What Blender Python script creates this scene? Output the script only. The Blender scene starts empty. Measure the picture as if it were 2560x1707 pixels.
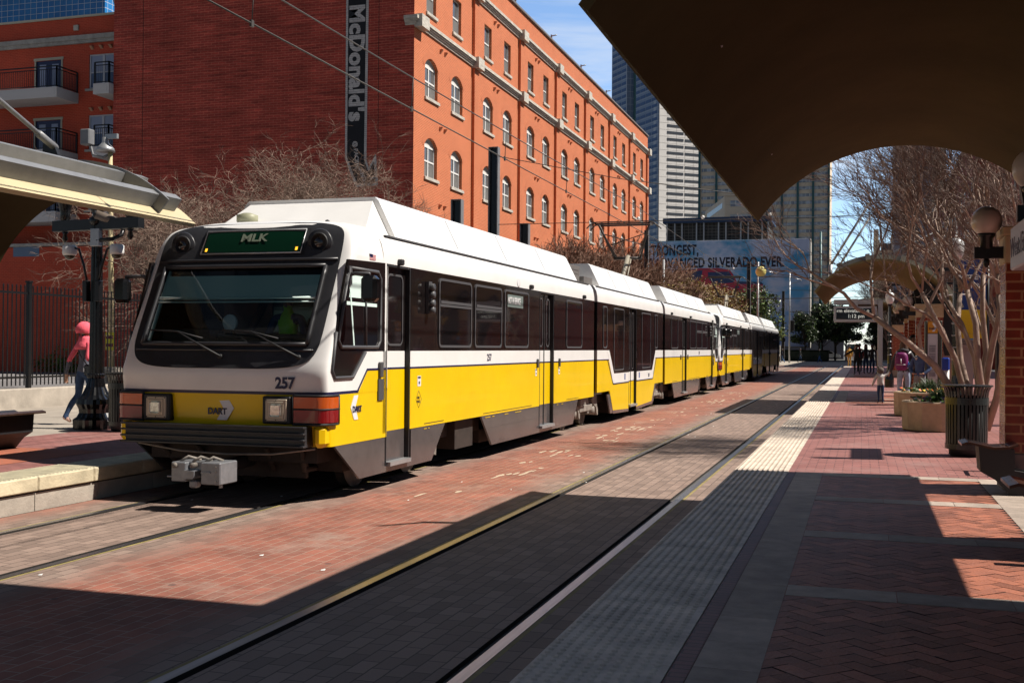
import bpy, math, random
from mathutils import Vector, Matrix
R = math.radians
random.seed(7)
sc = bpy.context.scene
COL = sc.collection

# ---------------------------------------------------------------- camera, sky, sun, exposure
cam_d = bpy.data.cameras.new("camera"); cam = bpy.data.objects.new("camera", cam_d); COL.objects.link(cam)
cam_d.sensor_width = 36.0; cam_d.lens = 36.0 * 2800.0 / 2560.0
cam_d.clip_start = 0.05; cam_d.clip_end = 5000
yaw, pitch, roll = math.atan(875.1 / 2800.0), R(0.27), R(0.45)
cam.matrix_world = (Matrix.Translation((0, 0, 1.8)) @ Matrix.Rotation(yaw, 4, 'Z')
                    @ Matrix.Rotation(math.pi / 2 + pitch, 4, 'X') @ Matrix.Rotation(roll, 4, 'Z'))
sc.camera = cam
SUN = Vector((0.78, 0.19, 1.0)).normalized()
world = bpy.data.worlds.new("World"); sc.world = world; world.use_nodes = True
wn, wl = world.node_tree.nodes, world.node_tree.links
wn.clear()
wo = wn.new('ShaderNodeOutputWorld'); bg = wn.new('ShaderNodeBackground'); sky = wn.new('ShaderNodeTexSky')
sky.sky_type = 'NISHITA'; sky.sun_disc = False
sky.sun_elevation = math.asin(SUN.z); sky.sun_rotation = math.atan2(SUN.x, SUN.y)
sky.air_density = 0.9; sky.dust_density = 0.25; sky.ozone_density = 4.0; sky.altitude = 150
tc = wn.new('ShaderNodeTexCoord'); mp = wn.new('ShaderNodeMapping'); mp.inputs['Scale'].default_value = (1.6, 2.6, 9.0)
mp.inputs['Rotation'].default_value = (R(8), R(-16), R(25))
nz = wn.new('ShaderNodeTexNoise'); nz.inputs['Scale'].default_value = 1.5; nz.inputs['Detail'].default_value = 9
nz.inputs['Roughness'].default_value = 0.62; nz.inputs['Distortion'].default_value = 0.9
cr = wn.new('ShaderNodeValToRGB'); cr.color_ramp.elements[0].position = 0.43; cr.color_ramp.elements[1].position = 0.68
cr.color_ramp.elements[1].color = (0.80, 0.80, 0.80, 1)
mx = wn.new('ShaderNodeMix'); mx.data_type = 'RGBA'; mx.inputs['B'].default_value = (12.0, 12.8, 14.0, 1)
wl.new(tc.outputs['Generated'], mp.inputs['Vector']); wl.new(mp.outputs['Vector'], nz.inputs['Vector'])
wl.new(nz.outputs['Fac'], cr.inputs['Fac'])
cf = wn.new('ShaderNodeMath'); cf.operation = 'MULTIPLY'; cm = wn.new('ShaderNodeMapRange'); cm.inputs['From Min'].default_value = 0.70; cm.inputs['From Max'].default_value = 0.90
cm.inputs['To Min'].default_value = 0.15; wl.new(cr.outputs['Color'], cf.inputs[0]); wl.new(cm.outputs['Result'], cf.inputs[1]); wl.new(cf.outputs[0], mx.inputs['Factor'])
sz_ = wn.new('ShaderNodeSeparateXYZ'); wl.new(tc.outputs['Generated'], sz_.inputs[0])
gz = wn.new('ShaderNodeMapRange'); gz.inputs['From Min'].default_value = 0.34; gz.inputs['From Max'].default_value = 0.75
gz.inputs['To Min'].default_value = 0.62; gz.inputs['To Max'].default_value = 0.20; wl.new(sz_.outputs[2], gz.inputs['Value'])
gm = wn.new('ShaderNodeMix'); gm.data_type = 'RGBA'; gm.blend_type = 'MULTIPLY'; gm.inputs['Factor'].default_value = 1
# paler, brighter band of sky low in the north west, where the thin cloud lies
dv = wn.new('ShaderNodeVectorMath'); dv.operation = 'DOT_PRODUCT'; dv.inputs[1].default_value = (-0.20, 0.93, 0.31); wl.new(tc.outputs['Generated'], dv.inputs[0])
dr_ = wn.new('ShaderNodeMapRange'); dr_.inputs['From Min'].default_value = 0.74; dr_.inputs['From Max'].default_value = 0.93
dr_.inputs['To Min'].default_value = 0.0; dr_.inputs['To Max'].default_value = 2.4; wl.new(dv.outputs['Value'], dr_.inputs['Value'])
ga = wn.new('ShaderNodeMath'); ga.operation = 'ADD'; wl.new(gz.outputs['Result'], ga.inputs[0]); wl.new(dr_.outputs['Result'], ga.inputs[1])
wl.new(sky.outputs['Color'], gm.inputs['A']); wl.new(ga.outputs[0], gm.inputs['B'])
wl.new(gm.outputs['Result'], mx.inputs['A']); wl.new(dv.outputs['Value'], cm.inputs['Value']); wl.new(mx.outputs['Result'], bg.inputs['Color'])
bg.inputs['Strength'].default_value = 0.05
wl.new(bg.outputs['Background'], wo.inputs['Surface'])
sun_d = bpy.data.lights.new("sun", 'SUN'); sun_d.energy = 5.0; sun_d.angle = R(0.5); sun_d.color = (1.0, 0.93, 0.84)
sun = bpy.data.objects.new("sun", sun_d); COL.objects.link(sun)
sun.rotation_euler = SUN.to_track_quat('Z', 'Y').to_euler(); sun.location = (20, 5, 40)
sc.view_settings.view_transform = 'Standard'; sc.view_settings.look = 'None'
sc.view_settings.exposure = 0.42; sc.view_settings.gamma = 1.0
sc.cycles.max_bounces = 6; sc.cycles.diffuse_bounces = 1; sc.cycles.transparent_max_bounces = 8
sc.cycles.caustics_reflective = False; sc.cycles.caustics_refractive = False

# ---------------------------------------------------------------- materials
MATS = {}
def mat(name, col=(0.5, 0.5, 0.5), rough=0.6, metal=0.0, spec=0.5, var=0.0, vscale=3.0, bump=0.0, bscale=20.0,
        streak=None, coat=0.0, island=0.0, emit=None, estr=0.0, col2=None, dirt=0.0):
    if name in MATS: return MATS[name]
    m = bpy.data.materials.new(name); m.use_nodes = True; MATS[name] = m
    n, l = m.node_tree.nodes, m.node_tree.links
    b = n['Principled BSDF']
    b.inputs['Roughness'].default_value = rough; b.inputs['Metallic'].default_value = metal
    b.inputs['Specular IOR Level'].default_value = spec; b.inputs['Coat Weight'].default_value = coat
    b.inputs['Base Color'].default_value = (*col, 1)
    if emit:
        b.inputs['Emission Color'].default_value = (*emit, 1); b.inputs['Emission Strength'].default_value = estr
    tex = n.new('ShaderNodeTexCoord')
    src = None
    if var > 0 or col2:
        t = n.new('ShaderNodeTexNoise'); t.inputs['Scale'].default_value = vscale; t.inputs['Detail'].default_value = 8
        t.inputs['Roughness'].default_value = 0.65
        mpp = n.new('ShaderNodeMapping'); mpp.inputs['Scale'].default_value = streak or (1, 1, 1)
        l.new(tex.outputs['Object'], mpp.inputs['Vector']); l.new(mpp.outputs['Vector'], t.inputs['Vector'])
        rp = n.new('ShaderNodeValToRGB'); rp.color_ramp.elements[0].position = 0.3; rp.color_ramp.elements[1].position = 0.7
        c2 = col2 or tuple(max(0, c * (1 - var)) for c in col)
        c1 = col if col2 else tuple(min(1, c * (1 + var * 0.6)) for c in col)
        rp.color_ramp.elements[0].color = (*c2, 1); rp.color_ramp.elements[1].color = (*c1, 1)
        l.new(t.outputs['Fac'], rp.inputs['Fac']); src = rp.outputs['Color']
    if island > 0:
        g = n.new('ShaderNodeNewGeometry'); mr = n.new('ShaderNodeMapRange')
        mr.inputs['To Min'].default_value = 1 - island; mr.inputs['To Max'].default_value = 1 + island * 0.5
        l.new(g.outputs['Random Per Island'], mr.inputs['Value'])
        mm = n.new('ShaderNodeMix'); mm.data_type = 'RGBA'; mm.blend_type = 'MULTIPLY'; mm.inputs['Factor'].default_value = 1
        if src: l.new(src, mm.inputs['A'])
        else: mm.inputs['A'].default_value = (*col, 1)
        l.new(mr.outputs['Result'], mm.inputs['B']); src = mm.outputs['Result']
    if src: l.new(src, b.inputs['Base Color'])
    if bump > 0:
        t = n.new('ShaderNodeTexNoise'); t.inputs['Scale'].default_value = bscale; t.inputs['Detail'].default_value = 6
        l.new(tex.outputs['Object'], t.inputs['Vector'])
        bp = n.new('ShaderNodeBump'); bp.inputs['Strength'].default_value = bump; bp.inputs['Distance'].default_value = 0.02
        l.new(t.outputs['Fac'], bp.inputs['Height']); l.new(bp.outputs['Normal'], b.inputs['Normal'])
    return m

def brickmat(name, c1, c2, mortar, w=0.215, h=0.075, ms=0.01, axes='uz', bump=0.6, rough=0.75, var=0.25, vscale=1.2,
             stain=None, stain_pos=(0.5, 0.62), offset=0.5, bias=0.0, wob=0.0, spec=0.4, band=None, paint=None, bdist=0.01, rowvar=0.0):
    """axes: 'uz' = (x+y, z) walls, 'yx' = rows along y, 'xy' = rows along x."""
    if name in MATS: return MATS[name]
    m = bpy.data.materials.new(name); m.use_nodes = True; MATS[name] = m
    n, l = m.node_tree.nodes, m.node_tree.links
    b = n['Principled BSDF']; b.inputs['Roughness'].default_value = rough; b.inputs['Specular IOR Level'].default_value = spec
    tex = n.new('ShaderNodeTexCoord'); sp = n.new('ShaderNodeSeparateXYZ'); cb = n.new('ShaderNodeCombineXYZ')
    l.new(tex.outputs['Object'], sp.inputs[0])
    if axes == 'uz':
        ad = n.new('ShaderNodeMath'); ad.operation = 'ADD'; l.new(sp.outputs[0], ad.inputs[0]); l.new(sp.outputs[1], ad.inputs[1])
        l.new(ad.outputs[0], cb.inputs[0]); l.new(sp.outputs[2], cb.inputs[1])
    elif axes == 'yx':
        l.new(sp.outputs[1], cb.inputs[0]); l.new(sp.outputs[0], cb.inputs[1])
    else:
        l.new(sp.outputs[0], cb.inputs[0]); l.new(sp.outputs[1], cb.inputs[1])
    vec = cb.outputs[0]
    if wob > 0:
        wt = n.new('ShaderNodeTexNoise'); wt.inputs['Scale'].default_value = 6; l.new(vec, wt.inputs['Vector'])
        va = n.new('ShaderNodeVectorMath'); va.operation = 'MULTIPLY_ADD'; va.inputs[1].default_value = (0, wob, 0)
        l.new(wt.outputs['Color'], va.inputs[0]); l.new(vec, va.inputs[2]); vec = va.outputs[0]
    bt = n.new('ShaderNodeTexBrick'); bt.offset = offset
    bt.inputs['Color1'].default_value = (*c1, 1); bt.inputs['Color2'].default_value = (*c2, 1); bt.inputs['Mortar'].default_value = (*mortar, 1)
    bt.inputs['Scale'].default_value = 1; bt.inputs['Mortar Size'].default_value = ms; bt.inputs['Mortar Smooth'].default_value = 0.1
    bt.inputs['Bias'].default_value = bias; bt.inputs['Brick Width'].default_value = w; bt.inputs['Row Height'].default_value = h
    l.new(vec, bt.inputs['Vector']); src = bt.outputs['Color']
    if var > 0:
        t = n.new('ShaderNodeTexNoise'); t.inputs['Scale'].default_value = vscale; t.inputs['Detail'].default_value = 9; t.inputs['Roughness'].default_value = 0.7
        l.new(tex.outputs['Object'], t.inputs['Vector'])
        mr = n.new('ShaderNodeMapRange'); mr.inputs['From Min'].default_value = 0.3; mr.inputs['From Max'].default_value = 0.7
        mr.inputs['To Min'].default_value = 1 - var; mr.inputs['To Max'].default_value = 1 + var * 0.6
        l.new(t.outputs['Fac'], mr.inputs['Value'])
        mm = n.new('ShaderNodeMix'); mm.data_type = 'RGBA'; mm.blend_type = 'MULTIPLY'; mm.inputs['Factor'].default_value = 1
        l.new(src, mm.inputs['A']); l.new(mr.outputs['Result'], mm.inputs['B']); src = mm.outputs['Result']
    if rowvar > 0:   # uneven courses: noise stretched along the rows
        mr0 = n.new('ShaderNodeMapping'); mr0.inputs['Scale'].default_value = (0.55, 7.0, 1); l.new(vec, mr0.inputs['Vector'])
        t = n.new('ShaderNodeTexNoise'); t.inputs['Scale'].default_value = 1.0; t.inputs['Detail'].default_value = 5; l.new(mr0.outputs[0], t.inputs['Vector'])
        mr = n.new('ShaderNodeMapRange'); mr.inputs['From Min'].default_value = 0.3; mr.inputs['From Max'].default_value = 0.7
        mr.inputs['To Min'].default_value = 1 - rowvar; mr.inputs['To Max'].default_value = 1 + rowvar * 0.5; l.new(t.outputs['Fac'], mr.inputs['Value'])
        mm = n.new('ShaderNodeMix'); mm.data_type = 'RGBA'; mm.blend_type = 'MULTIPLY'; mm.inputs['Factor'].default_value = 1
        l.new(src, mm.inputs['A']); l.new(mr.outputs['Result'], mm.inputs['B']); src = mm.outputs['Result']
    if stain:
        t = n.new('ShaderNodeTexNoise'); t.inputs['Scale'].default_value = 0.9; t.inputs['Detail'].default_value = 10; t.inputs['Roughness'].default_value = 0.75
        l.new(tex.outputs['Object'], t.inputs['Vector'])
        rp = n.new('ShaderNodeMapRange'); rp.inputs['From Min'].default_value = stain_pos[0]; rp.inputs['From Max'].default_value = stain_pos[1]
        l.new(t.outputs['Fac'], rp.inputs['Value'])
        mm = n.new('ShaderNodeMix'); mm.data_type = 'RGBA'; mm.inputs['B'].default_value = (*stain, 1)
        l.new(rp.outputs['Result'], mm.inputs['Factor']); l.new(src, mm.inputs['A']); src = mm.outputs['Result']
    if band:   # soft bands of another colour along y at given x centres: (colour, [(x, half width)], strength)
        colr, bands, st = band
        tot = None
        wn2 = n.new('ShaderNodeTexNoise'); wn2.inputs['Scale'].default_value = 1.3; wn2.inputs['Detail'].default_value = 6
        l.new(tex.outputs['Object'], wn2.inputs['Vector'])
        for (bx, hw) in bands:
            s1 = n.new('ShaderNodeMath'); s1.operation = 'SUBTRACT'; l.new(sp.outputs[0], s1.inputs[0]); s1.inputs[1].default_value = bx
            a1 = n.new('ShaderNodeMath'); a1.operation = 'ABSOLUTE'; l.new(s1.outputs[0], a1.inputs[0])
            w1 = n.new('ShaderNodeMath'); w1.operation = 'MULTIPLY_ADD'; l.new(wn2.outputs['Fac'], w1.inputs[0]); w1.inputs[1].default_value = 0.7; l.new(a1.outputs[0], w1.inputs[2])
            mr = n.new('ShaderNodeMapRange'); mr.inputs['From Min'].default_value = hw + 0.10; mr.inputs['From Max'].default_value = hw + 0.6
            mr.inputs['To Min'].default_value = st; mr.inputs['To Max'].default_value = 0; l.new(w1.outputs[0], mr.inputs['Value'])
            if tot is None: tot = mr.outputs['Result']
            else:
                mxn = n.new('ShaderNodeMath'); mxn.operation = 'MAXIMUM'; l.new(tot, mxn.inputs[0]); l.new(mr.outputs['Result'], mxn.inputs[1]); tot = mxn.outputs[0]
        mm = n.new('ShaderNodeMix'); mm.data_type = 'RGBA'; l.new(tot, mm.inputs['Factor']); l.new(src, mm.inputs['A'])
        g2 = n.new('ShaderNodeMix'); g2.data_type = 'RGBA'; g2.blend_type = 'MULTIPLY'; g2.inputs['Factor'].default_value = 1.0
        g2.inputs['B'].default_value = (*colr, 1); l.new(bt.outputs['Fac'], g2.inputs['Factor'])
        ccc = n.new('ShaderNodeMix'); ccc.data_type = 'RGBA'; ccc.inputs['A'].default_value = (*colr, 1); ccc.inputs['B'].default_value = (*[c * 0.28 for c in colr], 1)
        l.new(bt.outputs['Fac'], ccc.inputs['Factor'])
        sr = n.new('ShaderNodeSeparateColor'); l.new(bt.outputs['Color'], sr.inputs[0]); vr0 = n.new('ShaderNodeMapRange'); vr0.inputs['From Min'].default_value = c2[0]; vr0.inputs['From Max'].default_value = c1[0]
        vr0.inputs['To Min'].default_value = 0.72; vr0.inputs['To Max'].default_value = 1.12; l.new(sr.outputs[0], vr0.inputs['Value'])
        cc4 = n.new('ShaderNodeMix'); cc4.data_type = 'RGBA'; cc4.blend_type = 'MULTIPLY'; cc4.inputs['Factor'].default_value = 1; l.new(ccc.outputs['Result'], cc4.inputs['A']); l.new(vr0.outputs['Result'], cc4.inputs['B'])
        l.new(cc4.outputs['Result'], mm.inputs['B']); src = mm.outputs['Result']
        # dark gum and oil spots
        v = n.new('ShaderNodeTexVoronoi'); v.inputs['Scale'].default_value = 1.7; l.new(tex.outputs['Object'], v.inputs['Vector'])
        vr = n.new('ShaderNodeMapRange'); vr.inputs['From Min'].default_value = 0.045; vr.inputs['From Max'].default_value = 0.06
        vr.inputs['To Min'].default_value = 0.6; vr.inputs['To Max'].default_value = 0; l.new(v.outputs['Distance'], vr.inputs['Value'])
        m3 = n.new('ShaderNodeMix'); m3.data_type = 'RGBA'; m3.inputs['B'].default_value = (0.05, 0.045, 0.045, 1)
        l.new(vr.outputs['Result'], m3.inputs['Factor']); l.new(src, m3.inputs['A']); src = m3.outputs['Result']
    l.new(src, b.inputs['Base Color'])
    if bump > 0:
        t2 = n.new('ShaderNodeTexNoise'); t2.inputs['Scale'].default_value = 40; t2.inputs['Detail'].default_value = 5; l.new(tex.outputs['Object'], t2.inputs['Vector'])
        inv = n.new('ShaderNodeMath'); inv.operation = 'MULTIPLY_ADD'; inv.inputs[1].default_value = -1.0; l.new(bt.outputs['Fac'], inv.inputs[0])
        sc2 = n.new('ShaderNodeMath'); sc2.operation = 'MULTIPLY'; sc2.inputs[1].default_value = 0.5; l.new(t2.outputs['Fac'], sc2.inputs[0]); l.new(sc2.outputs[0], inv.inputs[2])
        bp = n.new('ShaderNodeBump'); bp.inputs['Strength'].default_value = bump; bp.inputs['Distance'].default_value = bdist
        l.new(inv.outputs[0], bp.inputs['Height']); l.new(bp.outputs['Normal'], b.inputs['Normal'])
    return m

def glassmat(name, tint=(0.7, 0.8, 0.8), refl=0.12, trans=0.85, rough=0.02):
    if name in MATS: return MATS[name]
    m = bpy.data.materials.new(name); m.use_nodes = True; MATS[name] = m
    n, l = m.node_tree.nodes, m.node_tree.links; n.clear()
    o = n.new('ShaderNodeOutputMaterial'); tr = n.new('ShaderNodeBsdfTransparent'); gl = n.new('ShaderNodeBsdfGlossy')
    tr.inputs['Color'].default_value = (*[t * trans for t in tint], 1); gl.inputs['Roughness'].default_value = rough
    lw = n.new('ShaderNodeFresnel'); lw.inputs['IOR'].default_value = 1.5
    ad = n.new('ShaderNodeMath'); ad.operation = 'ADD'; ad.inputs[1].default_value = refl; l.new(lw.outputs[0], ad.inputs[0])
    mi = n.new('ShaderNodeMixShader'); l.new(ad.outputs[0], mi.inputs['Fac']); l.new(tr.outputs[0], mi.inputs[1]); l.new(gl.outputs[0], mi.inputs[2])
    l.new(mi.outputs[0], o.inputs['Surface'])
    return m

# ---------------------------------------------------------------- objects and meshes
OFF = {}
def tag(o, label=None, cat=None, group=None, kind=None):
    if label: o["label"] = label
    if cat: o["category"] = cat
    if group: o["group"] = group
    if kind: o["kind"] = kind
    return o
def thing(name, label, cat, loc=(0, 0, 0), group=None, local=False):
    o = bpy.data.objects.new(name, None); COL.objects.link(o); o.empty_display_size = 0.3
    o.location = loc; tag(o, label, cat, group); OFF[o] = Vector((0, 0, 0)) if local else Vector(loc)
    return o
def copy_tree(o, parent=None):
    c = o.copy(); COL.objects.link(c); c.parent = parent
    for ch in list(o.children): copy_tree(ch, c)
    return c
def put(o, loc, rz=0.0, label=None, sc_=None, cat=None, group=None):
    o.location = loc; o.rotation_euler = (0, 0, rz)
    if sc_: o.scale = sc_ if hasattr(sc_, '__len__') else (sc_,) * 3
    if label: o["label"] = label
    if cat: o["category"] = cat
    if group: o["group"] = group
    return o

class MB:
    def __init__(s, tf=None, flip=False):
        s.v, s.f, s.m, s.s, s.tf, s.flip = [], [], [], [], tf, flip
    def add(s, vs, fs, mi=0, smooth=False):
        o = len(s.v)
        for p in vs:
            p = Vector(p); s.v.append(s.tf(p) if s.tf else p)
        for f in fs:
            f = [i + o for i in f]; s.f.append(f[::-1] if s.flip else f); s.m.append(mi); s.s.append(smooth)
        return s
    def quad(s, a, b, c, d, mi=0): return s.add([a, b, c, d], [(0, 1, 2, 3)], mi)
    def box(s, x0, x1, y0, y1, z0, z1, mi=0):
        v = [(x0, y0, z0), (x1, y0, z0), (x1, y1, z0), (x0, y1, z0), (x0, y0, z1), (x1, y0, z1), (x1, y1, z1), (x0, y1, z1)]
        return s.add(v, [(0, 3, 2, 1), (4, 5, 6, 7), (0, 1, 5, 4), (1, 2, 6, 5), (2, 3, 7, 6), (3, 0, 4, 7)], mi)
    def rbox(s, x0, x1, y0, y1, z0, z1, r=0.02, mi=0):
        """box with chamfered edges"""
        def lp(z, i):
            return [(x0 + i, y0 + r, z), (x0 + r, y0 + i, z), (x1 - r, y0 + i, z), (x1 - i, y0 + r, z), (x1 - i, y1 - r, z), (x1 - r, y1 - i, z), (x0 + r, y1 - i, z), (x0 + i, y1 - r, z)]
        L = [lp(z0, r), lp(z0 + r, 0), lp(z1 - r, 0), lp(z1, r)]
        vs = sum(L, []); fs = [tuple(range(7, -1, -1)), tuple(range(24, 32))]
        for k in range(3):
            for i in range(8):
                j = (i + 1) % 8; fs.append((k * 8 + i, k * 8 + j, k * 8 + 8 + j, k * 8 + 8 + i))
        return s.add(vs, fs, mi)
    def tube(s, pts, r, n=6, mi=0, smooth=True, cap=True):
        pts = [Vector(p) for p in pts]; rs = r if hasattr(r, '__len__') else [r] * len(pts)
        vs, fs = [], []; prev = None
        for i, p in enumerate(pts):
            d = (pts[min(i + 1, len(pts) - 1)] - pts[max(i - 1, 0)])
            if d.length < 1e-9: d = Vector((0, 0, 1))
            d.normalize()
            if prev is None:
                a = Vector((0, 0, 1)) if abs(d.z) < 0.9 else Vector((1, 0, 0)); u = d.cross(a).normalized()
            else:
                u = (prev - d * prev.dot(d))
                u = u.normalized() if u.length > 1e-6 else d.orthogonal().normalized()
            prev = u; w = d.cross(u)
            for k in range(n):
                t = 2 * math.pi * k / n; vs.append(p + (u * math.cos(t) + w * math.sin(t)) * rs[i])
        for i in range(len(pts) - 1):
            for k in range(n):
                k2 = (k + 1) % n; fs.append((i * n + k, i * n + k2, (i + 1) * n + k2, (i + 1) * n + k))
        if cap:
            fs.append(tuple(range(n - 1, -1, -1))); fs.append(tuple((len(pts) - 1) * n + k for k in range(n)))
        return s.add(vs, fs, mi, smooth)
    def beam(s, a, b, w, h, mi=0, up=(0, 0, 1)):
        a, b = Vector(a), Vector(b); d = (b - a).normalized(); upv = Vector(up)
        if abs(d.dot(upv)) > 0.98: upv = Vector((0, 1, 0))
        u = d.cross(upv).normalized(); w2 = u.cross(d).normalized()
        vs = []
        for p in (a, b):
            for (i, j) in ((-1, -1), (1, -1), (1, 1), (-1, 1)): vs.append(p + u * (i * w / 2) + w2 * (j * h / 2))
        return s.add(vs, [(3, 2, 1, 0), (4, 5, 6, 7), (0, 1, 5, 4), (1, 2, 6, 5), (2, 3, 7, 6), (3, 0, 4, 7)], mi)
    def lathe(s, prof, c=(0, 0, 0), n=24, mi=0, smooth=True, flute=0.0, nf=0, axis='z'):
        vs, fs = [], []
        for (r, z) in prof:
            for k in range(n):
                t = 2 * math.pi * k / n; rr = r * (1 - (flute if (k % 2) else 0))
                if axis == 'z': vs.append((c[0] + rr * math.cos(t), c[1] + rr * math.sin(t), c[2] + z))
                elif axis == 'y': vs.append((c[0] + rr * math.cos(t), c[1] + z, c[2] + rr * math.sin(t)))
                else: vs.append((c[0] + z, c[1] + rr * math.cos(t), c[2] + rr * math.sin(t)))
        for i in range(len(prof) - 1):
            for k in range(n):
                k2 = (k + 1) % n; fs.append((i * n + k, i * n + k2, (i + 1) * n + k2, (i + 1) * n + k))
        fs.append(tuple(range(n - 1, -1, -1))); fs.append(tuple((len(prof) - 1) * n + k for k in range(n)))
        return s.add(vs, fs, mi, smooth)
    def prism(s, poly, a0, a1, axis='x', mi=0, smooth=False):
        """poly: 2-D points in the plane perpendicular to axis (x: (y,z); y: (x,z); z: (x,y))"""
        def P(q, a): return (a, q[0], q[1]) if axis == 'x' else ((q[0], a, q[1]) if axis == 'y' else (q[0], q[1], a))
        n = len(poly); vs = [P(q, a0) for q in poly] + [P(q, a1) for q in poly]
        fs = [tuple(range(n - 1, -1, -1)), tuple(range(n, 2 * n))]
        for i in range(n): fs.append((i, (i + 1) % n, n + (i + 1) % n, n + i))
        return s.add(vs, fs, mi, smooth)
    def grid(s, P, nu, nv, mi=0, smooth=True, skip=None, mfun=None, closeu=False):
        vs = [P(i / nu, j / nv) for j in range(nv + 1) for i in range(nu + 1)]
        o = len(s.v); s.add(vs, [], mi)
        for j in range(nv):
            for i in range(nu):
                if skip and skip(i, j): continue
                a = o + j * (nu + 1) + i; f = [a, a + 1, a + nu + 2, a + nu + 1]
                s.f.append(f[::-1] if s.flip else f); s.m.append(mfun(i, j) if mfun else mi); s.s.append(smooth)
        return s
    def sphere(s, c, r, n=16, mi=0, sx=1, sy=1, sz=1):
        prof = []
        m = n // 2
        vs, fs = [], []
        for i in range(1, m):
            t = math.pi * i / m
            for k in range(n):
                p = 2 * math.pi * k / n; vs.append((c[0] + r * sx * math.sin(t) * math.cos(p), c[1] + r * sy * math.sin(t) * math.sin(p), c[2] + r * sz * math.cos(t)))
        top = len(vs); vs.append((c[0], c[1], c[2] + r * sz)); vs.append((c[0], c[1], c[2] - r * sz))
        for i in range(m - 2):
            for k in range(n):
                k2 = (k + 1) % n; fs.append((i * n + k, (i + 1) * n + k, (i + 1) * n + k2, i * n + k2))
        for k in range(n):
            k2 = (k + 1) % n; fs.append((top, k, k2)); fs.append((top + 1, (m - 2) * n + k2, (m - 2) * n + k))
        return s.add(vs, fs, mi, True)
    def text(s, txt, o, u, v, size, mi=0, align='LEFT', bold=0.0, sx=1.0, ext=0.002, space=1.0):
        """writing in the plane through o with directions u (reading) and v (up)"""
        cu = bpy.data.curves.new('t', 'FONT'); cu.body = txt; cu.size = size; cu.align_x = align; cu.offset = bold
        cu.extrude = ext; cu.resolution_u = 3; cu.space_character = space
        ob = bpy.data.objects.new('t', cu); COL.objects.link(ob)
        dg = bpy.context.evaluated_depsgraph_get(); me = bpy.data.meshes.new_from_object(ob.evaluated_get(dg))
        o, u, v = Vector(o), Vector(u).normalized(), Vector(v).normalized(); w = u.cross(v)
        s.add([o + u * (p.co.x * sx) + v * p.co.y + w * p.co.z for p in me.vertices], [tuple(f.vertices) for f in me.polygons], mi)
        bpy.data.objects.remove(ob); bpy.data.curves.remove(cu); bpy.data.meshes.remove(me)
        return s
    def build(s, name, mats, parent=None, loc=None):
        if not isinstance(mats, (list, tuple)): mats = [mats]
        me = bpy.data.meshes.new(name); o = bpy.data.objects.new(name, me); COL.objects.link(o)
        if parent is not None: off = OFF[parent]; o.parent = parent
        elif loc is not None: off = Vector(loc); o.location = loc
        else:
            xs = [p.x for p in s.v]; ys = [p.y for p in s.v]; zs = [p.z for p in s.v]
            off = Vector(((min(xs) + max(xs)) / 2, (min(ys) + max(ys)) / 2, min(zs))); o.location = off
        OFF[o] = Vector(off)
        me.from_pydata([tuple(p - off) for p in s.v], [], s.f)
        for m in mats: me.materials.append(m)
        me.polygons.foreach_set('material_index', s.m); me.polygons.foreach_set('use_smooth', s.s)
        me.update()
        return o
# ---------------------------------------------------------------- shared materials
M_asphalt = mat('asphalt', (0.10, 0.098, 0.095), 0.9, var=0.35, vscale=1.5, bump=0.4, bscale=60)
M_conc = mat('concrete', (0.42, 0.37, 0.31), 0.85, var=0.3, vscale=2.0, bump=0.3, bscale=30)
M_conc_d = mat('concrete_dark', (0.25, 0.21, 0.18), 0.85, var=0.4, vscale=2.5, bump=0.3, bscale=30)
M_street = brickmat('street_brick', (0.335, 0.125, 0.085), (0.255, 0.10, 0.07), (0.36, 0.26, 0.20), w=0.235, h=0.118, ms=0.005, axes='yx',
                    bump=0.7, rough=0.8, var=0.34, stain=(0.37, 0.26, 0.21), stain_pos=(0.53, 0.74), wob=0.012,
                    band=((0.29, 0.215, 0.175), [(-7.03, 1.25), (-2.72, 1.25)], 0.92), bdist=0.006)
M_plat = brickmat('platform_brick', (0.36, 0.15, 0.13), (0.27, 0.11, 0.095), (0.10, 0.05, 0.045), w=0.21, h=0.105, ms=0.006, axes='xy',
                  bump=0.4, rough=0.7, var=0.25, stain=(0.34, 0.20, 0.18), stain_pos=(0.52, 0.7), bdist=0.005)
M_soldier = brickmat('soldier_brick', (0.17, 0.07, 0.07), (0.13, 0.06, 0.06), (0.05, 0.03, 0.03), w=0.2, h=0.065, ms=0.005, axes='xy', bump=0.5, rough=0.6, var=0.3)
M_herr = mat('herringbone_brick', (0.40, 0.135, 0.075), 0.6, var=0.35, vscale=9, bump=0.35, bscale=60, island=0.4, col2=(0.30, 0.115, 0.075))
M_bed = mat('paving_joint', (0.035, 0.02, 0.018), 0.9)
M_stone = mat('band_stone', (0.46, 0.375, 0.31), 0.75, var=0.28, vscale=5, bump=0.25, bscale=50, island=0.2)
M_tact = mat('tactile_cream', (0.74, 0.615, 0.50), 0.65, var=0.38, vscale=3.5, bump=0.15, bscale=40, island=0.08)
M_rail = mat('rail_steel', (0.36, 0.35, 0.36), 0.28, metal=0.9, var=0.25, vscale=4, streak=(6, 0.3, 1))
M_groove = mat('rail_groove', (0.018, 0.015, 0.013), 0.9)
M_rust = mat('rail_edge', (0.30, 0.24, 0.09), 0.8, var=0.4, vscale=3)
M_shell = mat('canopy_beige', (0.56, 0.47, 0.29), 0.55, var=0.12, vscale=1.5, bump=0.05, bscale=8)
M_under_shaded = mat('canopy_underside_shaded', (0.085, 0.070, 0.032), 0.85, spec=0.08, var=0.22, vscale=0.8, bump=0.05, bscale=8)  # beige shell darkened: the shade under the near vault is in the colour
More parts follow.
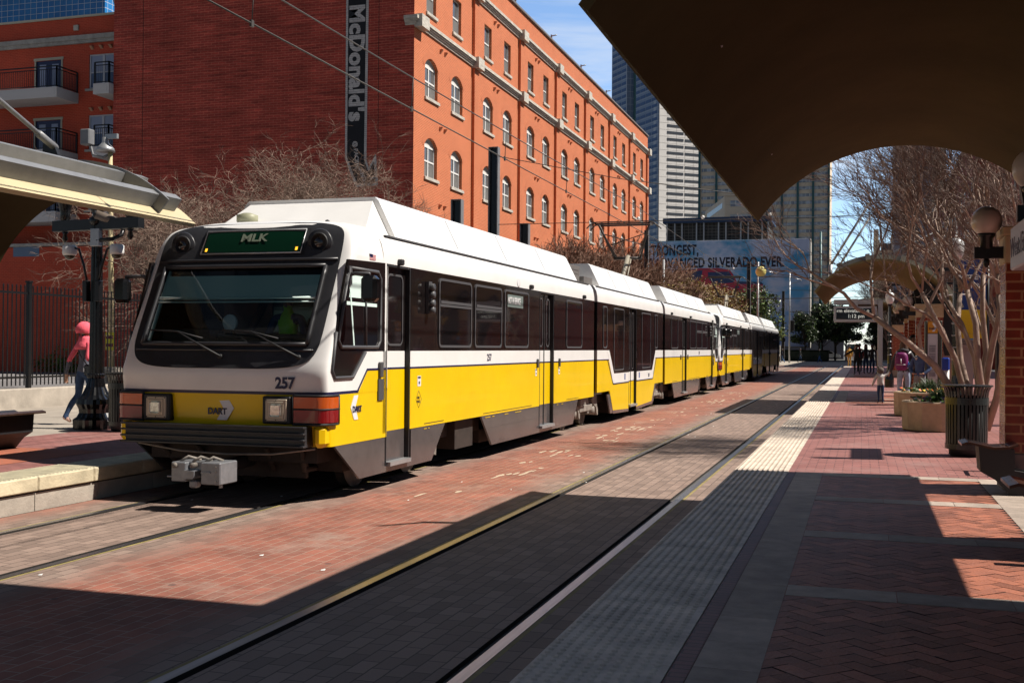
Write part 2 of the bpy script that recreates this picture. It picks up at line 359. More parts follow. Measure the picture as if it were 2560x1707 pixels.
M_under_half_shaded = mat('canopy_underside_half_shaded', (0.21, 0.17, 0.08), 0.85, spec=0.08, var=0.1, vscale=0.8)  # same underside with less shade put into its colour, for the farther vaults
M_steel = mat('grey_steel', (0.22, 0.225, 0.235), 0.5, metal=0.2, var=0.15, vscale=4)
M_black = mat('black_steel', (0.007, 0.007, 0.008), 0.38, var=0.4, vscale=8)
M_blackg = mat('black_gloss', (0.005, 0.005, 0.006), 0.2)
M_pillar = brickmat('glazed_brick', (0.26, 0.035, 0.014), (0.20, 0.028, 0.012), (0.42, 0.20, 0.085), w=0.305, h=0.097, ms=0.011, axes='uz', bump=0.35, rough=0.26, var=0.3, vscale=5, bdist=0.006, spec=0.6)
M_cap = mat('capital_cast_stone', (0.56, 0.42, 0.25), 0.7, var=0.15, vscale=5)
M_globe = mat('frosted_globe', (0.62, 0.52, 0.45), 0.35, spec=0.5)
M_galv = mat('galvanised', (0.45, 0.46, 0.47), 0.4, metal=0.6, var=0.15, vscale=6)
M_white = mat('white_paint', (0.80, 0.79, 0.76), 0.45)

# ---------------------------------------------------------------- ground, street, rails
m = MB(); m.quad((-900, -300, -0.03), (900, -300, -0.03), (900, 1500, -0.03), (-900, 1500, -0.03)); tag(m.build('ground', M_asphalt), kind='structure')
Y0, Y1 = -12.0, 128.0
RAILS = [(-7.78, 1), (-6.28, -1), (-3.57, 1), (-2.07, -1)]       # head centre, side of the flangeway
m = MB(); cuts = []
for x, sd in RAILS:
    lo, hi = (x - 0.075, x + 0.10) if sd > 0 else (x - 0.10, x + 0.075)
    cuts.append((lo, hi))
xs = [-8.44] + [v for c in cuts for v in c] + [-1.44]
for i in range(0, len(xs), 2): m.quad((xs[i], Y0, 0), (xs[i + 1], Y0, 0), (xs[i + 1], Y1, 0), (xs[i], Y1, 0))
tag(m.build('street', M_street, loc=(0, 0, 0)), kind='structure')
for (x, sd), (lo, hi) in zip(RAILS, cuts):
    m = MB()
    if sd > 0: a = [(lo, lo + 0.035, 2, 0.001), (lo + 0.035, x + 0.038, 0, 0.004), (x + 0.038, hi, 1, -0.045)]
    else: a = [(lo, x - 0.038, 1, -0.045), (x - 0.038, hi - 0.035, 0, 0.004), (hi - 0.035, hi, 2, 0.001)]
    for (p, q, mi, z) in a: m.quad((p, Y0, z), (q, Y0, z), (q, Y1, z), (p, Y1, z), mi)
    gx = [r for r in a if r[2] == 1][0]
    for xx in gx[:2]: m.quad((xx, Y0, -0.045), (xx, Y0, 0.002), (xx, Y1, 0.002), (xx, Y1, -0.045), 1)
    tag(m.build('rail', [M_rail, M_groove, M_rust]), kind='structure')
# faded lane lettering between the tracks
M_fade = mat('faded_paint', (0.52, 0.41, 0.31), 0.85)
m = MB(); rr = random.Random(3)
for k in range(190):
    yy = rr.uniform(11.5, 48); xx = -4.75 + rr.gauss(0, 0.22) + 0.15 * math.sin(yy * 1.3)
    if math.sin(yy * 2.1) + math.sin(yy * 0.83 + 1) < -0.1: continue
    L_, W_ = rr.uniform(0.1, 0.45), rr.uniform(0.015, 0.07)
    n_ = 7; P_ = []
    for q in range(n_):
        t = 2 * math.pi * q / n_; s_ = rr.uniform(0.5, 1); P_.append((xx + W_ * s_ * math.cos(t), yy + L_ * s_ * math.sin(t), 0.0025 + 0.00001 * k))
    m.add(P_, [tuple(range(n_))])
tag(m.build('road_marking', M_fade), kind='structure')
m = MB()
for k in range(40):
    xx, yy = rr.uniform(-8, -1.8), rr.uniform(5, 40); s_ = rr.uniform(0.012, 0.035)
    m.add([(xx, yy, 0.003), (xx + s_, yy + s_ * .3, 0.003), (xx + s_ * .8, yy + s_, 0.012), (xx - s_ * .2, yy + s_ * .7, 0.006)], [(0, 1, 2, 3)])
tag(m.build('litter', M_white, loc=(0, 0, 0)), kind='stuff'); bpy.data.objects['litter']['label'] = 'small scraps of pale litter scattered on the brick street'

# right platform
ZP = 0.37
m = MB(); m.box(-1.43, 8.6, Y0, 100, 0.0, ZP - 0.006, 0)
tag(m.build('platform', M_conc), kind='structure')
m = MB(); m.quad((-0.81, Y0, ZP - 0.002), (8.6, Y0, ZP - 0.002), (8.6, 100, ZP - 0.002), (-0.81, 100, ZP - 0.002))
tag(m.build('platform_paving', M_plat, loc=(0, 0, 0)), kind='structure')
# tactile strip: separate plates with truncated domes near the camera
m = MB(); TW = 0.61
def tactile(m, x0, x1, ya, yb, domes_to, z, sgn=1):
    y = ya
    while y < yb:
        m.box(x0, x1, y + 0.004, y + 0.606, z, z + 0.006)
        if y < domes_to:
            seg = 6 if y < 16 else 4
            nx = int((x1 - x0) / 0.058)
            for i in range(nx):
                for j in range(10):
                    cx, cy = x0 + 0.03 + i * 0.0585, y + 0.034 + j * 0.0605
                    v = []
                    for (r_, z_) in ((0.017, z + 0.006), (0.010, z + 0.014)):
                        for q in range(seg): v.append((cx + r_ * math.cos(6.283 * q / seg), cy + r_ * math.sin(6.283 * q / seg), z_))
                    f = [(q, (q + 1) % seg, seg + (q + 1) % seg, seg + q) for q in range(seg)] + [tuple(range(seg, 2 * seg))]
                    m.add(v, f)
        y += 0.61
    return m
tactile(m, -1.425, -0.815, 3.2, 98, 40, ZP - 0.004)
tag(m.build('tactile_strip', M_tact), kind='structure')
# canopy bays: soldier course, stone border, herringbone, cross bands
def bay(ya, yb, fine):
    m = MB(); m.quad((-0.805, ya, ZP + .001), (-0.722, ya, ZP + .001), (-0.722, yb, ZP + .001), (-0.805, yb, ZP + .001))
    tag(m.build('brick_course', M_soldier, loc=(0, 0, 0)), kind='structure')
    m = MB(); m.quad((-0.72, ya, ZP + .0005), (1.52, ya, ZP + .0005), (1.52, yb, ZP + .0005), (-0.72, yb, ZP + .0005)); tag(m.build('paving_bed', M_bed), kind='structure')
    m = MB(); y = ya
    while y < yb - 0.05:
        L_ = 0.30 + 0.25 * rr.random(); L_ = min(L_, yb - y)
        m.box(-0.715, -0.422, y + .002, y + L_ - .003, ZP - 0.003, ZP + 0.006); y += L_
    y = ya
    while y < yb - 0.05:
        L_ = min(0.62, yb - y); m.box(1.225, 1.515, y + .002, y + L_ - .003, ZP - 0.003, ZP + 0.006); y += L_
    bands = [yb - 0.28 - 2.145 * k for k in range(5)]
    for b_ in bands:
        if b_ < ya: continue
        x = -0.42
        while x < 1.2:
            L_ = min(0.62, 1.222 - x); m.box(x + .003, x + L_ - .002, b_, b_ + 0.285, ZP - 0.003, ZP + 0.007); x += 0.62
    tag(m.build('stone_banding', M_stone), kind='structure')
    m = MB(); BW, BL, g = 0.095, 0.195, 0.005
    if fine:
        c45 = math.cos(R(45))
        w = 0.1
        for a in range(-120, 121):
            for b2 in range(-70, 71):
                for hv in (0, 1):
                    if (a - b2) % 4 != (0 if hv == 0 else 3): continue
                    sx, sy = (2, 1) if hv == 0 else (1, 2)
                    cx, cy = (a + sx / 2) * w, (b2 + sy / 2) * w
                    X_, Y_ = (cx - cy) * c45 + 0.4, (cx + cy) * c45 + (ya + yb) / 2
                    if not (-0.46 < X_ < 1.26 and ya - 0.02 < Y_ < yb - 0.02): continue
                    hx, hy = sx * w / 2 - g / 2, sy * w / 2 - g / 2
                    tz = rr.uniform(-0.0012, 0.0012); tl = rr.uniform(-0.012, 0.012); vs = []
                    for (dx, dy) in ((-hx, -hy), (hx, -hy), (hx, hy), (-hx, hy)):
                        vs.append(((cx + dx - cy - dy) * c45 + 0.4, (cx + dx + cy + dy) * c45 + (ya + yb) / 2, ZP + 0.0035 + tz + tl * dx))
                    m.add(vs, [(0, 1, 2, 3)])
    else:
        m.quad((-0.42, ya, ZP + .003), (1.22, ya, ZP + .003), (1.22, yb, ZP + .003), (-0.42, yb, ZP + .003))
    tag(m.build('brick_paving', M_herr, loc=(0, 0, 0)), kind='structure')
bay(3.0, 13.4, True); bay(31.4, 40.6, False); bay(59.2, 68.4, False)

# left platform with its kerb face, sidewalk and lot
m = MB()
m.box(-12.16, -8.50, Y0, 100, 0.0, 0.20); m.box(-12.16, -8.62, Y0, 100, 0.2, ZP - 0.005)
y = Y0
while y < 60:                                                   # lower concrete blocks
    m.box(-8.52, -8.455, y + .006, y + 1.04, 0.0, 0.195); y += 1.045
tag(m.build('platform', M_conc), kind='structure')
M_capc = mat('kerb_cap', (0.62, 0.53, 0.36), 0.8, var=0.35, vscale=2.2, bump=0.35, bscale=25, streak=(1, 1, 2.5))
m = MB(); y = Y0
while y < 60:
    m.rbox(-8.66, -8.415, y + .004, y + 0.91, 0.215, ZP + 0.001, 0.012); y += 0.915
tag(m.build('platform_kerb', M_capc), kind='structure')
m = MB(); y = 6.5
while y < 34:
    m.box(-9.03, -8.425, y + .003, y + 0.607, ZP - 0.004, ZP + 0.004)
    for j in range(10): m.box(-9.01, -8.44, y + 0.012 + j * 0.0605, y + 0.042 + j * 0.0605, ZP + 0.0035, ZP + 0.009)
    y += 0.61
tag(m.build('tactile_strip', mat('tactile_cream_ribbed', (0.68, 0.62, 0.45), 0.65, var=0.3, vscale=4, island=0.06)), kind='structure')
m = MB(); m.quad((-12.16, Y0, ZP), (-9.03, Y0, ZP), (-9.03, 100, ZP), (-12.16, 100, ZP))
tag(m.build('platform_paving', M_plat, loc=(0, 0, 0)), kind='structure')
m = MB()
for (a, b) in ((3.2, 12.6), (31.2, 40.2)):
    m.quad((-11.6, a, ZP + .004), (-9.6, a, ZP + .004), (-9.6, b, ZP + .004), (-11.6, b, ZP + .004))
tag(m.build('brick_inlay', brickmat('inlay_brick', (0.42, 0.13, 0.07), (0.36, 0.11, 0.06), (0.28, 0.14, 0.10), w=0.2, h=0.1, ms=0.006, axes='yx', bump=0.4, rough=0.8), loc=(0, 0, 0)), kind='structure')
m = MB(); m.quad((-17.5, Y0, ZP - .004), (-12.16, Y0, ZP - .004), (-12.16, 100, ZP - .004), (-17.5, 100, ZP - .004))
tag(m.build('sidewalk', brickmat('sidewalk_slabs', (0.40, 0.35, 0.29), (0.36, 0.31, 0.26), (0.16, 0.13, 0.11), w=1.5, h=1.5, ms=0.012, axes='xy', bump=0.3, rough=0.85, var=0.25, offset=0.0), loc=(0, 0, 0)), kind='structure')
m = MB(); m.quad((-75, Y0, 0.26), (-17.9, Y0, 0.26), (-17.9, 49.9, 0.26), (-75, 49.9, 0.26)); tag(m.build('parking_lot', mat('lot_asphalt', (0.20, 0.19, 0.19), 0.9, var=0.25, vscale=1.0, bump=0.3, bscale=60), loc=(0, 0, 0)), kind='structure')
m = MB()
for k in range(9): m.box(-42 + k * 2.7, -41.9 + k * 2.7, 26, 31.5, 0.262, 0.266)
for k in range(12): m.box(-48 + k * 2.7, -47.9 + k * 2.7, 43, 48.5, 0.262, 0.266)
m.box(-50, -18.2, 37.6, 37.72, 0.262, 0.266)
tag(m.build('lot_marking', M_white), kind='structure')
m = MB(); m.rbox(-17.9, -17.5, Y0, 60, 0.0, 0.80, 0.02); tag(m.build('fence_kerb', M_conc, loc=(0, 0, 0)), kind='structure')
m = MB(); m.quad((-20.6, 60, 0.3), (-17.5, 60, 0.3), (-17.5, 115, 0.3), (-20.6, 115, 0.3)); tag(m.build('sidewalk', M_conc), kind='structure')
# crossing beyond the platforms
m = MB(); m.quad((-40, 128, -0.01), (40, 128, -0.01), (40, 168, -0.01), (-40, 168, -0.01)); tag(m.build('road', M_conc), kind='structure')

# ---------------------------------------------------------------- vaulted canopies
RC, ZC = 2.08, 2.20
A_IN, A_OUT = R(15.5), R(144.0)
def canopy(loc, label, sg=1, L=9.0, group='vaulted canopies over the platforms', far=False, under=None, ZC=2.15, A_OUT=R(144.0), A_IN=R(19)):
    t = thing('platform_canopy', label, 'canopy', loc, group, local=True)
    def pt(a, r, y): return (sg * r * math.cos(a), y, ZC + r * math.sin(a))
    m = MB(flip=(sg < 0)); n = 40
    def ring(r0, r1, y0, y1, a0=A_IN, a1=A_OUT, nn=n, mi=0, sm=True):
        P = []
        for i in range(nn + 1):
            a = a0 + (a1 - a0) * i / nn
            P += [pt(a, r0, y0), pt(a, r1, y0), pt(a, r1, y1), pt(a, r0, y1)]
        def f_(k, a, b): return [(4 * i + a, 4 * i + b, 4 * i + 4 + b, 4 * i + 4 + a) for i in range(nn)]
        m.add(P, f_(0, 0, 1), mi, False); m.add(P, f_(0, 1, 2), mi, sm); m.add(P, f_(0, 2, 3), mi, False); m.add(P, f_(0, 3, 0), mi, sm)
        m.add(P, [(0, 1, 2, 3), (4 * nn + 3, 4 * nn + 2, 4 * nn + 1, 4 * nn)], mi)
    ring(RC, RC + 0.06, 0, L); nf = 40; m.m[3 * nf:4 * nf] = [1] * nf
    if sg > 0: m.m[-2:] = [1, 1]; m.m[0:nf] = [1] * nf; m.m[2 * nf:3 * nf] = [1] * nf  # ends and edges take the shade-darkened colour too
    m.build('vault_shell', [M_shell, under or M_under_shaded], t)
    for ad in ((22, 48, 74, 98, 118) if sg > 0 else (30, 55, 80, 96, 111, 126)):
        m = MB(); a = R(ad); rr_ = RC + 0.06 + 0.10
        c = Vector(pt(a, rr_, 0)); rad = Vector((sg * math.cos(a), 0, math.sin(a)))
        m.beam(c + Vector((0, 0.35, 0)), c + Vector((0, L - 0.25, 0)), 0.12, 0.19, up=rad); m.build('purlin', M_steel, t)
    for yy in (0.8, L / 2, L - 0.75):
        m = MB(flip=(sg < 0)); ring(RC + 0.06, RC + (0.24 if sg > 0 else 0.29), yy, yy + 0.03, R(25), R(119 if sg > 0 else 131), 30, 0, False); m.build('arch_rib', M_steel, t)
    for yy in (0.5, 3.95, L - 1.9):
        P = [(RC * math.cos(R(a)) * 0.985, ZC + RC * math.sin(R(a)) * 0.985) for a in (52, 45, 38, 31, 24, 18)]
        P += [(2.13, 2.45), (2.18, 1.65), (1.72, 1.65), (1.62, 2.1), (1.45, 2.55), (1.15, 3.0), (1.05, 3.6)]
        P = [(sg * p[0], p[1]) for p in P]
        m = MB(); m.prism(P, yy + 0.16, yy + 0.28, 'y'); m.build('support_bracket', M_black, t)
    if sg > 0 and not far:
        for yy in (2.2, 6.4):
            m = MB(); m.tube([(sg * -0.2, yy, 6.2), (sg * -1.35, yy, ZC + 2.15)], 0.035, 8); m.tube([(sg * -1.35, yy, ZC + 2.15), (sg * -1.38, yy, ZC + 1.6)], 0.06, 8); m.build('tie_rod', M_galv, t)
    return t
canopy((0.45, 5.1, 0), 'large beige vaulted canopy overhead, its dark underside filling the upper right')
canopy((0.45, 32.3, 0), 'second beige vaulted canopy down the right platform, with grey ribs along its top', under=M_under_half_shaded)
canopy((0.45, 59.8, 0), 'third and farthest vaulted canopy, small beyond the display sign', far=True, under=M_under_half_shaded)
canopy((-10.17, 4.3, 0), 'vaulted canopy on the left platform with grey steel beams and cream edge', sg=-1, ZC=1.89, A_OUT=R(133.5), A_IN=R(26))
# unseen slab added above the frame, shaped to cast the shadow across the street
t = thing('overhead_shadow_slab', 'unseen flat slab added high over the tracks to cast the street shadow', 'canopy', (0, 7, 0))
m = MB(); m.box(-3.0, 9, 3.0, 8.22, 7.0, 7.25, 0); m.build('deck', M_steel, t)  # outline follows the shadow it has to throw
m = MB(); m.box(-9, -3.0, 6.5, 8.22, 7.0, 7.25, 0); m.build('deck', M_steel, t)
for px_ in (-15.5, 9.3):
    m = MB(); m.box(px_, px_ + 0.4, 7.0, 7.4, 0.3, 7.3, 0); m.build('post', M_steel, t)
m = MB(); m.box(-15.5, -9, 7.0, 7.4, 6.9, 7.2); m.build('beam', M_steel, t)

# ---------------------------------------------------------------- brick pillars and globe lamps of the right platform
def pillar(x, y, label, w=0.7, d=0.48, group='brick pillars holding the canopies'):
    t = thing('brick_pillar', label, 'pillar', (x, y, ZP), group)
    m = MB(); m.box(x, x + w, y, y + d, ZP + 0.38, 2.70); m.build('shaft', M_pillar, t)
    m = MB(); m.rbox(x - 0.02, x + w + 0.02, y - 0.03, y + d + 0.02, ZP, ZP + 0.38, 0.01); m.build('base', M_conc_d, t)
    m = MB(); m.rbox(x - 0.01, x + w + 0.01, y - 0.012, y + d + 0.012, 2.70, 2.98, 0.008); m.rbox(x - 0.035, x + w + 0.035, y - 0.04, y + d + 0.04, 2.98, 3.07, 0.01); m.build('capital', M_cap, t)
    return t
def globe_lamp(x, y, label, arm=0.32, r=0.155, z=2.82, group='globe lamps on the canopy pillars'):
    """x, y: face of the pillar the arm grows from"""
    t = thing('globe_lamp', label, 'lamp', (x - arm + 0.1, y, z - 0.15), group)
    gx = x - arm + 0.12
    m = MB(); m.box(gx - 0.12, x, y - 0.045, y + 0.045, z - 0.065, z + 0.055); m.build('arm', M_black, t)
    m = MB(); m.lathe([(0.05, 0.05), (0.062, 0.06), (0.062, 0.17), (0.085, 0.185), (0.09, 0.215), (0.06, 0.22)], (gx, y, z - 0.02), 14); m.lathe([(0.012, -0.16), (0.03, -0.13), (0.035, -0.09), (0.02, -0.06)], (gx, y, z), 10); m.build('stem', M_black, t)
    m = MB(); m.sphere((gx, y, z + 0.17 + r), r, 28); m.build('globe', M_globe, t)
    return t
pillar(1.40, 12.45, 'red glazed brick pillar with pale base, nearest the camera on the right')
pillar(1.40, 8.9, 'brick pillar beside the camera, just outside the right edge')
pillar(1.34, 5.5, 'brick pillar behind the camera under the near canopy')
pillar(1.42, 32.8, 'brick pillar with cream capital under the second canopy, nearest of its row')
pillar(1.35, 36.2, 'middle brick pillar of the row under the second canopy', w=0.5)
pillar(1.35, 39.8, 'last brick pillar of the row under the second canopy', w=0.5)
pillar(1.5, 60.4, 'small distant brick pillar under the third canopy', w=0.9)
pillar(1.5, 64.0, 'farthest brick pillar beyond the second canopy', w=0.9)
globe_lamp(1.41, 12.6, 'large frosted globe lamp on black arm of the nearest brick pillar', arm=0.30)
globe_lamp(1.41, 9.05, 'frosted globe lamp cut off by the right edge of the picture', arm=0.32)
globe_lamp(1.44, 33.0, 'frosted globe lamp on the nearest pillar under the second canopy', arm=0.36)
globe_lamp(1.36, 36.4, 'middle globe lamp of the three under the second canopy', arm=0.34)
globe_lamp(1.36, 40.0, 'farthest globe lamp of the three under the second canopy', arm=0.34)
globe_lamp(1.52, 60.6, 'tiny distant globe lamp under the third canopy', arm=0.34)
# ---------------------------------------------------------------- the red brick warehouse
M_brickR = brickmat('facade_brick', (0.57, 0.138, 0.054), (0.49, 0.115, 0.045), (0.64, 0.30, 0.16), w=0.235, h=0.082, ms=0.011, axes='uz', bump=0.35, rough=0.85, var=0.10, vscale=0.5, bdist=0.006)
M_brickD = brickmat('side_wall_brick', (0.60, 0.085, 0.060), (0.43, 0.06, 0.045), (0.68, 0.18, 0.12), w=0.42, h=0.125, ms=0.016, axes='uz', bump=1.0, rough=0.85, var=0.30, vscale=0.55, wob=0.05, bdist=0.04, rowvar=0.45)
M_brickL = brickmat('apartment_brick', (0.58, 0.075, 0.038), (0.50, 0.065, 0.034), (0.62, 0.15, 0.08), w=0.24, h=0.09, ms=0.008, axes='uz', bump=0.3, rough=0.85, var=0.15, vscale=0.5)
M_arch = mat('arch_brick', (0.55, 0.17, 0.075), 0.8, var=0.15, vscale=12, streak=(1, 8, 1))
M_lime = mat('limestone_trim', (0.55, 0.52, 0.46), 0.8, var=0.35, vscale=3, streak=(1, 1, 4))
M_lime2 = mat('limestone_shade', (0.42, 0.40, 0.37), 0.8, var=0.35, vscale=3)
M_frame = mat('window_white', (0.78, 0.78, 0.76), 0.5)
M_pane = mat('window_pane', (0.12, 0.125, 0.13), 0.12, spec=0.6, var=0.4, vscale=1.3)
M_screen = mat('window_screen', (0.17, 0.17, 0.165), 0.6, var=0.2, vscale=3)
M_roofm = mat('roof_edge', (0.18, 0.16, 0.15), 0.7)

def wall_holes(m, P, u0, u1, z0, z1, holes, depth, mi=0, mj=0):
    """P(u, z, d) -> point; d = distance behind the wall face"""
    us = sorted(set([u0, u1] + [h[0] for h in holes] + [h[1] for h in holes])); zs = sorted(set([z0, z1] + [h[2] for h in holes] + [h[3] for h in holes]))
    for i in range(len(us) - 1):
        for j in range(len(zs) - 1):
            uc, zc = (us[i] + us[i + 1]) / 2, (zs[j] + zs[j + 1]) / 2
            if any(h[0] < uc < h[1] and h[2] < zc < h[3] for h in holes): continue
            m.add([P(us[i], zs[j], 0), P(us[i + 1], zs[j], 0), P(us[i + 1], zs[j + 1], 0), P(us[i], zs[j + 1], 0)], [(0, 1, 2, 3)], mi)
    for (a, b, c, d) in holes:
        for (p, q) in (((a, c), (b, c)), ((b, c), (b, d)), ((b, d), (a, d)), ((a, d), (a, c))):
            m.add([P(*p, 0), P(*q, 0), P(*q, depth), P(*p, depth)], [(0, 1, 2, 3)], mj)

FX, FY = -20.6, 49.8
wh = thing('brick_building', 'long orange-red brick warehouse with rows of arched white windows behind the train', 'building', (FX, FY, 0.3))
BAY = 8.66; NB = 7
holes, wins = [], []
ARCH_ROWS = [6.22, 10.16, 14.10]
for b in range(NB):
    yb = FY + BAY * b
    for o_ in ((1.42, 5.12) if b == 0 else (1.62, 5.30)):
        for z in ARCH_ROWS:
            holes.append((yb + o_, yb + o_ + 1.72, z, z + 2.0)); wins.append(('a', yb + o_, z))
        holes.append((yb + o_ + 0.12, yb + o_ + 1.42, 18.30, 20.15)); wins.append(('r', yb + o_ + 0.12, 18.30))
YE = FY + BAY * NB + 0.5
m = MB()
wall_holes(m, lambda u, z, d: (FX - d, u, z), FY, YE, 0.0, 22.9, holes, 0.30, 0, 0)
# segmental arch spandrels and intrados
def arc_pts(y, z, w, spring, top, n=12):
    h = top - spring; r_ = (w * w / 4 + h * h) / (2 * h); cz = z + top - r_; c_ = y + w / 2; a0 = math.asin(w / 2 / r_)
    return [(c_ + r_ * math.sin(-a0 + 2 * a0 * i / n), cz + r_ * math.cos(-a0 + 2 * a0 * i / n)) for i in range(n + 1)], r_, cz, c_, a0
for (k, y, z) in wins:
    if k != 'a': continue
    P_, r_, cz, c_, a0 = arc_pts(y, z, 1.72, 1.60, 1.985)
    for i in range(12):
        (ya, za), (yb_, zb) = P_[i], P_[i + 1]
        m.add([(FX, ya, za), (FX, yb_, zb), (FX, yb_, z + 2.0), (FX, ya, z + 2.0)], [(0, 1, 2, 3)], 0)
        m.add([(FX, ya, za), (FX, yb_, zb), (FX - 0.3, yb_, zb), (FX - 0.3, ya, za)], [(0, 1, 2, 3)], 0)
m.quad((FX, YE, 0), (FX - 14, YE, 0), (FX - 14, YE, 22.9), (FX, YE, 22.9))
m.quad((FX, FY, 22.9), (FX, YE, 22.9), (FX - 17, YE, 22.9), (FX - 17, FY, 22.9))
m.build('facade_wall', M_brickR, wh)
m = MB(); m.box(-37.6, FX - 0.001, FY + 0.001, FY + 0.3, 0.2, 22.9); m.build('side_wall', M_brickD, wh)
m = MB()                                                          # expansion joints on the side wall
for x in (-35.8, -22.45): m.box(x - 0.015, x + 0.015, FY - 0.004, FY + 0.004, 9.0 if x < -30 else 11.2, 22.9)
m.build('wall_joint', M_bed, wh)
m = MB(); m.box(-37.8, FX + 0.12, FY - 0.12, FY + 0.4, 22.9, 23.02); m.box(FX - 0.4, FX + 0.12, FY + 0.4, YE + 0.1, 22.9, 23.02); m.build('roof_coping', M_roofm, wh)
for zc_ in (17.20, 21.05):
    m = MB()
    for (h0, h1, pr) in ((0.0, 0.10, 0.08), (0.10, 0.18, 0.14), (0.18, 0.26, 0.20), (0.26, 0.42, 0.26)):
        m.box(FX + 0.001, FX + pr, FY, YE, zc_ + h0, zc_ + h1)
        if zc_ < 20: m.box(FX - 0.45, FX + pr, FY - pr, FY, zc_ + h0, zc_ + h1)
    for b in range(NB + 1):
        yb = FY + BAY * b - (0.35 if b else -0.0)
        m.box(FX + 0.01, FX + 0.42, yb - 0.02, yb + 0.95, zc_ - 0.08, zc_ + 0.52)
    m.build('cornice', M_lime, wh)
for b in range(1, NB + 1):
    yb = FY + BAY * b - 0.35
    m = MB(); m.box(FX + 0.002, FX + 0.17, yb, yb + 0.70, 0.3, 17.19); m.box(FX + 0.002, FX + 0.17, yb, yb + 0.70, 17.64, 21.04)
    m.build('pilaster', M_brickR, wh)
M_corb = mat('corbel_tile', (0.55, 0.22, 0.12), 0.7); c0 = None
for b in range(NB):
    for z in (5.0, 9.0, 12.95, 16.9, 20.75):
        for dy in (3.0, 3.65):
            y = FY + BAY * b + dy + 0.4
            if c0 is None:
                m = MB(); m.add([(0, 0, 0), (0.16, 0, -0.02), (0, 0, -0.24), (0, 0.14, 0), (0.16, 0.14, -0.02), (0, 0.14, -0.24)], [(0, 1, 2), (3, 5, 4), (0, 3, 4, 1), (1, 4, 5, 2)])
                c0 = c1 = m.build('wall_corbel', M_corb, None, loc=(0, 0, 0))
            else: c1 = c0.copy(); COL.objects.link(c1)
            c1.parent = wh; c1.location = (0, y - FY, z - 0.3)
# window prototypes (local: hole's lower near corner, facing +x)
def arched_window():
    w, sp, tp = 1.72, 1.60, 1.985; X = -0.16
    m = MB(); f = 0.07
    m.box(X - 0.05, X, 0, f, 0, sp + 0.02); m.box(X - 0.05, X, w - f, w, 0, sp + 0.02)
    m.box(X - 0.05, X, 0, w, 0, f * 1.1); m.box(X - 0.05, X, f, w - f, 0.80, 0.88); m.box(X - 0.045, X + 0.006, w / 2 - 0.05, w / 2 + 0.05, f, sp)
    m.box(X - 0.05, X + 0.004, 0, w, sp - 0.09, sp)
    P_, r_, cz, c_, a0 = arc_pts(0, 0, w, sp, tp, 14); vs = []
    for i in range(15):
        a = -a0 + 2 * a0 * i / 14
        for rr_ in (r_ - 0.07, r_ + 0.02): vs += [(X, c_ + rr_ * math.sin(a), cz + rr_ * math.cos(a))]
    m.add(vs, [(2 * i, 2 * i + 2, 2 * i + 3, 2 * i + 1) for i in range(14)])
    o = m.build('window', M_frame, None, loc=(0, 0, 0))
    m = MB(); m.box(X - 0.06, X - 0.03, 0.01, w - 0.01, 0.0, 0.84, 1); m.box(X - 0.06, X - 0.03, 0.01, w - 0.01, 0.84, sp, 0)
    m.build('pane', [M_pane, M_screen], o)
    m = MB(); m.add([(X - 0.03, c_, sp - 0.02)] + [(X - 0.03, p[0], p[1]) for p in P_], [(0, i + 1, i + 2) for i in range(14)]); m.build('arch_panel', M_frame if False else mat('arch_panel_white', (0.66, 0.64, 0.6), 0.6), o)
    m = MB(); m.rbox(-0.16, 0.09, -0.06, w + 0.16, -0.16, -0.0, 0.012); m.build('sill', M_lime, o)
    m = MB(); n = 14; a1 = a0 * 1.18; vs = []
    for i in range(n + 1):
        a = -a1 + 2 * a1 * i / n
        for rr_ in (r_ + 0.005, r_ + 0.34): vs += [(0.012, c_ + rr_ * math.sin(a), cz + rr_ * math.cos(a))]
    m.add(vs, [(2 * i, 2 * i + 2, 2 * i + 3, 2 * i + 1) for i in range(n)]); m.build('arch_header', M_arch, o)
    return o
def rect_window(w=1.30, h=1.85):
    X = -0.16; f = 0.06; m = MB()
    m.box(X - 0.05, X, 0, f, 0, h); m.box(X - 0.05, X, w - f, w, 0, h); m.box(X - 0.05, X, f, w - f, 0, f); m.box(X - 0.05, X, f, w - f, h - f, h); m.box(X - 0.05, X + 0.004, f, w - f, h * 0.46, h * 0.46 + 0.08)
    o = m.build('window', M_frame, None, loc=(0, 0, 0))
    m = MB(); m.box(X - 0.06, X - 0.03, 0.01, w - 0.01, 0.0, h * 0.5, 1); m.box(X - 0.06, X - 0.03, 0.01, w - 0.01, h * 0.5, h, 0); m.build('pane', [M_pane, M_screen], o)
    m = MB(); m.rbox(-0.16, 0.09, -0.08, w + 0.12, -0.16, -0.0, 0.012); m.build('sill', M_lime, o)
    return o
PA, PR = arched_window(), rect_window()
first = {'a': True, 'r': True}
for (k, y, z) in wins:
    src = PA if k == 'a' else PR
    c = src if first[k] else copy_tree(src); first[k] = False
    c.parent = wh; c.location = (0, y - FY, z - 0.3)
for y in (66.5, 75, 83.6, 92.5):
    m = MB(); m.box(FX - 0.2, FX - 0.1, y, y + 0.1, 23.0, 23.5); m.tube([(FX - 0.1, y, 23.4), (FX + 0.25, y, 23.45)], 0.04, 6); m.build('roof_light', M_galv, wh)

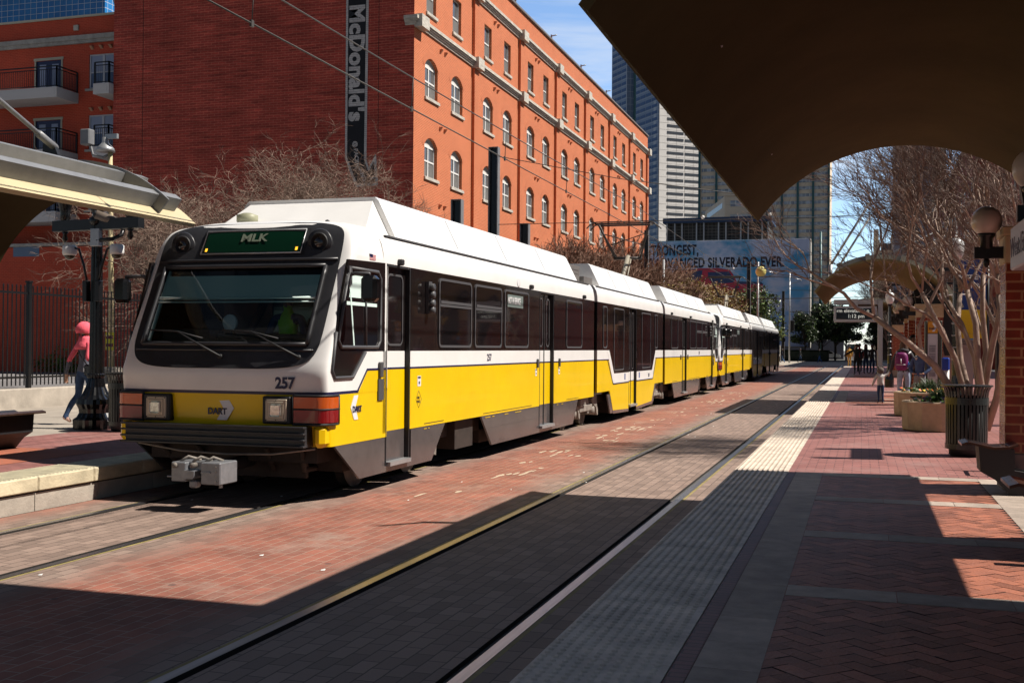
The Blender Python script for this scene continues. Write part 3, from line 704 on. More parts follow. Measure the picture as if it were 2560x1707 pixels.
# painted wall sign
M_signblk = mat('sign_black_paint', (0.005, 0.006, 0.011), 0.7, var=0.3, vscale=6, bump=0.4, bscale=14)
M_signwht = brickmat('sign_white_paint', (0.66, 0.64, 0.63), (0.58, 0.56, 0.56), (0.30, 0.29, 0.29), w=0.40, h=0.10, ms=0.007, axes='uz', bump=0.8, rough=0.8, var=0.22, vscale=1.5, wob=0.03, bdist=0.02)
sgn = thing('wall_sign', 'tall black and white painted sign with sideways lettering on the dark brick wall', 'sign', (-23.4, FY, 9.5))
m = MB(); yv = FY - 0.012
out = [(-24.20, 22.3), (-24.20, 10.95), (-24.05, 10.6), (-23.82, 10.0), (-23.60, 9.52), (-22.42, 9.56), (-22.55, 11.10), (-22.92, 10.45), (-23.05, 10.86), (-22.97, 22.3)]
m.prism(out, yv, yv + 0.01, 'y'); m.build('border', M_signwht, sgn)
m = MB(); inn = [(-24.08, 22.25), (-24.08, 10.98), (-23.93, 10.62), (-23.70, 10.05), (-23.50, 9.66), (-22.56, 9.68), (-22.66, 10.72), (-22.93, 10.20), (-23.18, 10.84), (-23.10, 22.25)]
m.prism(inn, yv - 0.004, yv, 'y'); m.build('panel', M_signblk, sgn)
m = MB(); m.text("McDonald's", (-23.97, yv - 0.006, 18.42), (0, 0, -1), (1, 0, 0), 1.10, bold=0.05, sx=1.04, space=1.05); m.build('lettering', M_signwht, sgn)
m = MB(); m.text("@ PACIFIC", (-23.75, yv - 0.006, 11.75), (0.10, 0, -1), (1, 0, 0.10), 0.29, bold=0.009); m.build('address_line', M_signwht, sgn); m = MB(); m.text("AND L", (-23.45, yv - 0.006, 10.35), (0.40, 0, -1), (1, 0, 0.40), 0.29, bold=0.009); m.build('address_line', M_signwht, sgn); m = MB(); m.text("S", (-22.85, yv - 0.006, 9.95), (0.4, 0, -1), (1, 0, 0.4), 0.3, bold=0.006)
m.build('address_line', M_signwht, sgn)

# ---------------------------------------------------------------- apartment building on the left
LY = 51.2
ap = thing('apartment_building', 'dark red brick apartment building with balconies at the upper left corner', 'building', (-56, 51, 0.3))
holes = []
for x0 in (-40.23, -49.0, -57.5):
    for z in (15.63, 12.33, 9.03): holes.append((x0, x0 + 1.79, z, z + 1.86))
dholes = []
for x0 in (-43.70, -52.4):
    for z in (15.30, 12.0, 8.7): dholes.append((x0, x0 + 1.66, z - 0.05, z + 2.05))
m = MB(); wall_holes(m, lambda u, z, d: (u, LY + d, z), -75, -37.6, 6.9, 19.55, holes + dholes, 0.2); m.box(-75, -37.6, FY + 0.01, LY, 0.2, 6.95); m.quad((-37.6, LY, 6.9), (-37.6, LY + 12, 6.9), (-37.6, LY + 12, 19.55), (-37.6, LY, 19.55)); m.quad((-75, LY, 19.55), (-37.6, LY, 19.55), (-37.6, LY + 14, 19.55), (-75, LY + 14, 19.55)); m.build('wall', M_brickL, ap)
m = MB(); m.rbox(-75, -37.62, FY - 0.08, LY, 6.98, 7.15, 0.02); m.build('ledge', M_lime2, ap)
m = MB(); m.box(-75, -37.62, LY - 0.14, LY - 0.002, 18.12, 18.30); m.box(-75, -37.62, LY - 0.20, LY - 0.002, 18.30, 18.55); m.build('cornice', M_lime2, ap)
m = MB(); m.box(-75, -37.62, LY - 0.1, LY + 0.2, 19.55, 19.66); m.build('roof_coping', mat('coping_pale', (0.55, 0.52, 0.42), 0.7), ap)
m = MB(); m.rbox(-41.2, -40.9, LY - 0.12, LY, 18.85, 19.15, 0.02); m.build('wall_vent', M_lime, ap)
M_frameb = mat('window_frame_grey', (0.55, 0.56, 0.62), 0.5); M_paneb = mat('pane_blue', (0.10, 0.14, 0.24), 0.1, spec=0.7); M_blind = mat('pane_blind', (0.30, 0.34, 0.48), 0.35, spec=0.6)
def dbl_window():
    w, h = 1.79, 1.86; m = MB(); f = 0.07
    for (a, b, c, d) in ((0, f, 0, h), (w - f, w, 0, h), (f, w - f, 0, f), (f, w - f, h - f, h), (w / 2 - 0.07, w / 2 + 0.07, f, h - f), (f, w - f, h * 0.46, h * 0.46 + 0.06)): m.box(a, b, 0.06 if c != h * 0.46 else 0.065, 0.12, c, d)
    o = m.build('window', M_frameb, None, loc=(0, 0, 0))
    m = MB(); m.box(0.01, w - 0.01, 0.10, 0.13, 0, h * 0.46, 0); m.box(0.01, w - 0.01, 0.10, 0.13, h * 0.48, h, 1); m.build('pane', [M_paneb, M_blind], o)
    m = MB(); m.rbox(-0.18, w + 0.05, -0.12, 0.1, -0.13, -0.01, 0.01); m.build('sill', M_lime2, o)
    return o
PD = dbl_window(); fst = True
for (a, b, c, d) in holes:
    o = PD if fst else copy_tree(PD); fst = False; o.parent = ap; o.location = (a + 56, LY - 51, c - 0.3)
M_navy = mat('navy_door', (0.02, 0.03, 0.10), 0.4); M_trim = mat('door_trim', (0.50, 0.46, 0.36), 0.6)
def patio_door():
    m = MB(); m.box(-0.1, 0.0, -0.03, 0.05, 0, 2.15); m.box(1.66, 1.76, -0.03, 0.05, 0, 2.15); m.box(-0.15, 1.81, -0.04, 0.05, 2.06, 2.2); o = m.build('door_frame', M_trim, None, loc=(0, 0, 0))
    m = MB(); m.box(0.0, 1.66, 0.05, 0.1, 0, 2.06); m.build('door', M_navy, o)
    for x in (0.2, 1.02): mm = MB(); mm.box(x, x + 0.42, 0.03, 0.055, 0.25, 1.85); mm.build('pane', M_blind, o)
    return o
def railing(m, pts, z0, h):
    for i in range(len(pts) - 1):
        a, b = Vector(pts[i]), Vector(pts[i + 1]); L_ = (b - a).length; n = int(L_ / 0.12)
        for zz in (z0 + 0.08, z0 + h - 0.16, z0 + h): m.beam((a.x, a.y, zz), (b.x, b.y, zz), 0.045, 0.04 if zz < z0 + h else 0.06)
        for k in range(n + 1):
            p = a + (b - a) * (k / max(1, n)); m.box(p.x - 0.009, p.x + 0.009, p.y - 0.009, p.y + 0.009, z0 + 0.08, z0 + h - 0.16)
        for p in (a, b): m.box(p.x - 0.035, p.x + 0.035, p.y - 0.035, p.y + 0.035, z0, z0 + h)
PDo = patio_door(); fst = True
for (a, b, c, d) in dholes:
    o = PDo if fst else copy_tree(PDo); fst = False; o.parent = ap; o.location = (a + 56, LY - 51, c + 0.05 - 0.3)
M_balc = mat('balcony_fascia', (0.62, 0.60, 0.60), 0.6)
for (x0, x1) in ((-46.6, -40.9), (-38.6, -37.62), (-55.2, -49.6)):
    for zt in (15.42, 12.12, 8.80):
        m = MB(); m.box(x0, x1, LY - 1.75, LY - 0.002, zt - 0.55, zt); m.box(x0 + 0.12, x1 - 0.12, LY - 1.765, LY - 1.75, zt - 0.42, zt - 0.1)
        m.box(x1 + 0.0, x1 + 0.015, LY - 1.6, LY - 0.15, zt - 0.42, zt - 0.1); b_ = m.build('balcony', M_balc, ap)
        m = MB(); railing(m, [(x0 + 0.05, LY - 1.68, 0), (x1 - 0.05, LY - 1.68, 0), (x1 - 0.05, LY - 0.05, 0)], zt, 1.12); m.build('railing', M_black, b_)
for x in (-40.1, -39.5, -38.9):
    for z in (17.95, 14.6, 11.3): m = MB(); m.add([(x, LY, z), (x + 0.16, LY, z), (x + 0.16, LY - 0.2, z - 0.03), (x, LY - 0.2, z - 0.03), (x, LY, z - 0.2), (x + 0.16, LY, z - 0.2)], [(0, 1, 2, 3), (3, 2, 5, 4), (0, 3, 4), (1, 5, 2)]); m.build('wall_corbel', mat('corbel_cream', (0.50, 0.27, 0.17), 0.7), ap)
m = MB(); m.box(-43.9, -42.2, FY - 0.01, FY + 0.02, 6.45, 6.98, 0); m.build('lower_window', M_paneb, ap)

# ---------------------------------------------------------------- towers
def rot_frame(c, d1, d2): return lambda a, b, z: (c[0] + d1[0] * a + d2[0] * b, c[1] + d1[1] * a + d2[1] * b, z)
M_wt = mat('tower_white_panel', (0.80, 0.78, 0.76), 0.6, var=0.08, vscale=0.3)
M_wt2 = brickmat('tower_blue_panel', (0.30, 0.38, 0.55), (0.24, 0.32, 0.50), (0.55, 0.60, 0.70), w=3.2, h=3.425, ms=0.15, axes='uz', bump=0, rough=0.25, var=0.25, vscale=0.03, spec=0.8, offset=0)
M_wband = mat('tower_dark_window', (0.07, 0.075, 0.085), 0.2, spec=0.7); M_bband = mat('tower_blue_window', (0.045, 0.11, 0.30), 0.12, spec=0.9)
M_green = mat('tower_green_glass', (0.09, 0.22, 0.22), 0.12, spec=0.9)
wt = thing('office_tower', 'huge white office tower with dark ribbon windows behind the billboard', 'building', (-98, 560, 0))
T = rot_frame((-98.1, 560), (0.766, 0.643), (-0.643, 0.766))
def tbox(m, a0, a1, b0, b1, z0, z1, mi=0, T=T):
    v = [T(a, b, z) for z in (z0, z1) for (a, b) in ((a0, b0), (a1, b0), (a1, b1), (a0, b1))]
    m.add(v, [(0, 3, 2, 1), (4, 5, 6, 7), (0, 1, 5, 4), (1, 2, 6, 5), (2, 3, 7, 6), (3, 0, 4, 7)], mi)
m = MB(); tbox(m, 0, 70, 0, 24, 0, 190); m.build('wall', M_wt, wt)
m = MB(); tbox(m, -0.3, 0.0, 0.5, 24, 0, 190); tbox(m, -2.5, 30, 30, 47, 0, 190); m.build('side_wall', M_wt2, wt)
m = MB(); tbox(m, 1.5, 30, 24, 30, 0, 188); m.build('glass_recess', M_green, wt)
zb = 96.4 - 3.425 * 20
for k in range(36):
    z = zb + 3.425 * k; m = MB(); a = 4.5
    while a < 68:
        tbox(m, a, a + 9.6, -0.15, -0.02, z, z + 1.25)
        a += 10.4
    m.build('window_band', M_wband, wt)
m = MB()
for k in range(46):
    z = zb + 3.425 * k; 
    for (b0, b1) in ((2, 7.2), (8, 13.2), (14, 19.2), (20, 23.6)): tbox(m, -0.42, -0.3, b0, b1, z, z + 1.5)
    for (b0, b1) in ((31, 35.4), (36.2, 40.6), (41.4, 46.2)): tbox(m, -2.62, -2.5, b0, b1, z, z + 1.5)
o = m.build('side_window_bands', M_bband, wt); o['kind'] = 'stuff'
m = MB()
for k in range(46):
    z = zb + 3.425 * k; tbox(m, 0.0, 70, -0.04, 0.0, z + 1.9, z + 1.98); 
for a in range(0, 70, 5): tbox(m, a - .05, a + .05, -0.045, 0, 0, 190)
m.build('panel_joint', M_lime2, wt)

bt = thing('office_tower', 'beige high rise with thin green vertical fins and ribbon windows beside the sky', 'building', (-32, 460, 0))
M_bei = mat('tower_beige', (0.80, 0.66, 0.50), 0.7, var=0.06, vscale=0.2); M_fin = mat('tower_green_fin', (0.035, 0.12, 0.13), 0.4)
m = MB(); m.box(-64, -12.5, 460, 490, 0, 150); m.build('wall', M_bei, bt)
M_bwin = brickmat('beige_tower_window', (0.55, 0.60, 0.68), (0.20, 0.24, 0.30), (0.70, 0.70, 0.66), w=1.45, h=1.6, ms=0.10, axes='uz', bump=0, rough=0.2, var=0.3, vscale=0.4, offset=0, spec=0.7)
for k in range(42):
    z = 8 + 2.86 * k; m = MB(); m.box(-63, -13.0, 459.85, 459.99, z, z + 1.25); m.build('window_band', M_bwin, bt)
for x in (-63.9, -57, -50.3, -43.4, -36.7, -30.9, -24.8, -18.9, -12.9): m = MB(); m.box(x - 0.42, x + 0.42, 459.2, 460, 0, 150); m.build('fin', M_fin, bt)

bl = thing('office_building', 'cream stepped office block peeking above the cooling plant', 'building', (-36, 300, 0))
m = MB(); m.box(-34.9, -27.5, 299, 325, 0, 42.0); m.add([(-34.9, 299, 0), (-42.5, 318, 0), (-42.5, 318, 40.4), (-34.9, 299, 42.0)], [(0, 1, 2, 3)]); m.build('wall', M_bei, bl)
for k in range(7):
    z = 39.2 - 3.7 * k; m = MB(); m.box(-33.4, -28, 298.85, 298.98, z, z + 1.5); m.build('window_band', M_bwin, bl)
    m = MB(); m.add([(-35.7, 300.9, z - 0.1), (-41.7, 315.9, z - 1.2), (-41.7, 315.9, z + 0.2), (-35.7, 300.9, z + 1.3)], [(0, 1, 2, 3)]); m.build('window_band', M_wband, bl)
m = MB(); m.box(-35.2, -27.2, 298.6, 325, 42.0, 42.5); m.build('roof_coping', M_bei, bl)

cp = thing('cooling_plant', 'dark blue rooftop cooling plant with vertical pale posts above the billboard', 'building', (-25, 205, 0))
m = MB(); m.box(-33.8, -15.8, 201.5, 212, 20.4, 25.0); m.build('louvre_wall', brickmat('louvre', (0.05, 0.048, 0.045), (0.035, 0.034, 0.033), (0.16, 0.15, 0.14), w=0.7, h=0.55, ms=0.05, axes='uz', bump=0.3, rough=0.7, var=0.2, offset=0), cp)
m = MB(); m.box(-34.4, -15.3, 200.6, 212, 24.2, 25.1); m.build('roof', mat('plant_roof_blue', (0.02, 0.05, 0.12), 0.5), cp)
for x in (-33.7, -32.3, -31.0, -28.4, -27.1, -24.5, -23.2, -20.6, -19.3, -16.9, -15.9): m = MB(); m.box(x - 0.12, x + 0.12, 201.0, 201.3, 20.6, 24.2); m.build('post', M_galv, cp)
m = MB(); m.box(-35.4, -14.4, 199.4, 212, 20.3, 20.65); m.box(-35.4, -14.4, 199.0, 199.4, 20.0, 20.5); m.build('deck', M_lime2, cp)
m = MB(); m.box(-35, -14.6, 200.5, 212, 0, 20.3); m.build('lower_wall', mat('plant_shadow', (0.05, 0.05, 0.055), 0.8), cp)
for k in range(8): m = MB(); x = -35 + k * 2.9; m.box(x, x + 0.18, 199.5, 199.8, 17.5, 20.3); m.build('post', M_galv, cp)

# billboard
bb = thing('billboard', 'giant blue billboard showing clouds, a red pickup and bold dark lettering', 'billboard', (-21, 180, 0))
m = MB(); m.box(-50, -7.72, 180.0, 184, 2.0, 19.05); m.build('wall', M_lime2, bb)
def cloudsky():
    mm = bpy.data.materials.new('billboard_print'); mm.use_nodes = True; n, l = mm.node_tree.nodes, mm.node_tree.links; b = n['Principled BSDF']; b.inputs['Roughness'].default_value = 0.7
    t = n.new('ShaderNodeTexCoord'); s = n.new('ShaderNodeSeparateXYZ'); l.new(t.outputs['Object'], s.inputs[0])
    g = n.new('ShaderNodeMapRange'); g.inputs['From Min'].default_value = 3; g.inputs['From Max'].default_value = 19; l.new(s.outputs[2], g.inputs['Value'])
    r_ = n.new('ShaderNodeValToRGB'); e = r_.color_ramp.elements; e[0].color = (0.38, 0.50, 0.85, 1); e[1].color = (0.04, 0.34, 0.66, 1); x = e.new(0.45); x.color = (0.12, 0.45, 0.85, 1); l.new(g.outputs[0], r_.inputs['Fac'])
    mp_ = n.new('ShaderNodeMapping'); mp_.inputs['Scale'].default_value = (0.16, 1, 0.30); l.new(t.outputs['Object'], mp_.inputs['Vector'])
    z = n.new('ShaderNodeTexNoise'); z.inputs['Scale'].default_value = 1.0; z.inputs['Detail'].default_value = 7; z.inputs['Roughness'].default_value = 0.55; l.new(mp_.outputs[0], z.inputs['Vector'])
    hx = n.new('ShaderNodeMapRange'); hx.inputs['From Min'].default_value = -33; hx.inputs['From Max'].default_value = -8; hx.inputs['To Min'].default_value = -0.06; hx.inputs['To Max'].default_value = 0.07; l.new(s.outputs[0], hx.inputs['Value'])
    ad = n.new('ShaderNodeMath'); ad.operation = 'ADD'; l.new(z.outputs['Fac'], ad.inputs[0]); l.new(hx.outputs[0], ad.inputs[1])
    q = n.new('ShaderNodeValToRGB'); q.color_ramp.elements[0].position = 0.50; q.color_ramp.elements[1].position = 0.62; l.new(ad.outputs[0], q.inputs['Fac'])
    mi = n.new('ShaderNodeMix'); mi.data_type = 'RGBA'; mi.inputs['B'].default_value = (0.55, 0.66, 0.92, 1); l.new(q.outputs['Color'], mi.inputs['Factor']); l.new(r_.outputs['Color'], mi.inputs['A']); l.new(mi.outputs['Result'], b.inputs['Base Color'])
    return mm
m = MB(); m.box(-50, -7.95, 179.8, 179.98, 2.2, 18.9); m.build('print', cloudsky(), bb, )
M_bbtxt = mat('billboard_lettering', (0.012, 0.018, 0.045), 0.7)
m = MB(); m.text("STRONGEST,", (-25.05, 179.76, 16.75), (1, 0, 0), (0, 0, 1), 2.25, align='RIGHT', bold=0.075, sx=0.60, space=1.08); m.build('lettering', M_bbtxt, bb); m = MB(); m.text("MOST ADVANCED SILVERADO EVER.", (-11.7, 179.76, 14.72), (1, 0, 0), (0, 0, 1), 2.15, align='RIGHT', bold=0.075, sx=0.655, space=1.08); m.build('lettering', M_bbtxt, bb)
# the printed pickup: (x, z) outlines
M_red = mat('print_red', (0.50, 0.04, 0.09), 0.6); M_dk = mat('print_dark', (0.03, 0.06, 0.17), 0.6)
def bbp(px, py): return (-33.2 + (px - 1621) * (25.4 / 405), 19.19 - (py - 601) * (16.9 * 0.62 / 165))
m = MB(); body = [bbp(*p) for p in ((1675, 690), (1700, 681), (1755, 674), (1800, 674), (1828, 678), (1838, 690), (1848, 709), (1905, 712), (1912, 716), (1916, 770), (1916, 900), (1600, 900), (1600, 720))]
m.prism(body, 179.74, 179.76, 'y'); m.build('printed_pickup', M_red, bb)
m = MB(); m.prism([bbp(*p) for p in ((1672, 694), (1700, 684), (1762, 679), (1758, 700), (1735, 712), (1690, 706))], 179.72, 179.74, 'y')
m.prism([bbp(*p) for p in ((1775, 684), (1828, 683), (1843, 705), (1838, 711), (1790, 714), (1776, 700))], 179.72, 179.74, 'y')
m.prism([bbp(*p) for p in ((1850, 708), (1908, 710), (1914, 716), (1852, 714))], 179.72, 179.74, 'y'); m.prism([bbp(*p) for p in ((1842, 720), (1853, 719), (1855, 724), (1844, 726))], 179.72, 179.74, 'y')
m.build('printed_window', M_dk, bb)

gt = thing('glass_tower', 'blue glass tower behind the apartment roof in the upper left corner', 'building', (-145, 160, 0))
m = MB(); m.box(-175, -115, 150, 180, 0, 95); m.build('curtain_wall', brickmat('curtain_wall_glass', (0.03, 0.22, 0.55), (0.02, 0.16, 0.45), (0.62, 0.66, 0.70), w=1.15, h=0.95, ms=0.035, axes='uz', bump=0, rough=0.12, var=0.35, vscale=0.15, offset=0, spec=0.9), gt)
m = MB(); m.tube([(-112.5, 150, 54), (-113.2, 150, 56), (-114.6, 150, 59.5)], 0.25, 6); m.build('roof_pipe', M_galv, gt)

# right hand background
dt = thing('office_tower', 'dark glass tower standing behind the bare tree on the right', 'building', (12, 300, 0))
m = MB(); m.box(7.6, 9.3, 299.5, 320, 0, 75); m.box(13.5, 16.5, 299.5, 320, 0, 75); m.build('wall', mat('tower_grey', (0.34, 0.37, 0.45), 0.6, var=0.2, vscale=0.2), dt)
m = MB(); m.box(9.3, 13.5, 300.5, 320, 0, 75); m.build('glass', brickmat('dark_glass_grid', (0.02, 0.03, 0.05), (0.05, 0.07, 0.10), (0.20, 0.20, 0.20), w=1.8, h=3.4, ms=0.12, axes='uz', bump=0, rough=0.15, var=0.3, offset=0, spec=0.8), dt)
m = MB(); m.box(16.5, 20, 302, 320, 0, 72); m.build('side_wall', M_bei, dt)
st = thing('stepped_building', 'small beige stepped building on the skyline right of centre', 'building', (5, 350, 0))
m = MB(); m.box(3.1, 4.5, 350, 352, 0, 37.5); m.box(3.1, 4.9, 349.5, 360, 0, 34.3); m.box(4.2, 12, 349, 365, 0, 31.2); m.box(8.2, 14, 348.6, 365, 0, 36.3); m.build('wall', M_bei, st)
m = MB()
for x in (4.8, 6.6, 9.5, 11.3):
    for z in (26, 29): m = MB(); m.box(x, x + 0.8, 348.5, 348.7, z, z + 1.3); m.build('window', M_wband, st)
m = MB(); m.box(5.2, 8.1, 349.2, 352, 31.2, 33.2); m.build('roof_screen', M_wband, st)

def side_building(name, label, x0, x1, y0, y1, h, mt, rows, ww=1.3, hh=2.0, pitch=3.2):
    t = thing(name, label, 'building', ((x0 + x1) / 2, y0, 0))
    m = MB(); m.box(x0, x1, y0, y1, 0, h); m.build('wall', mt, t)
    m = MB(); m.box(-0.04, 0.02, 0, ww, 0, hh); w0 = m.build('window', M_wband, None, loc=(0, 0, 0)); used = False
    spots = []; y = y0 + 1.5
    while y < y1 - 2: spots += [(x0, y, z, 0) for z in rows]; y += pitch
    x = x0 + 1.5 + ww
    while x < x1 - 2: spots += [(x, y0, z, math.pi / 2) for z in rows]; x += pitch
    for (x, y, z, rz) in spots[:98]:
        w_ = w0.copy() if used else w0
        if used: COL.objects.link(w_)
        used = True; w_.parent = t; w_.location = (x - (x0 + x1) / 2, y - y0, z); w_.rotation_euler = (0, 0, rz)
    m = MB(); m.box(x0 - 0.2, x1, y0 - 0.2, y1, h, h + 0.4); m.box(x0 - 0.12, x1, y0 - 0.12, y1, h * 0.72, h * 0.72 + 0.3); m.build('cornice', M_lime2, t)
    return t
M_brR = mat('right_brick', (0.26, 0.055, 0.04), 0.85, var=0.2, vscale=1.5)
side_building('brick_building', 'dark red brick building across the right street behind the tree and kiosk', 11.2, 30, 66, 97, 24, M_brR, (5, 9, 13, 17))
side_building('brick_building', 'farther dark red brick block glimpsed through the tree branches', 10.4, 30, 118, 200, 23, M_brR, (5, 9, 13, 17), pitch=4.2)
# ---------------------------------------------------------------- light rail trains
M_tw = mat('train_white', (0.84, 0.83, 0.81), 0.30, spec=0.4, var=0.06, vscale=1.5, coat=0.15)
M_ty = mat('train_yellow', (0.84, 0.55, 0.002), 0.30, spec=0.35, var=0.08, vscale=1.2, coat=0.12)
M_tn = mat('train_navy', (0.010, 0.012, 0.06), 0.35)
M_tb = mat('train_black', (0.012, 0.009, 0.009), 0.10, spec=0.6, coat=0.4, bump=0.02, bscale=1.2)
M_tg = mat('train_skirt_grey', (0.085, 0.075, 0.075), 0.22, spec=0.5, var=0.25, vscale=2, coat=0.2, bump=0.03, bscale=1.5)
M_tglass = mat('train_window_glass', (0.010, 0.008, 0.009), 0.04, spec=0.7, coat=0.3)
M_trub = mat('train_rubber', (0.07, 0.07, 0.075), 0.5)
M_trub2 = mat('train_rubber_dark', (0.015, 0.015, 0.017), 0.6)
M_tint = mat('train_interior', (0.045, 0.04, 0.04), 0.8)
M_mask = mat('train_mask', (0.030, 0.030, 0.034), 0.38, var=0.25, vscale=5)
M_wheel = mat('bogie_steel', (0.14, 0.12, 0.105), 0.55, metal=0.4, var=0.4, vscale=6)
M_bog = mat('bogie_grey', (0.26, 0.23, 0.20), 0.7, var=0.4, vscale=6)
M_under = mat('underframe', (0.035, 0.025, 0.02), 0.8, var=0.5, vscale=4)
M_amber = mat('amber_lens', (0.55, 0.09, 0.006), 0.18, coat=0.6)
M_redl = mat('red_lens', (0.22, 0.004, 0.006), 0.18, coat=0.6)
M_hl = mat('headlight_reflector', (0.8, 0.76, 0.68), 0.14, metal=0.7, var=0.5, vscale=30)
M_hfr = mat('headlight_frame', (0.50, 0.42, 0.32), 0.45, metal=0.3)
M_coup = mat('coupler_paint', (0.27, 0.28, 0.30), 0.35, metal=0.4, var=0.2, vscale=10)
M_sign = mat('blind_green', (0.003, 0.022, 0.011), 0.22, spec=0.15)
M_signtx = mat('blind_lettering', (0.16, 0.19, 0.14), 0.4)
M_led = mat('amber_led', (0.9, 0.4, 0.02), 0.4, emit=(1.0, 0.45, 0.03), estr=1.2)
M_grn = mat('green_led', (0.05, 0.8, 0.2), 0.4, emit=(0.05, 1.0, 0.2), estr=2.5)
M_shade = mat('sun_blind', (0.66, 0.82, 0.77), 0.7)
M_stick = mat('sticker_white', (0.75, 0.75, 0.76), 0.5)
M_wglass = glassmat('windshield_glass', (0.72, 0.88, 0.86), refl=0.02, trans=0.95)
M_tan = mat('cab_panel', (0.22, 0.09, 0.045), 0.6)

HW = 1.345
PROF = [(0.09, 0.66), (0.05, 0.95), (0.02, 1.24), (0.016, 1.275), (0.0, 1.42), (0.0, 1.52), (0.045, 1.62), (0.115, 1.80), (0.19, 1.96), (0.42, 2.42), (0.565, 2.72), (0.63, 2.86), (0.72, 3.04), (0.80, 3.17), (0.90, 3.265), (1.06, 3.32), (1.30, 3.345), (1.75, 3.35)]
def prof(z):
    """centre-line depth of the nose at height parameter z (monotone list, z up)"""
    for i in range(len(PROF) - 1):
        if z <= PROF[i + 1][1] or i == len(PROF) - 2:
            a, b = PROF[i], PROF[i + 1]; t = (z - a[1]) / (b[1] - a[1]); return a[0] + (b[0] - a[0]) * t
def rowinfo(zc):
    if zc <= 2.83: return HW, zc
    t = min(1, (zc - 2.83) / 0.52)
    return HW - 0.17 * t ** 1.5, 2.83 + 0.42 * (1 - (1 - t) ** 1.6)
def NS(x, zc, y0=None, eps=0.0):
    hw, zt = rowinfo(zc); hw += 0
    t = min(1.0, abs(x) / hw); y = prof(zc) if y0 is None else y0
    z = zc + (zt - zc) * t ** 4
    return (x, y + 0.17 * (1 - (1 - t ** 7) ** (1 / 7.0)) + 0.05 * t * t - eps, z + eps * 0.25)

def roof_section():
    return [(1.345, 2.83), (1.34, 2.95), (1.315, 3.07), (1.27, 3.155), (1.23, 3.20), (1.0, 3.24), (0.5, 3.30), (0, 3.32)]

def side_bits(root, tf, flip, y_a, y_b, doors, zlow=0.71, wpan=None, cab=False):
    """flat proud cladding on both sides between y_a and y_b, leaving door bays open"""
    spans, y = [], y_a
    for (d0, d1) in doors: spans.append((y, d0)); y = d1
    spans.append((y, y_b))
    for s in (1, -1):
        m = MB(tf, flip)
        def pan(y0, y1, z0, z1, x, mi): m.box(min(s * (x - 0.045), s * x), max(s * (x - 0.045), s * x), y0, y1, z0, z1, mi)
        for (p, q) in spans:
            pan(p, q, zlow, 1.50, HW, 1); pan(p, q, 1.50, 1.525, HW + 0.002, 2); pan(p, q, 1.525, 1.735, HW, 0); pan(p, q, 1.735, 2.83, HW - 0.003, 3)
        m.build('side_cladding', [M_tw, M_ty, M_tn, M_tb], root)
    m = MB(tf, flip)
    m.box(-1.24, 1.24, y_a, y_b, 0.72, 2.84, 0); m.build('inner_shell', M_tb, root)
    m = MB(tf, flip); sec = roof_section(); pts = [(x, z) for x, z in sec] + [(-x, z) for x, z in sec[::-1][1:]]
    P = [(x, yy, z) for yy in (y_a, y_b) for (x, z) in pts]; n = len(pts)
    m.add(P, [(i, i + 1, n + i + 1, n + i) for i in range(n - 1)], 0, True); m.add([(x, y_b, z) for x, z in pts], [tuple(range(n))], 0); m.add([(x, y_a, z) for x, z in pts], [tuple(range(n))[::-1]], 0)
    m.build('roof', M_tw, root)
    m = MB(tf, flip)
    for s in (1, -1): m.beam((s * 1.262, y_a + 0.2, 3.19), (s * 1.262, y_b - 0.2, 3.19), 0.03, 0.02)
    m.build('gutter', M_trub, root)

def fairing(root, tf, flip, ya, yb, caps=(True, True)):
    m = MB(tf, flip)
    sec = [(1.225, 3.205), (1.20, 3.26), (0.98, 3.70), (0.93, 3.745), (-0.93, 3.745), (-0.98, 3.70), (-1.20, 3.26), (-1.225, 3.205)]
    m.prism(sec, ya, yb, 'y'); 
    o = m.build('roof_fairing', M_tw, root)
    m = MB(tf, flip)
    for k in range(1, 4):
        y = ya + (yb - ya) * k / 4
        for s in (1, -1): m.beam((s * 1.205, y, 3.26), (s * 0.985, y, 3.70), 0.006, 0.004, up=(s * 0.9, 0, 0.45))
    m.build('panel_seam', M_trub, root)

def window(root, tf, flip, y0, y1, z0=1.78, z1=2.76, transom=None, r=0.09, x=HW, lab=None):
    for s in (1, -1):
        def rr_(ins, xx, n=4):
            P = []; a, b, c, d = y0 + ins, y1 - ins, z0 + ins, z1 - ins; q = max(0.01, r - ins)
            for (cy, cz, a0) in ((b - q, d - q, 0), (a + q, d - q, 90), (a + q, c + q, 180), (b - q, c + q, 270)):
                for k in range(n + 1):
                    t = R(a0 + 90 * k / n); P.append((s * xx, cy + q * math.cos(t), cz + q * math.sin(t)))
            return P
        O_, I_ = rr_(0, x + 0.012), rr_(0.035, x + 0.012); I2 = rr_(0.035, x + 0.001); B_ = rr_(0, x - 0.002); n = len(O_)
        m = MB(tf, flip)
        m.add(O_ + I_ + I2 + B_, [(i, (i + 1) % n, n + (i + 1) % n, n + i) for i in range(n)] + [(n + i, n + (i + 1) % n, 2 * n + (i + 1) % n, 2 * n + i) for i in range(n)] + [(3 * n + i, 3 * n + (i + 1) % n, (i + 1) % n, i) for i in range(n)])
        if transom:
            m.box(min(s * x, s * (x + 0.014)), max(s * x, s * (x + 0.014)), y0 + 0.03, y1 - 0.03, transom, transom + 0.035); m.box(min(s * x, s * (x + 0.02)), max(s * x, s * (x + 0.02)), y0 + 0.05, y1 - 0.05, transom + 0.045, transom + 0.085)
        o = m.build('window', M_trub, root)
        m = MB(tf, flip); m.add(rr_(0.03, x + 0.003), [tuple(range(n))]); m.build('pane', M_tglass, o)

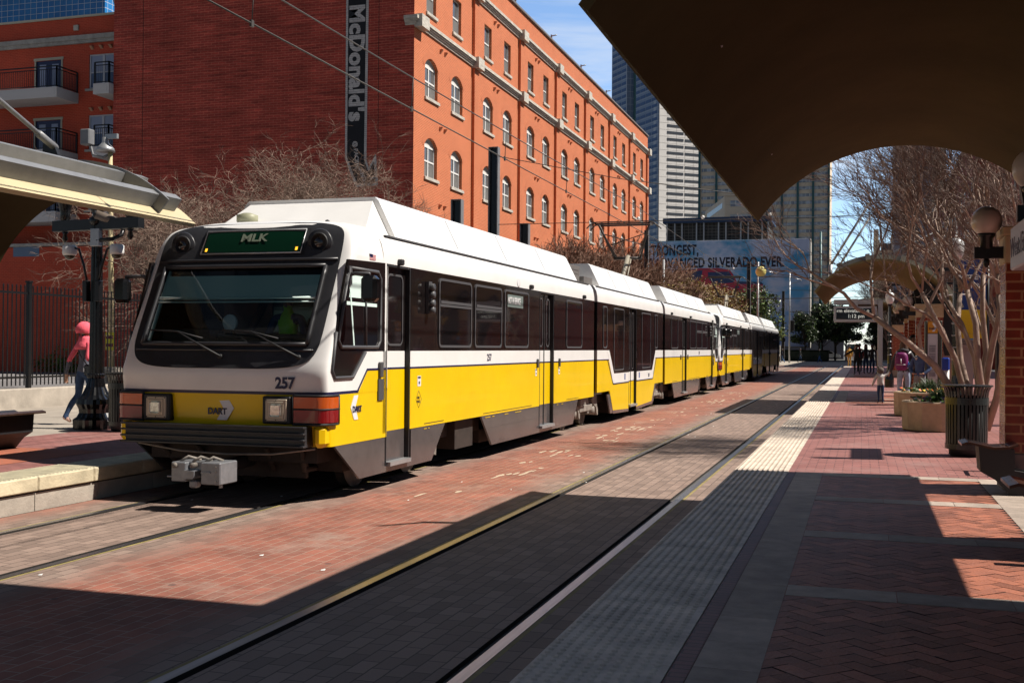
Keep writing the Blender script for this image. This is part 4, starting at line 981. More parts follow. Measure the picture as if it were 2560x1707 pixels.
def door(root, tf, flip, y0, y1, leaves=2, low=False, x=1.285):
    for s in (1, -1):
        m = MB(tf, flip)
        def pan(a, b, z0, z1, xx, mi, th=0.03): m.box(min(s * (xx - th), s * xx), max(s * (xx - th), s * xx), a, b, z0, z1, mi)
        m_ = y0, y1
        if not low:
            pan(y0, y1, 0.34, 0.72, x, 4); pan(y0, y1, 0.72, 1.50, x, 1); pan(y0, y1, 1.50, 1.525, x + .002, 2); pan(y0, y1, 1.525, 1.735, x, 0); pan(y0, y1, 1.735, 2.80, x, 3)
        else:
            pan(y0, y1, 0.34, 0.93, x, 1); pan(y0, y1, 0.93, 0.95, x + .002, 2); pan(y0, y1, 0.95, 1.18, x, 0); pan(y0, y1, 1.18, 2.80, x, 3)
        o = m.build('door', [M_tw, M_ty, M_tn, M_tb, M_tg], root)
        m = MB(tf, flip)
        w = (y1 - y0) / leaves
        zb = 1.80 if not low else 1.24
        for k in range(leaves):
            a, b = y0 + k * w + (0.10 if leaves == 1 else 0.11), y0 + (k + 1) * w - (0.10 if leaves == 1 else 0.11)
            P = [(s * (x + 0.012), a + 0.5 * (b - a) * (1 - math.cos(t)), z) for t, z in ()]
            q = min(0.1, (b - a) / 2.1)
            def loop(i, xx):
                L_ = []
                for (cy, cz, a0) in ((b - q, 2.72 - q, 0), (a + q, 2.72 - q, 90), (a + q, zb + q, 180), (b - q, zb + q, 270)):
                    for kk in range(5): t = R(a0 + 22.5 * kk); L_.append((s * xx, cy + (q - i) * math.cos(t), cz + (q - i) * math.sin(t)))
                return L_
            O_, I_ = loop(0, x + 0.012), loop(0.028, x + 0.012); n = len(O_)
            m.add(O_ + I_, [(i, (i + 1) % n, n + (i + 1) % n, n + i) for i in range(n)]); m.add(loop(0.02, x + 0.004), [tuple(range(n))], 1)
        if leaves == 2: m.box(min(s * x, s * (x + 0.01)), max(s * x, s * (x + 0.01)), (y0 + y1) / 2 - 0.018, (y0 + y1) / 2 + 0.018, 0.34, 2.8, 2)
        m.build('door_glass', [M_trub, M_tglass, M_trub2], o)
        m = MB(tf, flip)                                       # jambs, head and step
        for yy in (y0 - 0.025, y1): m.box(min(s * 1.25, s * (HW + .001)), max(s * 1.25, s * (HW + .001)), yy, yy + 0.025, 0.30, 2.83, 0)
        m.box(min(s * 1.25, s * HW), max(s * 1.25, s * HW), y0, y1, 2.80, 2.83, 0); m.box(min(s * 1.2, s * (HW + 0.05)), max(s * 1.2, s * (HW + 0.05)), y0 + 0.02, y1 - 0.02, 0.29, 0.34, 1)
        m.build('door_frame', [M_trub2, M_galv], root)

def skirt(root, tf, flip, poly, mi=M_tg, x=HW - 0.004, name='skirt'):
    for s in (1, -1):
        m = MB(tf, flip); a, b = sorted((s * (x - 0.03), s * x)); m.prism(poly, a, b, 'x'); m.build(name, mi, root)

def wheelset(root, tf, flip, y):
    for s in (1, -1):
        m = MB(tf, flip)
        c = (s * 0.75, y, 0.345)
        m.lathe([(0.12, -0.075), (0.12, -0.05), (0.27, -0.045), (0.30, -0.065), (0.345, -0.065), (0.345, 0.05), (0.36, 0.055), (0.36, 0.07), (0.25, 0.07), (0.12, 0.05)], c, 28, 0, False, axis='x'); m.build('wheel', M_wheel, root)
        m = MB(tf, flip); m.rbox(s * 0.92 - 0.10, s * 0.92 + 0.10, y - 0.16, y + 0.16, 0.25, 0.47, 0.03); m.lathe([(0.1, -0.13), (0.1, 0.13)], (s * 0.98, y, 0.345), 12, axis='x')
        m.prism([(y - 0.28, 0.62), (y + 0.05, 0.74), (y + 0.22, 0.74), (y + 0.28, 0.45), (y + 0.38, 0.36), (y + 0.36, 0.22), (y + 0.28, 0.24), (y + 0.17, 0.42), (y - 0.1, 0.5)], *sorted((s * 1.02, s * 1.12)), 'x')
        m.build('axle_box', M_bog, root)

def end_section(root, y_off, d, numbers):
    """cab section, 13.1 m long, nose at y_off facing -d"""
    def tf(p): return Vector((p.x, y_off + d * p.y, p.z))
    flip = d < 0
    EN = 13.1
    # nose shell as a grid, leaving the windscreen opening free
    zs = [0.66, 0.95, 1.24, 1.275, 1.42, 1.52, 1.62, 1.80, 1.96, 2.19, 2.42, 2.57, 2.72, 2.86, 2.95, 3.04, 3.11, 3.17, 3.22, 3.265, 3.30, 3.32, 3.335, 3.345, 3.35]
    GX = 1.075
    ts = [0, 0.25, 0.5, 0.8, GX, 1.15, 1.22, 1.265, 1.30, 1.325, 1.337, 1.343, HW]
    xs_ = [-t for t in ts[::-1][:-1]] + ts
    m = MB(tf, flip); V = []
    for z in zs:
        hw, _ = rowinfo(z)
        for x in xs_: V.append(NS(x * (hw / HW), z))
    nx = len(xs_); F, FM = [], []
    for j in range(len(zs) - 1):
        for i in range(nx - 1):
            if 1.80 <= zs[j] < 2.72 and -GX <= xs_[i] < GX: continue
            zz = (zs[j] + zs[j + 1]) / 2; F.append((j * nx + i, j * nx + i + 1, (j + 1) * nx + i + 1, (j + 1) * nx + i)); FM.append(1 if zz < 1.24 else (2 if zz < 1.275 else 0))
    o0 = len(m.v); m.add(V, [])
    for f, mi in zip(F, FM):
        f = [o0 + k for k in f]; m.f.append(f[::-1] if flip else f); m.m.append(mi); m.s.append(True)
    # cheeks between the nose edge and the flat side, front roof
    for s in (1, -1):
        for j in range(len(zs) - 1):
            a, b = NS(s * rowinfo(zs[j])[0], zs[j]), NS(s * rowinfo(zs[j + 1])[0], zs[j + 1]); zz = (zs[j] + zs[j + 1]) / 2
            q = [a, (a[0], 1.75, a[2]), (b[0], 1.75, b[2]), b]
            m.add(q if s > 0 else q[::-1], [(0, 1, 2, 3)], 1 if zz < 1.24 else (2 if zz < 1.275 else 0))
    m.build('nose_shell', [M_tw, M_ty, M_tn], root)
    # inner lining so that the cab is dark inside
    m = MB(tf, flip)
    m.box(-1.25, 1.25, 2.25, 2.3, 0.9, 3.1, 1); m.box(-1.27, 1.27, 0.15, 2.25, 1.28, 1.32, 0)
    for s in (1, -1):
        L_ = [(0.22, 1.3), (2.25, 1.3), (2.25, 3.1), (0.85, 3.1)]; m.add([(s * 1.27, y, z) for y, z in L_], [(0, 1, 2, 3)], 0)
    m.box(-1.25, 1.25, 0.80, 2.25, 2.95, 3.0, 0)
    m.box(-1.2, 1.2, 0.32, 0.62, 1.3, 1.86, 2); m.rbox(-0.3, 0.9, 0.45, 0.75, 1.86, 1.93, 0.02, 2); m.box(-1.0, -0.35, 0.40, 0.6, 1.8, 1.98, 2); m.tube([(-0.2, 1.0, 1.9), (-0.15, 1.35, 2.35)], 0.05, 8, 1)
    m.box(-0.9, -0.2, 1.6, 1.65, 1.9, 2.6, 1); m.rbox(0.95, 1.2, 0.7, 1.0, 1.9, 2.2, 0.02, 2)
    m.lathe([(0.085, 0), (0.10, 0.01), (0.10, 0.03), (0.085, 0.04), (0.07, 0.03), (0.07, 0.01)], (-0.16, 0.52, 2.06), 24, 3, axis='y'); m.lathe([(0.03, 0), (0.04, 0.01), (0.04, 0.02)], (-0.16, 0.52, 2.06), 12, 3, axis='y'); m.tube([(-0.16, 0.56, 2.0), (-0.16, 0.6, 1.86)], 0.015, 6, 2)
    m.build('cab_interior', [M_tint, M_tan, M_trub2, M_stick], root)
    # black mask: ring from the opening out to a rounded outline
    m = MB(tf, flip); N = 72; K = 6; V = []
    def outer(t):
        c_, s_ = math.cos(t), math.sin(t); e = 2 / 7.5
        return (1.225 * (abs(c_) ** e) * (1 if c_ > 0 else -1), 2.415 + 0.865 * (abs(s_) ** e) * (1 if s_ > 0 else -1))
    def inner(t):
        x, z = outer(t); cx, cz = 0, 2.26; k = max(abs(x - cx) / GX, abs(z - cz) / 0.46); return (x / k, cz + (z - cz) / k)
    for k in range(K + 1):
        for i in range(N):
            t = 2 * math.pi * (i + 0.5) / N; O_, I_ = outer(t), inner(t); f = k / K
            x, z = I_[0] + (O_[0] - I_[0]) * f, I_[1] + (O_[1] - I_[1]) * f
            bow = -0.03 * (1 - (x / 1.25) ** 2) if z < 1.7 else 0
            V.append(NS(x, z + bow, eps=0.012))
    m.add(V, [(k * N + i, k * N + (i + 1) % N, (k + 1) * N + (i + 1) % N, (k + 1) * N + i) for k in range(K) for i in range(N)], 0, True)
    m.build('front_mask', M_mask, root)
    m = MB(tf, flip)
    fr = [(-GX, 1.80), (GX, 1.80), (GX, 2.72), (-GX, 2.72)]
    for i in range(4):
        a, b = fr[i], fr[(i + 1) % 4]; n_ = 8; P = [NS(a[0] + (b[0] - a[0]) * k / n_, a[1] + (b[1] - a[1]) * k / n_, eps=0.03) for k in range(n_ + 1)]; m.tube(P, 0.028, 6, 0, True)
    m.tube([NS(-1.2 + 2.4 * k / 8, 2.80, eps=0.02) for k in range(9)], 0.022, 6)
    m.tube([NS(-1.16 + 2.32 * k / 8, 1.735, eps=0.02) for k in range(9)], 0.016, 6)
    m.build('windscreen_frame', M_mask, root)
    m = MB(tf, flip); m.grid(lambda u, v: NS(-GX + 2 * GX * u, 1.80 + 0.92 * v, eps=0.004), 8, 6); m.build('windscreen', M_wglass, root)
    m = MB(tf, flip)
    m.grid(lambda u, v: (-1.02 + 2.04 * u, prof(2.36 + 0.26 * v) + 0.035, 2.36 + 0.26 * v), 4, 2); m.tube([(-1.06, prof(2.35) + 0.03, 2.345), (1.06, prof(2.35) + 0.03, 2.345)], 0.02, 8); m.tube([(-1.06, prof(2.30) + 0.03, 2.30), (1.06, prof(2.30) + 0.03, 2.30)], 0.011, 8)
    m.tube([(-1.03, prof(2.70) + 0.05, 2.68), (-1.03, prof(1.84) + 0.05, 1.84)], 0.025, 6)
    m.build('sun_blind', M_shade, root)
    # destination sign and marker lamps
    m = MB(tf, flip); m.grid(lambda u, v: NS(-0.66 + 1.42 * u, 2.86 + 0.33 * v, eps=0.022), 8, 3); o = m.build('destination_sign', M_trub2, root)
    m = MB(tf, flip); m.grid(lambda u, v: NS(-0.60 + 1.30 * u, 2.90 + 0.25 * v, eps=0.028), 8, 3); m.build('sign_screen', M_sign, o)
    m = MB(tf, flip); P = [NS(x, z, eps=0.034) for x, z in ((-0.62, 2.88), (0.72, 2.88), (0.72, 3.17), (-0.62, 3.17), (-0.62, 2.88))]; m.tube(P, 0.010, 6); m.build('sign_frame', M_galv, o)
    if numbers:
        a, b = NS(-0.12, 3.03, eps=0.036), NS(-0.12, 3.12, eps=0.036)
        m = MB(); up = Vector(b) - Vector(a); m.text("MLK", tf(Vector(a)), (1, 0, 0), up, 0.155, bold=0.004, sx=1.2); m.build('sign_lettering', M_signtx, o)
    for x in (-0.56, 0.655): m = MB(tf, flip); m.grid(lambda u, v: NS(x - 0.015 + 0.03 * u, 2.91 + 0.04 * v, eps=0.034), 1, 1); m.build('indicator_lamp', M_led, o)
    for x in (-0.92, 0.93):
        c = Vector(NS(x, 3.0, eps=0.01)); m = MB(tf, flip)
        m.lathe([(0.155, -0.03), (0.165, -0.01), (0.15, 0.01), (0.125, 0.0)], c, 24, 0, axis='y'); m.lathe([(0.12, -0.045), (0.10, -0.05), (0.085, -0.03)], c, 20, 1, axis='y'); m.sphere((c.x, c.y - 0.02, c.z), 0.075, 16, 2, sy=0.5)
        m.build('marker_lamp', [M_mask, M_trub2, M_tglass], root)
    # lamp clusters
    for s in (-1, 1):
        y = prof(1.07)
        m = MB(tf, flip); x0, x1 = sorted((s * 0.60, s * 0.955)); m.rbox(x0, x1, y - 0.06, y + 0.05, 0.915, 1.225, 0.015, 0); o = m.build('headlight', M_trub2, root)
        m = MB(tf, flip); cx = s * 0.78; m.rbox(cx - 0.135, cx + 0.135, y - 0.075, y - 0.05, 0.945, 1.195, 0.01, 0); m.rbox(cx - 0.105, cx + 0.105, y - 0.085, y - 0.07, 0.972, 1.168, 0.008, 0)
        for (dx, dz) in [(a, b) for a in (-0.12, 0, 0.12) for b in (-0.11, 0.11)]: m.sphere((cx + dx, y - 0.077, 1.07 + dz), 0.008, 6, 1)
        m.build('lamp_bezel', [M_hfr, M_trub2], o)
        m = MB(tf, flip); m.rbox(cx - 0.072, cx + 0.072, y - 0.098, y - 0.08, 1.0, 1.142, 0.018); m.build('lens', M_hl, o)
        # tail cluster wraps round the corner
        def TC(u, z, off):
            if u < 0.6: x = 0.97 + (1.30 - 0.97) * u / 0.6; t = min(1, x / HW); yy = y + 0.17 * (1 - (1 - t ** 7) ** (1 / 7.)) - off; xx = x + (0.0 if u < 0.5 else off * 0.6)
            else: xx = HW + off; yy = y + 0.08 + 0.20 * (u - 0.6) / 0.4
            return (s * xx, yy, z)
        m = MB(tf, flip); m.grid(lambda u, v: TC(u, 0.915 + 0.32 * v, 0.035), 12, 1, 0); 
        P = [TC(u / 12, 0.915, 0.035) for u in range(13)]; Q = [TC(u / 12, 1.235, 0.035) for u in range(13)]; m.tube(P, 0.014, 5); m.tube(Q, 0.014, 5); m.tube([P[-1], Q[-1]], 0.016, 5); m.tube([P[0], Q[0]], 0.012, 5)
        m.tube([TC(u / 12, 1.085, 0.05) for u in range(13)], 0.008, 5)
        o = m.build('tail_lamp', M_trub2, root)
        m = MB(tf, flip); m.grid(lambda u, v: TC(0.03 + 0.92 * u, 1.095 + 0.125 * v, 0.048), 12, 1, 0); m.build('amber_lens', M_amber, o)
        m = MB(tf, flip); m.grid(lambda u, v: TC(0.03 + 0.92 * u, 0.935 + 0.14 * v, 0.048), 12, 1, 0); m.build('red_lens', M_redl, o)
    # ribbed anticlimber bumper
    m = MB(tf, flip)
    m.box(-1.16, 1.16, -0.07, 0.2, 0.665, 0.885, 0)
    for z in (0.665, 0.735, 0.805, 0.875): m.rbox(-1.19, 1.18, -0.135, -0.06, z, z + 0.022, 0.004, 0)
    m.build('bumper', M_mask, root)
    for s in (1, -1): m = MB(tf, flip); m.rbox(*sorted((s * 1.19, s * 1.335)), 0.03, 0.3, 0.655, 0.91, 0.05); m.build('bumper_corner', M_ty, root)
    # wipers
    for x in (0.02, 1.0):
        m = MB(tf, flip); piv = NS(x, 1.66, eps=0.03); tip = NS(x - 0.62, 1.93, eps=0.07); m.tube([NS(x, 1.66, eps=0.0), piv], 0.03, 8); m.tube([piv, NS(x - 0.3, 1.79, eps=0.08), tip], [0.014, 0.011, 0.008], 6)
        m.tube([NS(x - 1.02, 1.955, eps=0.05), tip, NS(x - 0.28, 1.86, eps=0.045)], 0.010, 6); m.build('wiper', M_trub2, root)
    # emblem on the front and on the side
    if numbers:
        yf = prof(1.08) - 0.004 + (-0.0)
        m = MB(); cz = 1.08; c = [(-0.03, 1.21), (0.10, 1.21), (0.19, 1.075), (0.10, 0.94), (-0.03, 0.94), (0.055, 1.075)]
        m.prism([(x + 0.02, z) for x, z in c], yf + y_off - 0.004, yf + y_off, 'y'); m.build('emblem', M_stick, root)
        m = MB(); m.text("DART", (-0.13, y_off + yf - 0.006, 1.005), (1, 0, 0), (0, 0, 1), 0.10, bold=0.0035, sx=0.95); m.build('emblem_lettering', M_tn, root)
        m = MB(); m.text("257", (0.74, y_off + 0.017, 1.315), (1, 0, 0), (0, 0, 1), 0.175, bold=0.006, sx=0.92); m.build('fleet_number', M_tn, root)
        m = MB(); m.prism([(y_off + 0.90, 1.215), (y_off + 0.79, 1.215), (y_off + 0.70, 1.075), (y_off + 0.79, 0.93), (y_off + 0.90, 0.93), (y_off + 0.82, 1.075)], HW, HW + 0.006, 'x'); m.build('emblem', M_stick, root)
        m = MB(); m.text("DART", (HW + 0.009, y_off + 0.74, 1.02), (0, 1, 0), (0, 0, 1), 0.10, bold=0.0035, sx=0.95); m.build('emblem_lettering', M_tn, root)
        m = MB(); m.text("257", (HW + 0.003, y_off + 5.66, 1.575), (0, 1, 0), (0, 0, 1), 0.155, bold=0.002, sx=0.95); m.build('fleet_number', M_tn, root)
        m = MB(); m.text("NOT IN SERVICE", (HW + 0.012, y_off + 6.72, 2.53), (0, 1, 0), (0, 0, 1), 0.155, bold=0.004, sx=0.62); m.build('service_lettering', M_stick, root)
        m = MB(); m.box(HW + 0.004, HW + 0.009, y_off + 6.70, y_off + 7.60, 2.47, 2.68); m.build('service_board', mat('service_board_grey', (0.16, 0.20, 0.19), 0.4), root)
        # small flag: stripes and canton
        m = MB()
        for k in range(7): m.box(HW - 0.02, HW + 0.004, y_off + 1.20, y_off + 1.37, 2.84 + 0.0108 * k * 0.9, 2.84 + 0.0108 * k * 0.9 + 0.005, 0)
        m.box(HW - 0.02, HW + 0.003, y_off + 1.20, y_off + 1.37, 2.838, 2.908, 2); m.box(HW - 0.02, HW + 0.006, y_off + 1.20, y_off + 1.28, 2.872, 2.910, 1)
        m.build('flag_decal', [mat('decal_red', (0.5, 0.02, 0.03), 0.5), M_tn, M_stick], root)
        m = MB(); m.box(HW, HW + 0.004, y_off + 2.75, y_off + 2.87, 1.26, 1.40, 0); m.box(HW + 0.004, HW + 0.006, y_off + 2.765, y_off + 2.855, 1.365, 1.39, 1); m.box(HW + 0.004, HW + 0.006, y_off + 2.79, y_off + 2.83, 1.29, 1.325, 1)
        for yy in (8.42, 10.05): m.box(HW, HW + 0.004, y_off + yy, y_off + yy + 0.1, 1.27, 1.40, 0); m.box(HW + 0.004, HW + 0.006, y_off + yy + .015, y_off + yy + 0.085, 1.37, 1.39, 1); m.box(HW + 0.004, HW + 0.006, y_off + yy + .03, y_off + yy + 0.07, 1.30, 1.33, 1)
        m.build('notice_sticker', [M_stick, M_tn], root)
        m = MB(); dd = [(y_off + 2.80, 1.20), (y_off + 2.90, 1.085), (y_off + 2.80, 0.97), (y_off + 2.70, 1.085)]
        for i in range(4): a, b = dd[i], dd[(i + 1) % 4]; m.tube([(HW + 0.002, *a), (HW + 0.002, *b)], 0.0025, 4)
        m.text("SAFE", (HW + 0.003, y_off + 2.745, 1.09), (0, 1, 0), (0, 0, 1), 0.05, sx=0.8); m.text("PLACE", (HW + 0.003, y_off + 2.735, 1.04), (0, 1, 0), (0, 0, 1), 0.05, sx=0.8); m.build('safe_place_decal', M_tn, root)
    # coupler
    m = MB(lambda q: tf(Vector((0.2 + (q.x - 0.2) * 0.86, -0.5 + (q.y + 0.5) * 0.86, 0.43 + (q.z - 0.43) * 0.88))), flip)
    m.rbox(-0.16, 0.05, -0.74, -0.36, 0.30, 0.54, 0.012, 0); m.rbox(0.28, 0.56, -0.76, -0.36, 0.28, 0.55, 0.012, 0); m.box(0.05, 0.28, -0.66, -0.4, 0.44, 0.54, 0); m.box(0.05, 0.28, -0.60, -0.4, 0.29, 0.36, 1)
    m.prism([(0.03, 0.37), (0.06, 0.345), (0.19, 0.345), (0.21, 0.37), (0.21, 0.44), (0.06, 0.45), (0.02, 0.42)], -0.80, -0.6, 'y', 0)
    m.rbox(0.12, 0.23, -0.78, -0.66, 0.235, 0.33, 0.02, 0); m.tube([(-0.06, -0.7, 0.36), (-0.24, -0.7, 0.355)], 0.012, 6, 0); m.box(0.30, 0.42, -0.79, -0.74, 0.42, 0.435, 0)
    for k in range(3): m.tube([(-0.08 + 0.18 * k, -0.66, 0.54), (0.0 + 0.18 * k, -0.6, 0.60), (0.12 + 0.16 * k, -0.5, 0.55)], 0.018, 8, 2)
    m.lathe([(0.032, -0.1), (0.032, 0.0), (0.015, 0.0)], (0.15, -0.66, 0.505), 12, 2, axis='y'); m.lathe([(0.035, -0.03), (0.035, 0.0)], (-0.10, -0.74, 0.50), 10, 2, axis='y')
    for dz in (0.32, 0.38, 0.44, 0.5): m.sphere((0.50, -0.765, dz), 0.012, 6, 2)
    m.tube([(0.2, -0.4, 0.42), (0.1, 0.9, 0.45)], 0.09, 10, 1); m.tube([(0.44, -0.55, 0.29), (0.44, -0.55, 0.22)], 0.025, 8, 0)
    m.build('coupler', [M_coup, M_trub2, M_bog], root)
    m = MB(tf, flip)                                           # underframe
    m.box(-1.1, 1.1, 0.35, 12.9, 0.45, 0.72, 0); m.box(-1.15, 1.15, 0.9, 1.6, 0.30, 0.6, 0); m.box(-1.18, 1.22, 4.55, 5.35, 0.26, 0.7, 0); m.box(-1.1, 1.1, 6.0, 11.0, 0.24, 0.6, 0)
    for x in (-0.9, -0.4, 0.5, 0.95): m.tube([(x, 0.25, 0.62), (x * 0.9, 0.5, 0.35), (x * 0.8, 1.2, 0.32)], 0.035, 6, 0)
    m.tube([(-1.1, 0.1, 0.64), (-0.5, 0.05, 0.57), (0.1, 0.05, 0.55), (0.7, 0.05, 0.57), (1.2, 0.1, 0.64)], 0.012, 5, 1)
    m.prism([(-1.1, 0.66), (-0.75, 0.42), (-0.75, 0.25), (0.85, 0.25), (0.85, 0.42), (1.15, 0.66)], 0.55, 0.62, 'y', 0)
    m.build('underframe', [M_under, M_bog], root)
    for y in (1.95, 3.68): wheelset(root, tf, flip, y)
    # side bodywork
    doors = [(1.72, 2.50), (8.70, 9.72)]
    side_bits(root, tf, flip, 1.62, EN, doors)
    door(root, tf, flip, 1.74, 2.46, 1); door(root, tf, flip, 8.73, 9.66, 2)
    window(root, tf, flip, 3.52, 4.90, transom=2.36); window(root, tf, flip, 5.05, 6.40, transom=2.36); window(root, tf, flip, 6.55, 7.96); window(root, tf, flip, 10.64, 11.96)
    for s in (1, -1):                                          # livery over the cheeks, cab side window
        x0, x1 = sorted((s * (HW - 0.03), s * (HW + 0.0035)))
        m = MB(tf, flip); m.prism([(0.90, 1.24), (1.62, 1.24), (1.62, 1.50), (1.17, 1.50)], x0, x1, 'x', 0)
        for (a, b) in (((0.87, 1.25), (1.15, 1.512)), ((1.15, 1.512), (1.63, 1.512))): m.beam((s * (HW + .002), *a), (s * (HW + .002), *b), 0.008, 0.026, 1, up=(0, 0, 1))
        m.build('livery_panel', [M_ty, M_tn], root)
        m = MB(tf, flip); cw = [(0.62, 2.80), (1.66, 2.83), (1.66, 1.735), (1.09, 1.735), (0.74, 1.43), (0.27, 1.43), (0.20, 1.52), (0.30, 1.95)]
        m.prism(cw, *sorted((s * (HW - 0.03), s * (HW + 0.004))), 'x', 0); 
        P = [(s * (HW + 0.008), y, z) for y, z in [(1.08, 1.72), (0.74, 1.43), (0.27, 1.43), (0.20, 1.52), (0.30, 1.95)]]; m.tube(P, 0.022, 6, 1)
        m.build('cab_side_panel', [M_tb, M_trub], root)
        m = MB(tf, flip); W = [(0.62, 2.70), (1.42, 2.70), (1.50, 2.62), (1.50, 1.86), (1.42, 1.78), (0.42, 1.78), (0.34, 1.86)]; Wx = [(s * (HW + 0.012), y, z) for y, z in W]; m.tube(Wx + [Wx[0]], 0.024, 6, 0); m.tube([(s * (HW + .014), 1.06, 2.68), (s * (HW + .014), 1.08, 1.80)], 0.016, 6, 0)
        o = m.build('cab_side_window', M_trub, root)
        m = MB(tf, flip); m.add([(s * (HW + 0.0075), y, z) for y, z in W], [tuple(range(7))]); m.build('pane', M_tglass, o)
        m = MB(tf, flip); m.quad(*[(s * (HW + .0085), y, z) for y, z in ((0.62, 2.36), (0.99, 2.36), (0.99, 2.62), (0.70, 2.62))]); m.box(*sorted((s * (HW + .008), s * (HW + .010))), 0.56, 1.4, 2.27, 2.31); m.beam((s * (HW + .01), 0.64, 2.5), (s * (HW + .01), 0.76, 1.80), 0.006, 0.03); m.build('side_blind', M_shade, o)
        # mirror
        m = MB(tf, flip); m.tube([(s * HW, 0.62, 2.62), (s * (HW + 0.10), 0.60, 2.63), (s * (HW + 0.30), 0.55, 2.62)], 0.022, 8); m.box(*sorted((s * HW, s * (HW + 0.03))), 0.58, 0.66, 2.5, 2.72); o = m.build('mirror_arm', M_trub, root)
        m = MB(tf, flip); m.rbox(*sorted((s * (HW + 0.22), s * (HW + 0.42))), 0.45, 0.60, 2.30, 2.60, 0.04); m.build('mirror', M_blackg, o)
        # small side fittings
        m = MB(tf, flip); m.rbox(*sorted((s * HW, s * (HW + 0.04))), 1.47, 1.56, 1.41, 1.60, 0.01)
        for z in (1.26, 1.13): m.box(*sorted((s * HW, s * (HW + 0.02))), 1.45, 1.61, z, z + 0.13)
        for (yy, zz) in ((8.50, 1.42), (10.05, 1.42)): m.rbox(*sorted((s * HW, s * (HW + 0.035))), yy, yy + 0.06, zz, zz + 0.16, 0.008)
        m.build('door_control', M_trub, root)
        m = MB(tf, flip)
        for yy in (2.05, 8.0, 12.0): m.rbox(*sorted((s * (HW - 0.01), s * (HW + 0.07))), yy, yy + 0.08, 2.83, 2.91, 0.015)
        m.build('side_camera', M_trub2, root)
        m = MB(tf, flip); m.box(*sorted((s * HW, s * (HW + 0.05))), 3.02, 3.14, 2.24, 2.68, 0)
        for z in (2.60, 2.50, 2.38, 2.29): m.lathe([(0.05, 0), (0.055, 0.09)], (s * (HW + 0.02) if s > 0 else s * HW - 0.1, 3.08, z), 10, 0, axis='x')
        o = m.build('door_signal', M_trub, root)
        m = MB(tf, flip); m.sphere((s * (HW + 0.075), 3.06, 2.50), 0.026, 8); m.build('lamp', M_grn, o)
    skirt(root, tf, flip, [(0.24, 0.70), (0.97, 0.22), (3.30, 0.22), (3.82, 0.705), (2.55, 0.705), (2.55, 0.30), (1.70, 0.30), (1.70, 0.705)])
    skirt(root, tf, flip, [(5.42, 0.705), (5.95, 0.22), (11.25, 0.22), (11.68, 0.705), (9.72, 0.705), (9.72, 0.30), (8.70, 0.30), (8.70, 0.705)])
    m = MB(tf, flip)
    for s in (1, -1):
        for (a, b) in ((3.0, 3.75), (5.5, 8.2), (10.7, 11.7)): m.box(*sorted((s * HW, s * (HW + 0.003))), a, b, 0.74, 0.75)
        for (y, L_) in ((3.0, .1), (3.15, .05), (5.6, .25), (5.95, .1), (6.6, .2), (7.2, .35), (9.95, .1), (10.3, .12)):
            m.box(*sorted((s * HW, s * (HW + 0.004))), y, y + L_, 0.672, 0.680, 1)
    m.build('panel_seam', [M_trub2, M_ty], root)
    fairing(root, tf, flip, 2.25, 12.0)
    m = MB(tf, flip); m.add([(-0.9, 2.25, 3.70), (0.9, 2.25, 3.70), (1.1, 1.62, 3.27), (-1.1, 1.62, 3.27), (-1.15, 2.25, 3.2), (1.15, 2.25, 3.2)], [(0, 1, 2, 3), (0, 3, 4), (1, 5, 2)]); m.build('fairing_front', M_tw, root)
    m = MB(tf, flip); m.lathe([(0.14, 0), (0.14, 0.07), (0.13, 0.08), (0.14, 0.09), (0.14, 0.17), (0.05, 0.2)], (-0.66, 1.75, 3.32), 18); m.build('roof_beacon', mat('beacon_grey', (0.30, 0.30, 0.20), 0.5), root)
    m = MB(tf, flip); m.sphere((0.75, 1.25, 3.31), 0.035, 8); m.build('antenna', M_trub2, root)
    m = MB(tf, flip)
    for s in (1, -1): m.lathe([(0.001, -0.002), (0.09, -0.002), (0.09, 0.008), (0.07, 0.009)], (s * (HW - 0.005), 7.35, 2.92), 20, 0, axis='x')
    m.build('side_emblem', M_stick, root)

